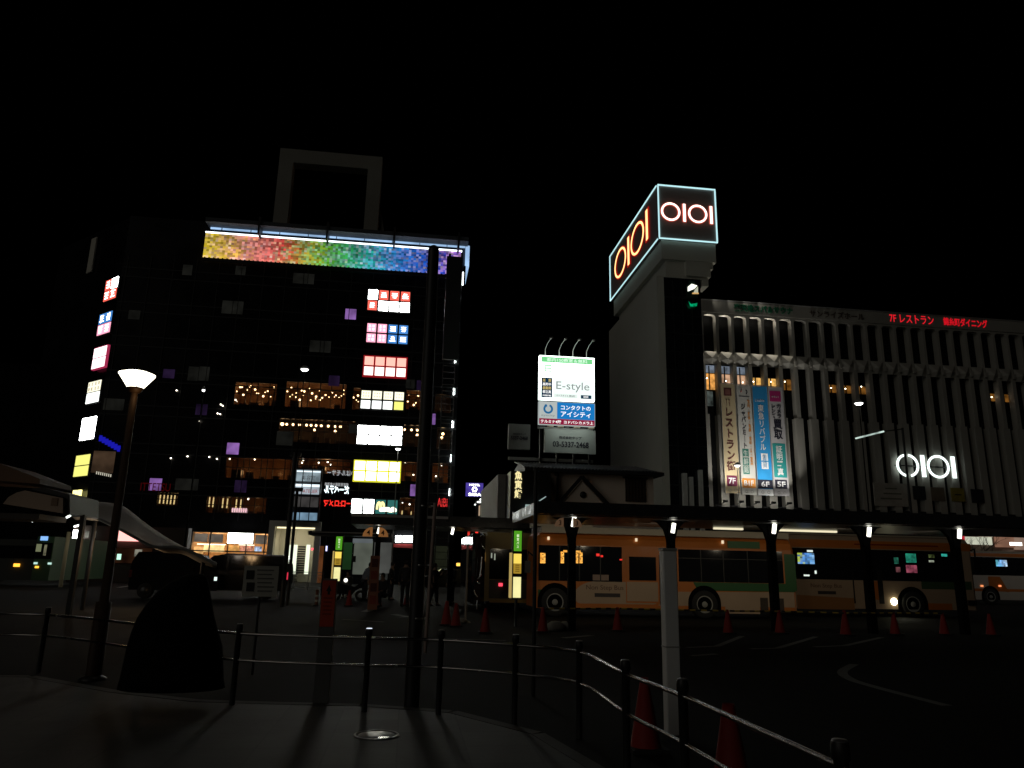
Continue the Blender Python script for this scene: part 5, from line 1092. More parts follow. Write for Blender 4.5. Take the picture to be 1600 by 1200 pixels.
# --- bus three, far, white and orange
YB3 = 44; W3 = front(YB3); xl, xr = W3.uz(1512, 900)[0], W3.uz(1700, 900)[0]; zr = W3.uz(1550, 862)[1]
B3 = thing('city_bus', 'distant white bus with orange trim and a pale blue lit screen', 'bus', ((xl + xr) / 2, YB3 + 1.2, 0), 'city buses')
bus_body(B3, xl, xr, YB3, .3, zr, prin('bus_white', (.62, .56, .50), .45, noise=.06), BRf)
q = prect(W3, 1513, 866, 1700, 871); panel(B3, W3, [(q[0] + .1, q[2]), (q[1], q[2]), (q[1], q[3]), (q[0] + .1, q[3])], BO)
wn, r = pane(B3, W3, 1514, 872, 1700, 900); r = prect(W3, 1556, 875, 1573, 885); b = MB(); b.wbox(W3, *r, .013, .03); b.build('blue_screen', pixel_screen('blue_screen', [(0, (.1, .4, .5)), (.4, (.2, .5, 1)), (1, (.6, .8, 1))], 6, 4, 1.4, .4, 0), wn)
q = prect(W3, 1545, 901, 1575, 925); panel(B3, W3, [(q[0], q[2] + .2), (q[1], q[2]), (q[1] - .5, q[3]), (q[0], q[3])], BO)
q = prect(W3, 1512, 921, 1700, 925); panel(B3, W3, [(q[0], q[2]), (q[1], q[2]), (q[1], q[3]), (q[0], q[3])], BO, o1=.008)
u = W3.uz(1546, 915)[0]; arch_panel(B3, W3, u, YB3, .62); bus_wheel(B3, u, YB3)
for x, y in ((1534, 915.5), (1562, 915.5)): r = W3.rc(x, y, 4, 2.5); b = MB(); b.wbox(W3, *r, .01, .04); b.build('side_lamp', emis('amber_light', (1, .32, .12), 1.1), B3)
lamp('POINT', (xl + 4, YB3 - 3.5, 4.2), 22, (1, .93, .82), .2)
# --- end-on bus beside the lit totem
YB0 = 29.5; W0 = front(YB0); xl, xr = W0.uz(756, 880)[0], W0.uz(838, 880)[0]; zr = W0.uz(790, 832)[1]
B0 = thing('city_bus', 'ochre topped bus seen end-on with one red tail lamp, beside the lit totem', 'bus', ((xl + xr) / 2, YB0 + 4, 0), 'city buses')
b = MB(); b.box(xl, xr, YB0, YB0 + 8.5, .35, zr - .12); b.box(xl + .12, xr - .12, YB0 + .08, YB0 + 8.4, zr - .119, zr); b.build('body', BOc, B0)
r = prect(W0, 765, 858, 832, 905); b = MB(); b.wbox(W0, *r, .003, .02); wn = b.build('rear_window', M_GLASSDARK, B0)
b = MB(); b.wbox(W0, r[0], r[1], .45, r[2] - .03, .004, .015); b.build('rear_panel', prin('bus_dark_grey', (.10, .10, .09), .5), B0)
r = prect(W0, 779, 911, 785, 916); b = MB(); b.wbox(W0, *r, .016, .05); b.build('tail_lamp', emis('tail_lamp', (1, .06, .10), 1.6), B0)
for x, y, h_ in ((768, 868, 8), (773, 870, 10), (757, 870, 14)): r = W0.rc(x, y, 2, h_); b = MB(); b.wbox(W0, *r, .021, .03); b.build('window_gleam', emis('glass_glint%d' % x, (.7, .75, .6) if x > 760 else (1, .6, .2), .4), wn)  # reflected glints on the rear glass, put in as emission
b = MB(); 
r = prect(W0, 764, 960, 832, 963); b.wbox(W0, r[0], r[1], .30, .40, -.1, .04); b.build('bumper', prin('bumper_yellow', (.45, .28, .05), .5), B0)
# --- curved glass front of a parked coach beside it, its reflections added as metal strips
W5 = front(28); xa, xb = W5.uz(738, 890)[0], W5.uz(757, 890)[0]
zt_ = W5.uz(752, 833)[1]
B5 = thing('coach', 'dark coach with metal strips shaped as glints on its curved edge, beside the alley mouth', 'bus', ((xa + xb) / 2, 30, 0), 'city buses')
b = MB(); pts = [(xb + .05, 28.4), (xb - .12, 28.1), (xb - .35, 28.0), (xa + .0, 28.25), (xa, 34), (xb + .05, 34)]
n = len(pts); b.add([(x, y, .3) for x, y in pts] + [(x, y, zt_) for x, y in pts], [tuple(range(n - 1, -1, -1)), tuple(range(n, 2 * n))] + [(i, (i + 1) % n, (i + 1) % n + n, i + n) for i in range(n)], False); b.build('body', M_GLASSDARK, B5)
gl = prin('glint_metal', (.9, .92, .93), .22, 1.0)
for k_, pth in enumerate((((750, 838), (754, 835), (757, 838)), ((752, 850), (755, 855), (757, 858)), ((753, 870), (752, 885), (750, 900)), ((745, 905), (749, 902), (752, 897)), ((740, 922), (742, 928), (746, 933)), ((746, 938), (745, 944), (745, 952)), ((745, 908), (748, 912), (751, 910)))):
    P = [atY(x, y, 27.95) for x, y in pth]; b = MB(); b.tube(P, .028, 8); b.build('gloss_strip', gl, B5)

# ------------------------------------------------------------------ far corner store, tree
YE = 75; WE = front(YE); r0_ = WE.rc(1580, 850, 160, 60)
FS = thing('corner_store', 'bright store with pale and red panels beyond the distant bus', 'building', WE.p((r0_[0] + r0_[1]) / 2, 0, 0))
b = MB(); b.wbox(WE, r0_[0] + 3, r0_[1], 0, r0_[3], -6, -.2); b.build('wall', prin('store_wall', (.35, .25, .2), .8), FS)
for x, y, w_, h_, c_, s_ in ((1503, 835, 7, 18, (.6, .02, .04), .8), (1515, 832, 14, 10, (1, .82, .58), .62), (1530, 845, 40, 12, (.9, .92, .72), .6), (1540, 832, 20, 14, (.85, .75, .55), .45), (1570, 840, 30, 30, (.55, .28, .18), .35), (1595, 848, 20, 22, (.6, .4, .3), .35)):
    r = WE.rc(x, y, w_, h_); b = MB(); b.wbox(WE, *r, -.19 + x * 1e-5, .0 + x * 1e-5); b.build('lit_panel', emis('store_%d_%d' % (x, y), c_, s_, .25, .4), FS)
b = MB(); r = WE.rc(1585, 850, 17, 5); b.wbox(WE, *r, .1, .3); b.build('strip_lamp', emis('store_strip', (1, .95, .85), 3), FS)
def bare_tree(base, top, lab, seed, spread):
    rnd = random.Random(seed); T = thing('bare_tree', lab, 'tree', base); b = MB(); H = top - base.z
    b.tube([base, base + Vector((.05, 0, H * .3)), base + Vector((-.05, .1, H * .55))], [.1, .08, .06], 8); b.build('trunk', prin('bark', (.03, .022, .018), .9), T)
    b = MB()
    def br(p, d, L, r_, lv):
        q = p + d * L; m_ = (p + q) / 2 + Vector((rnd.uniform(-.1, .1), rnd.uniform(-.1, .1), .05)) * L; b.tube([p, m_, q], [r_, r_ * .8, r_ * .55], 5, False)
        if lv: 
            for _ in range(3): br(q if rnd.random() < .6 else m_, (d + Vector((rnd.uniform(-.9, .9), rnd.uniform(-.9, .9), rnd.uniform(-.2, .5)))).normalized(), L * .68, r_ * .55, lv - 1)
    for k_ in range(6): br(base + Vector((0, 0, H * (.35 + .04 * k_))), Vector((math.cos(k_ * 1.1) * spread, math.sin(k_ * 1.1) * spread, .8)).normalized(), H * .22, .045, 3)
    b.build('crown', MATS['bark'], T)
p = atY(1536, 930, 60); bare_tree(Vector((p.x, 60, 0)), atY(1536, 832, 60).z + .5, 'leafless dark tree in front of the bright corner store', 4, .8)

# ------------------------------------------------------------------ bus shelter, people, cars
W6 = front(40)
r = prect(W6, 482, 831, 612, 837); zt_ = r[3]; xa, xb = r[0], r[1]
SH = thing('bus_shelter', 'bus shelter with a flat dark roof and pale glass back panels', 'bus shelter', ((xa + xb) / 2, 41, 0))
b = MB(); b.box(xa, xb, 40, 42, r[2], r[3]); b.build('roof', M_DARK, SH)
b = MB(); b.box(xa + .2, xb - .1, 39.97, 39.99, r[3] - .07, r[3] - .03); b.build('roof_edge', prin('edge_metal', (.6, .6, .6), .3, .7), SH)
for x in (500, 545, 580, 608): q = W6.uz(x, 880)[0]; b = MB(); b.box(q - .04, q + .04, 41.7, 41.78, 0, r[2]); b.build('post', M_DARK, SH)
for x0_, x1_, y0_, y1_, c_, s_ in ((549, 579, 843, 898, (.38, .42, .34), .10), (582, 610, 846, 896, (.36, .37, .34), .07), (548, 580, 840, 847, (.30, .34, .36), .14), (532, 546, 846, 890, (.03, .10, .03), .15)):
    q = prect(W6, x0_, y0_, x1_, y1_); b = MB(); b.wbox(W6, q[0], q[1], q[2], q[3], -1.68 + .004 * s_ * 100, -1.6 + .004 * s_ * 100); b.build('back_panel', emis('shelter_%d_%d' % (x0_, y0_), c_, s_ * 2.2, .3, .8), SH)
q = prect(W6, 549, 868, 553, 878); b = MB(); b.wbox(W6, *q, -1.5, -1.45); b.build('notice', M_DARK, SH)
q = prect(W6, 540, 898, 600, 903); b = MB(); b.box(q[0], q[1], 40.7, 41.2, .42, .48); b.box(q[0] + .2, q[0] + .3, 40.8, 41.1, 0, .42); b.box(q[1] - .3, q[1] - .2, 40.8, 41.1, 0, .42); b.build('bench', M_DARK, SH)

def skinned(name, joints, edges, mat, parent, root=0, sub=1):
    """one continuous tapered surface grown over a joint graph: joints = [(pos, radius)]"""
    me = bpy.data.meshes.new(name); me.from_pydata([tuple(j[0]) for j in joints], edges, []); o = bpy.data.objects.new(name, me); C.objects.link(o)
    md = o.modifiers.new('skin', 'SKIN'); sk = me.skin_vertices[0].data
    for i, j in enumerate(joints): rr = j[1] if isinstance(j[1], tuple) else (j[1], j[1]); sk[i].radius = rr; sk[i].use_root = (i == root)
    sb = o.modifiers.new('sub', 'SUBSURF'); sb.levels = sub; sb.render_levels = sub
    bpy.context.view_layer.update(); m2 = bpy.data.meshes.new_from_object(o.evaluated_get(bpy.context.evaluated_depsgraph_get()))
    bpy.data.objects.remove(o); bpy.data.meshes.remove(me); m2.name = name; m2.materials.clear(); m2.materials.append(mat); m2.polygons.foreach_set('use_smooth', [True] * len(m2.polygons))
    o = bpy.data.objects.new(name, m2); C.objects.link(o); o.parent = parent; o.matrix_parent_inverse = Matrix.Identity(4); return o
SKIN = prin('skin', (.35, .22, .16), .6)
def person(x, y, lab, face=0.0, pose='stand', h=1.68, coat=(.02, .02, .022), trous=(.012, .012, .016), hairc=(.01, .008, .007), step=.0, lean=0.0):
    T = thing('person', lab, 'person', (x, y, 0), 'people waiting at the bus stops'); T.rotation_euler.z = face; s = h / 1.7
    V = lambda a, b_, c_: Vector((a, b_, c_)) * s
    J = []; E = []
    def j(p, r_, par=None):
        J.append((p, r_ if not isinstance(r_, tuple) else tuple(q * s for q in r_))); J[-1] = (p, r_ * s if not isinstance(r_, tuple) else J[-1][1])
        if par is not None: E.append((par, len(J) - 1))
        return len(J) - 1
    sit = pose == 'sit'; hz = .50 if sit else .93
    L = lambda p: V(p[0], p[1] - (p[2] - hz) * lean, p[2])      # lean forward from the hip (faces -y)
    pel = j(V(0, 0, hz), (.15, .11)); sp_ = j(L((0, .0, hz + .22)), (.13, .10), pel); ch = j(L((0, -.0, hz + .42)), (.16, .11), sp_); nk = j(L((0, -.01, hz + .56)), .055, ch); hd = j(L((0, -.03, hz + .66)), (.075, .09), nk); tp = j(L((0, -.03, hz + .76)), (.06, .075), hd)
    ns = j(L((0, -.125, hz + .665)), .014, hd)
    for q in (-1, 1): j(L((q * .085, -.02, hz + .665)), .014, hd)
    for q in (-1, 1):
        sh = j(L((q * .18, 0, hz + .46)), .06, ch)
        if sit: el = j(L((q * .23, -.08, hz + .2)), .045, sh); wr = j(V(q * .14, -.33, hz + .12), .032, el); hn = j(V(q * .11, -.40, hz + .11), .036, wr); fd = Vector((0, -1, -.2))
        elif pose == 'phone' and q == 1: el = j(L((q * .22, -.06, hz + .2)), .045, sh); wr = j(L((q * .08, -.27, hz + .33)), .032, el); hn = j(L((q * .06, -.32, hz + .37)), .036, wr); fd = Vector((-.2, -.5, .8))
        else: el = j(L((q * .23, .03, hz + .2)), .045, sh); wr = j(L((q * .24, -.03, hz - .04)), .032, el); hn = j(L((q * .24, -.05, hz - .12)), .036, wr); fd = Vector((0, -.2, -1))
        fd = fd.normalized()
        for k_ in range(4):
            p0 = J[hn][0] + (Vector((0, 1, 0)) * (k_ - 1.5) * .018 + fd * .05) * s; a_ = j(p0, .009, hn); j(p0 + (fd * (.035, .05, .045, .03)[k_] + Vector((-q * .01, 0, 0))) * s, .007, a_)
        j(J[hn][0] + (Vector((-q * .02, -.05, 0)) + fd * .02) * s, .009, hn)
        hp = j(V(q * .09, 0, hz - .06), .085, pel)
        if sit: kn = j(V(q * .11, -.42, hz - .02), .06, hp); an = j(V(q * .11, -.40, .09), .04, kn)
        else: kn = j(V(q * .10, -.02 - q * step * .5, .49), .06, hp); an = j(V(q * .10, .02 - q * step, .09), .04, kn)
        to = j(J[an][0] + V(0, -.15, -.05), .04, an)
    body = skinned('body', J, E, SKIN, T)
    hpts = J[hd][0]
    b = MB(); b.lathe([(0, .125 * s), (.06 * s, .105 * s), (.088 * s, .05 * s), (.095 * s, -.01 * s), (.085 * s, -.06 * s)], hpts + Vector((0, .018, .035)) * s, 12); b.f = [f for f in b.f]; o = b.build('hair', prin('hair_%d' % (int(hairc[0] * 1000)), hairc, .6)); o.parent = T; o.matrix_parent_inverse = Matrix.Identity(4)
    # jacket and trousers grown over the same joints, a little fuller
    JC = []; EC = []
    def jc(p, r_, par=None):
        JC.append((p, tuple(q * s for q in r_) if isinstance(r_, tuple) else r_ * s)); 
        if par is not None: EC.append((par, len(JC) - 1))
        return len(JC) - 1
    a = jc(V(0, 0, hz - .10), (.19, .15)); b1 = jc(L((0, 0, hz + .2)), (.17, .13), a); c1 = jc(L((0, 0, hz + .43)), (.19, .135), b1); d1 = jc(L((0, 0, hz + .53)), (.075, .075), c1)
    k_ = 0
    idx = [i for i in range(len(J)) if J[i][1] == .06 * s and (ch, i) in E]
    for i in idx:
        el = [e[1] for e in E if e[0] == i][0]; wr = [e[1] for e in E if e[0] == el][0]
        s1 = jc(J[i][0], .078, c1); e1 = jc(J[el][0], .062, s1); jc(J[wr][0], .048, e1)
    cm = prin('coat_%d_%d_%d' % tuple(int(q * 1000) for q in coat), coat, .75); skinned('coat', JC, EC, cm, T)
    JC = []; EC = []
    a = jc(V(0, 0, hz + .02), (.16, .125))
    for i in [e[1] for e in E if e[0] == pel and J[e[1]][1] == .085 * s]:
        kn = [e[1] for e in E if e[0] == i][0]; an = [e[1] for e in E if e[0] == kn][0]; h1 = jc(J[i][0], .10, a); k1 = jc(J[kn][0], .078, h1); jc(J[an][0] + V(0, 0, .01), .062, k1)
    skinned('trousers', JC, EC, prin('trousers_%d' % int(trous[2] * 1000), trous, .8), T)
    b = MB()
    for q in [i for i in range(len(J)) if J[i][1] == .04 * s and [e for e in E if e[1] == i and J[e[0]][1] == .06 * s]]:
        p0 = J[q][0]; b.lathe([(.0, -.09 * s), (.05 * s, -.085 * s), (.055 * s, -.02 * s), (.05 * s, .03 * s)], p0, 10); b.hexa([p0 + V(*c_) for c_ in ((-.045, -.19, -.089), (.045, -.19, -.089), (.05, .02, -.089), (-.05, .02, -.089), (-.035, -.18, -.04), (.035, -.18, -.04), (.045, .02, .0), (-.045, .02, .0))])
    o = b.build('shoes', M_RUBBER); o.parent = T; o.matrix_parent_inverse = Matrix.Identity(4)
    return T
def pxg(x, y): p = atZ(x, y, 0); return p.x, p.y
Y_ = 33.0
for x, d, lab, kw in ((571, 37, 'person in a pale blue-grey jacket bending towards the bench in the shelter', dict(face=2.2, lean=.35, coat=(.13, .15, .18), pose='stand')),
                      (600, 31.5, 'person in a dark coat crouched low on a seat beside the orange panel sign', dict(pose='sit', face=-.5, lean=.1)),
                      (612, 37.5, 'slim person standing upright in black beside the bench', dict(face=1.3, h=1.72)),
                      (634, 31.5, 'person in a black jacket standing alone with shoulders toward the plaza', dict(face=math.pi, h=1.78, step=.08)),
                      (679, 32.5, 'person in dark trousers half hidden behind the thick dark pole', dict(face=.9, pose='phone', step=.12)),
                      (706, 34, 'person in dark clothes waiting under the farther canopy lamp', dict(face=-.8, h=1.72, pose='phone')),
                      (545, 39.5, 'person hunched on the shelter bench beside the totem', dict(pose='sit', face=-.2, lean=.2, coat=(.03, .03, .02)))):
    p = atY(x, 900, d); person(p.x, d, lab, **kw)
# parked cars: black people carriers and a pale taxi
def car(lab, x, y, L, Wd, H, mat, face_right=True, kind='van', lit=True, tail=False):
    T = thing('parked_car', lab, 'car', (x, y, 0), 'cars behind the plaza'); s = 1 if face_right else -1
    if kind == 'van': prof = [(-.5, .30), (-.5, .62), (-.49, .80), (-.44, .985), (.10, 1.0), (.24, .94), (.40, .62), (.485, .54), (.5, .40), (.49, .18), (-.49, .18)]
    else: prof = [(-.5, .30), (-.49, .60), (-.36, .66), (-.22, .98), (.06, 1.0), (.24, .68), (.46, .58), (.5, .42), (.49, .2), (-.49, .2)]
    b = MB(); n = len(prof); vs_ = []
    for k_, yy in enumerate((-.5, -.42, .42, .5)):
        for a, c_ in prof: vs_.append((x + s * a * L, y + yy * Wd, c_ * H * (1 if k_ in (1, 2) else (.97 if c_ > .7 else 1))))
    b.add(vs_, [tuple(range(n)), tuple(range(4 * n - 1, 3 * n - 1, -1))] + [(i * n + j_, i * n + (j_ + 1) % n, (i + 1) * n + (j_ + 1) % n, (i + 1) * n + j_) for i in range(3) for j_ in range(n)]); b.build('body', mat, T)
    W = Wall((x, y - Wd / 2 - .012, 0), (1, 0, 0), (0, -1, 0)); gl = []
    if kind == 'van': gl = [[(-.43, .63), (-.41, .92), (-.15, .94), (-.15, .63)], [(-.13, .63), (-.13, .94), (.08, .95), (.08, .63)], [(.10, .63), (.10, .94), (.22, .90), (.34, .63)]]
    else: gl = [[(-.32, .66), (-.2, .92), (-.07, .94), (-.07, .66)], [(-.05, .66), (-.05, .94), (.05, .94), (.2, .68)]]
    for g in gl: b = MB(); b.wpoly(W, [(s * a * L, c_ * H) for a, c_ in g], -.02, .004); b.build('window', M_GLASSDARK, T)
    for a in (-.31, .31):
        b = MB(); b.lathe([(.19, .0), (.31, .0), (.33, .05), (.33, .2), (0, .2)], (x + s * a * L, y - Wd / 2 - .02, .33), 20, (0, 1, 0)); w_ = b.build('wheel', M_RUBBER, T); b = MB(); b.lathe([(0, -.01), (.18, .0), (.2, .03)], (x + s * a * L, y - Wd / 2 - .02, .33), 16, (0, 1, 0)); b.build('rim', prin('dark_rim', (.06, .06, .06), .4, .6), w_)
    b = MB(); b.box(x + s * .465 * L - .06, x + s * .465 * L + .06, y - Wd / 2 - .02, y - Wd / 2 + .3, .40 * H, .48 * H); b.build('headlight', emis('car_light', (.85, 1, .95), 1.1) if lit else M_GREY, T)
    b = MB(); b.box(x - s * .49 * L - .05, x - s * .49 * L + .05, y - Wd / 2 - .02, y - Wd / 2 + .2, .44 * H, .60 * H); b.build('tail_lamp', emis('car_tail', (1, .05, .1), .7) if tail else prin('tail_glass', (.1, .01, .01), .3), T)
    b = MB(); b.box(x + s * .2 * L - .12, x + s * .2 * L + .06, y - Wd / 2 - .2, y - Wd / 2 - .02, .62 * H, .70 * H); b.build('wing_mirror', mat, T)
    return T
BLK = prin('car_black', (.012, .012, .013), .12, spec=.7)
p = atY(376, 890, 37); car('black people carrier with a faint red tail lamp in front of the lit shop', p.x, 37, 4.5, 1.8, 1.98, BLK, False, lit=False, tail=True)
p = atY(283, 890, 36); car('black people carrier with small bright front lamps below the membrane roof', p.x, 36, 3.7, 1.75, 1.98, BLK, True)
p = atY(712, 890, 52); car('dark saloon with a small amber reflection half hidden behind waiting people', p.x, 52, 4.6, 1.75, 1.5, BLK, True, 'saloon')
p = atY(752, 890, 58); car('pale saloon parked at the alley mouth behind the coach', p.x - 2.5, 58, 4.4, 1.7, 1.46, prin('car_white', (.35, .36, .36), .25), False, 'saloon', lit=False)
q = atY(716, 882, 51); b = MB(); b.box(q.x - .12, q.x + .12, 50.95, 51.05, q.z - .1, q.z + .1)  # orange headlight reflection, added as a glowing box
o = b.build('amber_light', emis('amber_spot', (1, .55, .1), 1.6)); tag(o, 'tiny amber headlight reflection glowing above the dark saloon bonnet', 'lamp', kind='thing')
# scooter beside the shelter
p = atY(546, 900, 36); T = thing('parked_scooter', 'dark scooter with a white headlamp parked near the bus shelter', 'scooter', (p.x, 36, 0)); x, y = p.x, 36
for a in (-.55, .55): b = MB(); b.lathe([(.13, -.05), (.22, -.05), (.24, 0), (.22, .05), (.13, .05)], (x + a, y, .24), 18, (0, 1, 0)); b.build('wheel', M_RUBBER, T)
b = MB(); b.wpoly(Wall((x, y, 0), (1, 0, 0), (0, -1, 0)), [(-.6, .42), (-.45, .30), (.15, .26), (.4, .5), (.62, .62), (.7, .85), (.5, .8), (.3, .62), (-.05, .68), (-.55, .78)], -.14, .14); b.build('body', BLK, T)
b = MB(); b.box(x - .5, x + .05, y - .13, y + .13, .70, .80); b.build('seat', M_RUBBER, T)
b = MB(); b.tube([(x - .5 + 1.05, y - .3, 1.0), (x + .58, y, .98), (x + .55, y + .3, 1.0)], .02, 6); b.build('handlebar', M_DARK, T)
q = atY(541.5, 887, 35.8); b = MB(); b.lathe([(0, -.04), (.08, -.02), (.09, .05)], (q.x, 35.82, .9), 12, (0, 1, 0)); b.build('headlight', emis('scooter_light', (1, .95, .85), 2), T)
# guard fence with arched bars at the entrance kerb
W7 = front(50); r = prect(W7, 436, 893, 505, 912); T = thing('guard_fence', 'pale tubular guard fence with arched bars at the store entrance kerb', 'fence', W7.p((r[0] + r[1]) / 2, 0, 0))
mF = prin('fence_white', (.5, .5, .48), .5)
n = 3; wd_ = (r[1] - r[0]) / n
for i in range(n + 1): b = MB(); b.tube([W7.p(r[0] + wd_ * i, 0, 0), W7.p(r[0] + wd_ * i, r[3], 0)], .03, 8); b.build('post', mF, T)
b = MB()
for z in (r[3] - .03, r[3] - .2, .15): b.tube([W7.p(r[0], z, 0), W7.p(r[1], z, 0)], .022, 6)
b.build('rail', mF, T)
for i in range(n): b = MB(); b.tube([W7.p(r[0] + wd_ * (i + .5 - .45 * math.cos(math.pi * t / 10)), .15 + (r[3] - .4) * math.sin(math.pi * t / 10), 0) for t in range(11)], .018, 6); b.build('arched_bar', mF, T)
# slender dark masts in front of the entrance
for (xt, yt), (xb_, yb), d, r_, lab in (((464, 707), (443, 915), 30, .09, 'slender dark mast rising past the glass bay, the taller of two'), ((468, 762), (451, 918), 31, .06, 'thin dark mast with a small cross piece, shorter of the two before the entrance')):
    a = atY(xb_, yb, d); c_ = atY(xt, yt, d); b = MB(); b.tube([(a.x, d, 0), (a.x, d, c_.z)], r_, 10); T = thing('mast', lab, 'pole', (a.x, d, 0)); b.build('shaft', M_BLACK, T); b = MB(); b.box(a.x - .22, a.x + .22, d - .05, d + .05, c_.z - .15, c_.z); b.build('cap', M_BLACK, T)
# thin lit lamp posts of the far plaza
def dish_lamp(x, y, d, lab, w_px, slit_=None, thin=.05, glow=5, e_=9):
    p = atY(x, y, d); T = thing('street_lamp', lab, 'street lamp', (p.x, d, 0), 'dish street lamps'); R_ = w_px / 2 * d / FPX
    b = MB(); b.tube([(p.x, d, 0), (p.x, d, p.z)], [thin, thin * .6], 8); b.build('post', MATS['post_black'] if w_px > 11 or w_px < 6 else M_GREY, T)
    b = MB(); b.lathe([(R_ * .3, .0), (R_, .05), (R_ * 1.02, .10), (R_ * .5, .28), (0, .32)], p, 18); hd_ = b.build('lamp_head', M_GREY, T)
    b = MB(); b.lathe([(0, -.10), (R_ * .6, -.07), (R_ * .92, .04)], p, 18); b.build('diffuser', emis('dish_light', (.98, 1, .94), glow), hd_)
    lamp('SPOT', p + Vector((0, 0, -.2)), e_, (1, .98, .9), .2, p + Vector((0, 0, -5)), 150); return T
dish_lamp(622, 702, 55, 'thin lamp post with white dish head before the blank white box sign', 9)
dish_lamp(1152, 728, 60, 'thin lamp post with white dish head in front of the cream banner', 10)
dish_lamp(1342, 631, 46, 'tall lamp post with bright white dish head against the dark fins', 15, e_=20)
dish_lamp(476, 578, 52, 'high white dish lamp standing in for a reflection before the upper dark store front', 13, e_=1.5)  # added lamp and post, in place of a lamp reflected in the glass
dish_lamp(318, 610, 50, 'tiny white dish lamp standing in for a reflection high beside the restaurant row', 5, e_=.6)  # another added lamp, where the store glass only reflects one
p0, p1 = atY(1337, 685, 30), atY(1381, 674, 30); T = thing('lamp_arm_post', 'slim post with a long sloping lit lamp arm before the fins', 'street lamp', (p1.x + .6, 30, 0))
b = MB(); b.tube([(p1.x + .9, 30, 0), (p1.x + .9, 30, p1.z + .2)], .05, 8); b.build('post', M_BLACK, T); b = MB(); b.tube([(p1.x + .9, 30, p1.z + .15), p1], .025, 6); b.build('bracket', M_BLACK, T)
b = MB(); b.tube([p0, p1], .035, 8); b.build('tube_arm', emis('arm_tube', (.75, .95, .85), .6, .6, 2), T)
# dark tall sign slab and ladder beside the store corner
W8 = front(60); r = prect(W8, 695, 399, 719, 560)
T = thing('hanging_sign_slab', 'tall unlit dark vertical sign slab before the store corner, with a ladder below', 'sign', W8.p((r[0] + r[1]) / 2, 0, 0))
b = MB(); b.wbox(W8, r[0], r[1], r[2], r[3], -.3, 0); b.wbox(W8, r[0] + .15, r[0] + .35, r[3], r[3] + .3, -.2, -.1); b.build('board', M_BLACK, T)
b = MB(); q0, q1 = r[0] + .1, r[1] - .2
for u in (q0, q1): b.wbox(W8, u - .04, u + .04, 0, r[2], -.2, -.1)
for i in range(34): z = r[2] * i / 34; b.wbox(W8, q0, q1, z, z + .04, -.19, -.11)
b.build('ladder', M_DARK, T)

# ------------------------------------------------------------------ cones along the bus bay
M_CONE = prin('cone_red', (.28, .012, .007), .7, noise=.12, scale=8)
def cone_mesh():
    b = MB(); b.lathe([(.03, .68), (.04, .69), (.045, .66), (.15, .06), (.16, .04)], (0, 0, 0), 20); return b
proto = None
def cone(x, y, base_y, lab, h=.7, group='red traffic cones'):
    global proto
    p = atZ(x, base_y, 0); s = h / .7
    if proto is None:
        proto = thing('traffic_cone', lab, 'traffic cone', (0, 0, 0), group)
        cone_mesh().build('cone_body', M_CONE, proto); b = MB(); b.box(-.19, .19, -.19, .19, 0, .04); b.build('base', M_RUBBER, proto)
        proto.location = p; proto.scale = (s, s, s); return proto
    r = copy_thing(proto, p, lab); r.scale = (s, s, s); return r
for x, yb, lab, h in ((848, 988, 'red traffic cone before the front wheel of the orange bus', .62), (758, 989, 'red traffic cone just before the end-on bus', .6), (965, 986, 'red traffic cone below the cream oval on the orange bus', .62),
                      (1138, 990, 'red traffic cone at the rear wheel of the orange bus', .62), (1219, 990, 'red traffic cone at the green rear corner of the orange bus', .62), (1322, 993, 'red traffic cone before the brown lower panel of the second bus', .66),
                      (1399, 992, 'red traffic cone under the yellow headlamp of the second bus', .6), (1476, 992, 'red traffic cone past the front wheel of the second bus', .6), (1549, 993, 'red traffic cone last in the row, before the distant white bus', .6),
                      (545, 947, 'red traffic cone near the lit totem and shelter', .62), (591, 947, 'red traffic cone at the foot of the orange panel sign', .6), (635, 946, 'red traffic cone at the feet of the lone standing person', .6),
                      (697, 977, 'red traffic cone, the first of the pair before the pale sign post', .66), (712, 979, 'red traffic cone, nearer the pale sign post of the pair', .62)):
    cone(x, 0, yb, lab, h)
cone(1009, 0, 1172, 'red traffic cone just beyond the curved railing beside the white post', .62); cone(1146, 0, 1275, 'large red traffic cone close beyond the railing, cut by the lower edge', .7)
# striped bars laid between the cones
def stripes():
    m = bpy.data.materials.new('hazard_stripes'); m.use_nodes = True; n = m.node_tree; b_ = n.nodes['Principled BSDF']
    tc = n.nodes.new('ShaderNodeTexCoord'); wv = n.nodes.new('ShaderNodeTexWave'); wv.inputs['Scale'].default_value = 1.05; wv.bands_direction = 'X'
    cr = n.nodes.new('ShaderNodeValToRGB'); cr.color_ramp.interpolation = 'CONSTANT'; cr.color_ramp.elements[0].color = (.02, .02, .02, 1); cr.color_ramp.elements[1].position = .5; cr.color_ramp.elements[1].color = (.55, .38, .05, 1)
    n.links.new(tc.outputs['Object'], wv.inputs[0]); n.links.new(wv.outputs[0], cr.inputs[0]); n.links.new(cr.outputs[0], b_.inputs[0]); return m
MS = stripes()
cx_ = [(848, 988), (965, 986), (1138, 990), (1219, 990), (1322, 993), (1399, 992), (1476, 992)]
for i in range(6):
    a = atZ(*cx_[i], 0) + Vector((.05, -.05, .58)); c_ = atZ(*cx_[i + 1], 0) + Vector((-.05, -.05, .58)); b = MB(); b.tube([a, c_], .022, 8)
    tag(b.build('cone_bar', MS), ['striped bar between the cones below the cream oval', 'striped bar across the doorway side of the orange bus', 'short striped bar between the rear wheel and green corner of the orange bus', 'striped bar spanning the gap between the two orange buses', 'striped bar below the second bus, before its headlamp', 'striped bar below the front wheel of the second bus'][i], 'barrier bar', 'striped bars between cones', 'thing')
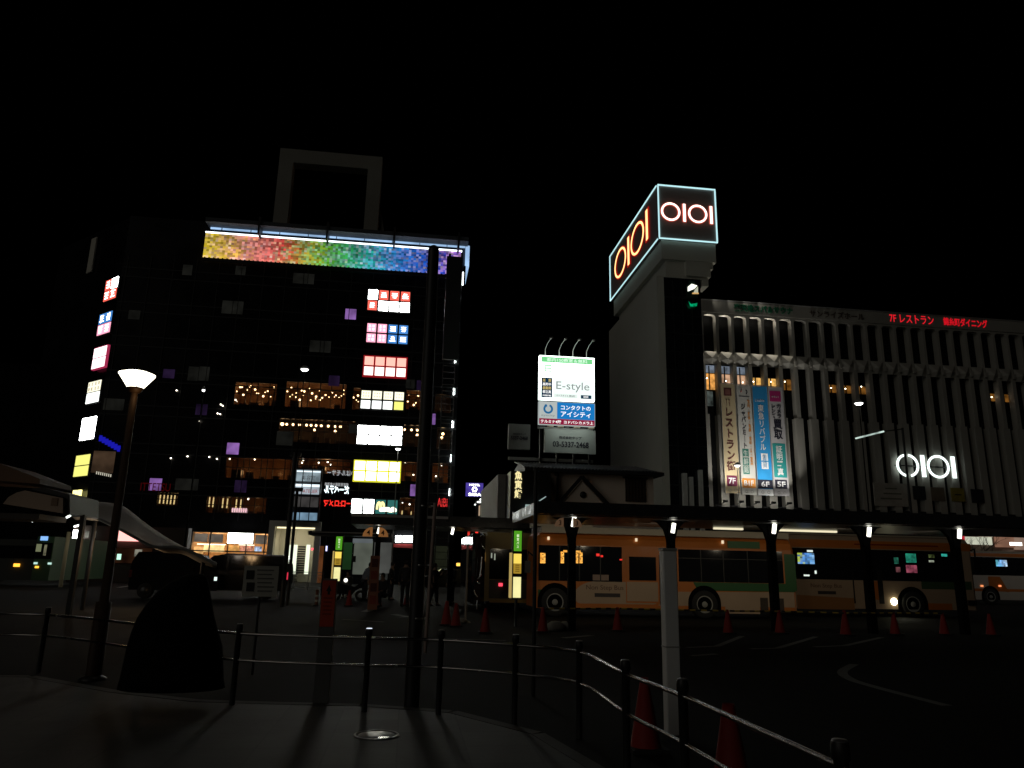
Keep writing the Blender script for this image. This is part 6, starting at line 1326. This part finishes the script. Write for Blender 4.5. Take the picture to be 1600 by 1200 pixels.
# signs standing by the platform
W9 = front(29); r = prect(W9, 577, 868, 592, 938); T = thing('standing_panel_sign', 'tall orange-red standing sign with four square pictures, beside the crouched person', 'sign', W9.p((r[0] + r[1]) / 2, 0, 0))
b = MB(); b.wbox(W9, r[0], r[1], 0, r[3], -.08, 0); b.build('board', prin('dull_orange', (.30, .12, .07), .6), T)
for i in range(4): z = r[3] - (r[3] - .1) * (.06 + .24 * i); b = MB(); b.wbox(W9, r[0] + .06, r[1] - .06, z - .3, z, .001, .01); b.build('picture', prin('pic_%d' % (i % 2), ((.10, .02, .015), (.28, .05, .03))[i % 2], .6, noise=.4, scale=6), T)
p = atZ(727, 973, 0); q = atY(730, 850, p.y); T = thing('sign_post', 'thin pale sign post beside the two red cones', 'pole', p); b = MB(); b.tube([p, (p.x, p.y, q.z)], .03, 8); b.build('shaft', prin('pale_post', (.35, .30, .25), .5), T); b = MB(); b.lathe([(0, .06), (.12, .05), (.16, 0)], p, 14); b.build('base', M_GREY, T)
p = atZ(494, 947, 0); T = thing('delineator_post', 'short brown and white striped marker post left of the totem', 'post', p); b = MB(); b.tube([p, p + Vector((0, 0, .62))], .06, 10); b.build('shaft', prin('brown_plastic', (.2, .07, .03), .5), T)
for z in (.2, .38): b = MB(); b.lathe([(.062, -.04), (.064, -.03), (.064, .03), (.062, .04)], p + Vector((0, 0, z)), 12); b.build('band', M_WHITE, T)
b = MB(); b.lathe([(0, .05), (.14, .04), (.17, 0)], p, 14); b.build('base', M_RUBBER, T)
p = atZ(724, 985, 0); 
for k_, (x, y, r_) in enumerate(((868, 985, .22), (884, 984, .2), (722, 974, .14))):
    p = atZ(x, y, 0); b = MB(); b.lathe([(r_ * .8, 0), (r_ * 1.15, r_ * .3), (r_, r_ * .75), (r_ * .5, r_ * 1.05), (0, r_ * 1.1)], p, 14); tag(b.build('sandbag', prin('pale_sack', (.30, .29, .26), .85, noise=.2, scale=6)), ['pale sandbag under the front wheel of the orange bus', 'pale sandbag at the foot of the platform post numbered 3', 'small pale weight at the foot of the thin sign post'][k_], 'sandbag', kind='thing')

# ------------------------------------------------------------------ left: membrane roof, kiosk roofs, far bus, shops
M_MEM = prin('membrane', (.55, .50, .43), .7, noise=.12, scale=.6)
top = arc([(140, 786), (165, 786), (192, 792), (225, 817), (262, 842), (300, 862), (338, 880)], 5); bot = arc([(112, 806), (145, 808), (180, 823), (215, 842), (240, 854), (285, 857), (338, 882)], 5)
T = thing('membrane_roof', 'pale tensile membrane roof sloping down to a point beside the black cars', 'canopy', atY(220, 900, 27) * Vector((1, 1, 0)) if False else Vector((atY(220, 900, 27).x, 27, 0)))
b = MB(); N_ = 8; vs_ = []
for i in range(len(top)):
    a = atY(*top[i], 29.5); c_ = atY(*bot[i], 25.5)
    for k_ in range(N_ + 1):
        t = k_ / N_; p = a.lerp(c_, t); p.z -= .35 * math.sin(math.pi * t) * (1 - .5 * i / len(top)) - .12 * math.sin(i * 1.1) * t * (1 - t); vs_.append(p)
fs = [(i * (N_ + 1) + k_, i * (N_ + 1) + k_ + 1, (i + 1) * (N_ + 1) + k_ + 1, (i + 1) * (N_ + 1) + k_) for i in range(len(top) - 1) for k_ in range(N_)]
b.add(vs_, fs, True); o = b.build('membrane', M_MEM, T); sd = o.modifiers.new('thickness', 'SOLIDIFY'); sd.thickness = .03
b = MB(); b.tube([atY(*q, 25.45) for q in bot], .05, 6); b.build('edge_cable', M_GREY, T)
for x, y in ((150, 806), (318, 874)):
    p = atY(x, y, 26.5); b = MB(); b.tube([(p.x, 26.5, 0), (p.x, 26.5, p.z)], .07, 8); b.build('mast', M_BLACK, T)
pm_ = atY(225, 872, 27); lamp('POINT', (pm_.x, 27.2, 1.95), 42, (1, .62, .30), .25); pm_ = atY(160, 850, 26); lamp('POINT', (pm_.x, 26.0, 2.0), 10, (1, .85, .7), .2)
p = atY(317, 885, 30)
# kiosk: brown roof and curved pale fascia
Wk = front(22)
T = thing('kiosk', 'kiosk with a brown pitched roof edge and a curved pale fascia panel', 'kiosk', Vector((atY(30, 900, 22).x, 23, 0)))
pts = [Wk.uz(*q) for q in ((-60, 727), (0, 724), (62, 748), (62, 756), (0, 751), (-60, 748))]; b = MB(); b.wpoly(Wk, pts, -2, 0); b.build('roof', prin('kiosk_roof', (.16, .09, .05), .7, noise=.2), T)
pts = [Wk.uz(*q) for q in ((3, 787), (12, 776), (25, 769), (38, 766), (97, 778), (97, 802))]; b = MB(); b.wpoly(Wk, pts, -1.8, -.05); b.build('fascia', prin('kiosk_fascia', (.33, .26, .20), .7, noise=.15), T)
pts = [Wk.uz(*q) for q in ((40, 763), (62, 760), (104, 772), (104, 802), (98, 803), (98, 777))]; b = MB(); b.wpoly(Wk, pts, -2.2, -.2); b.build('hood', M_BLACK, T)
r = prect(Wk, -60, 800, 50, 850); b = MB(); b.wbox(Wk, r[0], r[1], 2.6, r[3], -2, -.3); b.build('body', prin('kiosk_wall', (.04, .035, .03), .7), T)
r = Wk.rc(84, 784, 10, 12); b = MB(); b.wbox(Wk, *r, -.049, -.03); b.build('emblem', prin('emblem_brown', (.18, .12, .08), .7), T)
for x in (96,): u = Wk.uz(x, 850)[0]; b = MB(); b.wbox(Wk, u - .06, u + .06, 0, Wk.uz(x, 800)[1], -1.2, -1.05); b.build('post', M_BLACK, T)
lamp('POINT', Wk.p(Wk.uz(50, 800)[0], Wk.uz(50, 815)[1], 1.6), 2.2, (1, .78, .6), .2)
for x, y, w_, h_, lab in ((53, 813, 6, 4, 'small white lamp under the kiosk fascia'), (107, 807, 6, 3.5, 'small white lamp at the end of the kiosk hood'), (121, 821.5, 10, 3, 'short white strip lamp beside the membrane roof edge')):
    Wq = front(24); r = Wq.rc(x, y, w_, h_); b = MB(); b.tube([Wq.p(r[0], r[2], 0), Wq.p(r[1], r[3], 0)], .03, 8); tag(b.build('small_lamp', emis('small_lamp', (.92, 1, .95), 3)), lab, 'lamp', kind='thing')
# far green bus and dark bus
W_ = front(48); r = prect(W_, 55, 838, 82, 889)
T = thing('city_bus', 'far green fronted bus with a glowing blue destination sign, near the kiosk', 'bus', W_.p((r[0] + r[1]) / 2, 0, 0), 'city buses')
b = MB(); b.wbox(W_, r[0], r[1], .35, r[3], -9, 0); b.build('body', prin('bus_deep_green', (.04, .10, .04), .5), T)
q = prect(W_, 56, 848, 81, 873); b = MB(); b.wbox(W_, *q, .003, .03); wn = b.build('windscreen', M_GLASSDARK, T)
q = prect(W_, 57, 850, 65, 862); b = MB(); b.wbox(W_, *q, .031, .05); b.build('window_glow', emis('bus_notice', (.5, .55, .3), .30), wn)
q = prect(W_, 69, 851, 73, 868); b = MB(); b.wbox(W_, *q, .031, .05); b.build('window_glow', emis('bus_notice2', (.5, .48, .3), .25, .8, 3), wn)
q = prect(W_, 61, 838, 78, 844.5); b = MB(); b.wbox(W_, q[0] + .1, q[1] - .1, q[2], q[3], .003, .05); b.build('destination_sign', emis('bus_blue_sign', (.25, .50, 1), 1.1), T)
for x, m_, y in ((56, emis('pale_headlight', (.55, .85, .75), 1.0), 880), (78, MATS['pale_headlight'], 880.5), (58, emis('amber_bright', (1, .42, .04), 2.2), 886)): q = W_.rc(x, y, 5.5, 3.2); b = MB(); b.wbox(W_, *q, .003, .06); b.build('headlight', m_, T)
r = prect(W_, -20, 842, 53, 889); T = thing('city_bus', 'dark bus side with one amber lamp, under the kiosk roof', 'bus', W_.p((r[0] + r[1]) / 2, 0, 0), 'city buses'); b = MB(); b.wbox(W_, r[0], r[1], .35, r[3], -2.4, -.5); b.build('body', prin('bus_blackish_green', (.03, .035, .025), .5), T)
q = W_.rc(20, 883, 9, 5); b = MB(); b.wbox(W_, *q, -.49, -.4); b.build('amber_light', MATS['amber_bright'], T); q = prect(W_, -15, 852, 50, 872); b = MB(); b.wbox(W_, *q, -.49, -.46); b.build('window', M_GLASSDARK, T)
q = W_.uz(104, 830); r = W_.rc(104, 856, 6, 50); T = thing('pale_bollard_column', 'pale slim round column beside the far green bus', 'column', W_.p((r[0] + r[1]) / 2, 0, 0)); b = MB(); b.tube([W_.p((r[0] + r[1]) / 2, 0, 0), W_.p((r[0] + r[1]) / 2, r[3], 0)], (r[1] - r[0]) / 2, 14); b.build('shaft', prin('column_pale', (.42, .38, .26), .6), T)
lamp('POINT', W_.p((r[0] + r[1]) / 2 + .8, r[3] - .6, 1.2), 8, (1, .9, .65), .1)
# low shop front under the membrane
W_ = front(60); r = prect(W_, 108, 822, 290, 900); T = thing('street_shop', 'low dark shop front with a bright red-white sign under the membrane roof', 'shop', W_.p((r[0] + r[1]) / 2, 0, 0))
b = MB(); b.wbox(W_, r[0], r[1], 0, r[3], -1.2, -.3); b.build('wall', prin('shop_dark', (.05, .03, .02), .7, noise=.3), T)
for x, y, w_, h_, m_ in ((119, 836, 10, 16, SW), (136, 835, 5, 10, emis('shop_grey', (.5, .5, .42), .35, .6, 2)), (148, 835, 3, 10, MATS['shop_grey']), (199, 837, 38, 17, emis('shop_redwhite', (1, .40, .36), 1.9)), (186, 870, 6, 9, emis('shop_mint', (.55, 1, .75), 1.2)), (216, 864, 11, 11, emis('shop_paper', (.5, .48, .38), .3, .8, 2)), (152, 857, 14, 6, emis('shop_orange', (.7, .22, .04), .3, .7, 2)), (205, 868, 60, 24, emis('shop_inside', (.12, .045, .02), .16, .8, .6)), (137, 874, 34, 30, emis('shop_inside2', (.07, .06, .045), .16, .9, .8))):
    q = W_.rc(x, y, w_, h_); o_ = .05 if w_ < 40 and w_ != 34 else -.2; b = MB(); b.wbox(W_, *q, o_ - .08, o_ + x * 1e-5); b.build('lit_panel', m_, T)
# tall dark office block at the far side with one lit window
W_ = front(110); r = prect(W_, -160, 560, 112, 890); T = thing('office_block', 'tall unlit office block with one small lit window beyond the kiosk', 'building', W_.p((r[0] + r[1]) / 2, 0, 0))
b = MB(); b.wbox(W_, r[0], r[1], 0, r[3], -20, 0); b.build('wall', prin('night_block', (.004, .004, .005), .9, spec=.1), T); q = prect(W_, 64, 717, 74, 729); b = MB(); b.wbox(W_, *q, .01, .1); b.build('window', emis('office_window', (.55, .58, .58), .4, .8, 1.0), T)

# ------------------------------------------------------------------ near objects on the plaza
# street lamp with an inverted cone shade
p = atZ(145, 1062, 0); tp = atY(207, 608, p.y); hz = tp.z
T = thing('street_lamp', 'warm glowing street lamp with an inverted cone shade on a dark pole', 'street lamp', p, 'plaza lamp')
b = MB(); b.tube([p, (p.x, p.y, 1.0), (p.x, p.y, 1.01), (p.x, p.y, hz)], [.10, .10, .062, .05], 14); b.build('pole', prin('lamp_brown', (.035, .019, .010), .6, spec=.2), T)
b = MB(); b.lathe([(.17, 0), (.17, .02), (.12, .05), (.1, .06)], p, 18); b.build('base', M_DARK, T)
b = MB(); b.lathe([(.05, -.06), (.075, -.05), (.11, 0.0), (.115, .02), (.0, .021)], (p.x, p.y, hz), 18); b.build('collar', MATS['lamp_brown'], T)
b = MB(); b.lathe([(.112, .025), (.245, .205), (.25, .225), (.16, .258), (0, .275)], (p.x, p.y, hz), 28); sh_ = b.build('lamp_shade', emis('lamp_glow', (1, .93, .72), 5), T)
b = MB()
for a in (.5, 2.0, 3.6, 5.2): d = Vector((math.cos(a), math.sin(a), 0)); b = MB(); b.tube([Vector((p.x, p.y, hz + .02)) + d * .116, Vector((p.x, p.y, hz + .215)) + d * .254], .006, 6); b.build('rib', M_DARK, sh_)
lamp('POINT', Vector((p.x, p.y, hz + .42)), 3, (1, .72, .38), .1); lamp('POINT', Vector((p.x + .12, p.y - .16, hz - .12)), .9, (1, .66, .32), .05)
# thick dark pole with conduit
p = atZ(643, 1104, 0); tp = atY(678, 384, p.y); r_ = .075
T = thing('utility_pole', 'thick dark round pole with a pale conduit strapped along it', 'pole', p)
b = MB(); k_ = Vector(((tp.x - p.x), 0, 0)); b.tube([p, Vector((p.x + k_.x * .5, p.y, tp.z * .5)), Vector((tp.x, p.y, tp.z - .06))], [.087, .080, .072], 18, False); b.lathe([(.072, -.06), (.06, -.02), (.03, 0), (0, .005)], (tp.x, p.y, tp.z), 18); b.build('shaft', M_BLACK, T)
b = MB(); a, c_ = atY(664, 1020, p.y - .08), atY(680, 786, p.y - .08); b.tube([a, a.lerp(c_, .5), c_], .021, 8); b.build('conduit', prin('conduit', (.38, .28, .24), .55), T)
for x, y in ((663, 791), (658, 883), (653, 966)): q = atY(x, y, p.y); b = MB(); b.lathe([(.086, -.012), (.09, -.012), (.09, .012), (.086, .012)], (q.x, p.y, q.z), 20); b.tube([(q.x + .08, p.y - .05, q.z), (q.x + .13, p.y - .08, q.z)], .01, 6); b.build('strap', M_STEEL, T)
b = MB(); q = atY(668, 430, p.y); 
for k_ in range(5): b.tube([q + Vector((.02, 0, -.02)), q + Vector((-.05 + .01 * k_, -.02, .02 + .035 * k_))], .004, 5)
b.build('aerial', M_BLACK, T)
# slim signpost
p = atZ(833, 1088, 0); tp = atY(834, 733, p.y); T = thing('signpost', 'slim black round post standing in front of the orange bus front end', 'pole', p); b = MB(); b.tube([p, (p.x, p.y, tp.z)], .026, 10); b.build('shaft', M_BLACK, T); b = MB(); b.lathe([(.03, -.02), (.032, .01), (0, .02)], (p.x, p.y, tp.z), 12); b.build('cap', M_DARK, T)
# white box pylon
p = atZ(1054, 1150, 0); W_ = front(p.y); a = W_.uz(1040, 1000)[0]; c_ = W_.uz(1062, 1000)[0]; zt_ = W_.uz(1048, 861)[1]
T = thing('white_pylon', 'pale square guide pylon standing behind the curved railing', 'pylon', p)
b = MB(); b.box(a, c_, p.y, p.y + .13, 0, zt_); o = b.build('shaft', prin('pylon_paint', (.80, .81, .79), .5, noise=.06), T); bv = o.modifiers.new('edge', 'BEVEL'); bv.width = .012; bv.segments = 3
b = MB(); b.box(a - .005, c_ + .005, p.y - .005, p.y + .135, zt_ + .002, zt_ + .03); b.build('cap', M_GREY, T); b = MB(); zz = W_.uz(1048, 1011)[1]; b.box(a - .003, c_ + .003, p.y - .004, p.y + .134, zz - .006, zz + .006); b.build('joint', M_GREY, T)
# red faced pillar sign
p = atZ(504, 1101, 0); W_ = front(p.y); a = W_.uz(501, 945)[0]; c_ = W_.uz(523.5, 945)[0]; zt_ = W_.uz(514, 907)[1]; zb_ = W_.uz(508, 979)[1]
T = thing('guide_post', 'square grey post with a red upper panel and small black symbol', 'post', p)
b = MB(); b.box(a, c_, p.y, p.y + .12, 0, zt_ + .02); b.build('shaft', prin('post_grey', (.12, .12, .115), .6), T); b = MB(); b.box(a + .004, c_ - .004, p.y - .008, p.y - .001, zb_, zt_); rp = b.build('red_panel', prin('panel_red', (.55, .06, .02), .5, noise=.12, scale=9), T)
Wr = front(p.y - .008); b = MB(); m_ = (a + c_) / 2; b.wpoly(Wr, [(m_ - .03, zt_ - .12), (m_ + .03, zt_ - .12), (m_, zt_ - .05)], .001, .004); b.wbox(Wr, m_ - .012, m_ + .012, zt_ - .16, zt_ - .121, .001, .004); b.build('symbol', M_BLACK, rp)
b = MB(); 
for k_ in range(5): z = zt_ - .2 - .045 * k_; b.wbox(Wr, a + .03, c_ - .03 - .01 * (k_ % 3), z - .006, z + .006, .001, .003)
b.build('printed_line', prin('red_print', (.22, .02, .01), .6), rp)
# notice board on a thin leg
p = atZ(410, 1055, 0); W_ = front(p.y); r = prect(W_, 380, 884, 434, 932)
T = thing('notice_board', 'dim grey notice board with two dark squares on a thin leg', 'sign', p)
b = MB(); b.wbox(W_, *r, -.03, 0); bo = b.build('board', prin('board_grey', (.42, .41, .36), .6), T); b = MB(); q = (r[0] + r[1]) / 2; b.tube([(q, p.y + .05, 0), (q, p.y + .05, r[3] - .05)], .018, 8); b.build('leg', M_DARK, T)
for k_ in range(2): a_ = prect(W_, 385, 891 + 19 * k_, 397, 905 + 19 * k_); b = MB(); b.wbox(W_, *a_, .001, .006); b.build('dark_square', M_BLACK, bo)
b = MB()
for k_ in range(6): a_ = prect(W_, 402, 890 + 6.5 * k_, 428 - 3 * (k_ % 2), 892 + 6.5 * k_); b.wbox(W_, *a_, .001, .004)
b.build('printed_line', prin('faint_print', (.12, .12, .11), .7), bo)
# curved railing with bollard posts
posts = [(-70, 948), (76, 950), (228, 964), (375, 976), (577, 983), (690, 986), (806, 993), (905, 1003), (977, 1033), (1066, 1063), (1312, 1160), (1720, 1330)]
P = [atZ(x, y, .87) for x, y in posts]; P = [Vector((q.x, q.y, 0)) for q in P]
RL_ = thing('curved_railing', 'curved steel two-rail railing on dark bollard posts along the plaza edge', 'railing', P[5])
for i, q in enumerate(P):
    b = MB(); b.lathe([(.031, 0), (.031, .80), (.039, .805), (.039, .86), (.034, .875)], q, 16); po = b.build('post', M_BLACK, RL_)
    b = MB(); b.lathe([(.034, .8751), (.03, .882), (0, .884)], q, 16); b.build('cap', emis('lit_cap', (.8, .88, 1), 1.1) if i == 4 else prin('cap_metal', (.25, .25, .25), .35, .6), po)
def spline(P, z):
    return [Vector(q) + Vector((0, 0, z)) for q in arc([tuple(q) for q in P], 6)]
M_RAIL = prin('rail_steel', (.32, .31, .295), .18, 1.0, noise=.3, scale=5)
for z, r_ in ((.775, .016), (.49, .0145)):
    b = MB(); b.tube(spline(P, z), r_, 10); b.build('rail', M_RAIL, RL_)
# dark monument stone
yb_ = 9.45
sec = [(1074, 186, 352), (1060, 189, 349), (1035, 193, 347), (1010, 199, 346), (985, 208, 341), (965, 217, 336), (945, 230, 332), (925, 247, 328), (910, 266, 325), (902, 283, 322), (897, 294, 316)]
T = MB(); n = 28; vs_ = []; rnd = random.Random(9)
for y_, a, c_ in sec:
    L_, R_ = atY(a, y_, yb_), atY(c_, y_, yb_); cx2 = (L_.x + R_.x) / 2; hw = (R_.x - L_.x) / 2; z = max(0, (L_.z + R_.z) / 2)
    for k_ in range(n):
        t = 2 * math.pi * k_ / n; j_ = 1 + .02 * math.sin(3 * t + y_ * .05) + rnd.uniform(-.008, .008); vs_.append((cx2 + hw * math.cos(t) * j_, yb_ + hw * .75 * math.sin(t) * j_, z))
fs = [(i * n + k_, i * n + (k_ + 1) % n, (i + 1) * n + (k_ + 1) % n, (i + 1) * n + k_) for i in range(len(sec) - 1) for k_ in range(n)] + [tuple((len(sec) - 1) * n + k_ for k_ in range(n)), tuple(range(n - 1, -1, -1))]
T.add(vs_, fs, True); o = T.build('boulder', prin('dark_stone', (.004, .004, .004), .95, noise=.4, scale=5, bump=.5, spec=.05), None, (0, 0, 0)); tag(o, 'large black mound-shaped stone in front of the railing, between lamp and notice board', 'boulder', kind='thing')
# manhole cover
p = atZ(588, 1152, 0); T = thing('manhole_cover', 'round metal manhole cover set in the lit paving', 'manhole cover', (p.x, p.y, .016)); b = MB(); b.lathe([(0, .022), (.17, .022), (.175, .018)], p, 32); b.build('plate', prin('iron_plate', (.10, .10, .10), .4, .8, noise=.3, scale=12, bump=.4), T)
b = MB(); b.lathe([(.185, .0165), (.185, .026), (.21, .026), (.215, .0165)], p, 32); b.build('rim', prin('iron_rim', (.12, .12, .115), .45, .9), T)
b = MB(); b.box(p.x + .02, p.x + .12, p.y - .16, p.y - .11, .0225, .027); b.build('plaque', prin('plaque_metal', (.6, .62, .6), .25, .9), T)
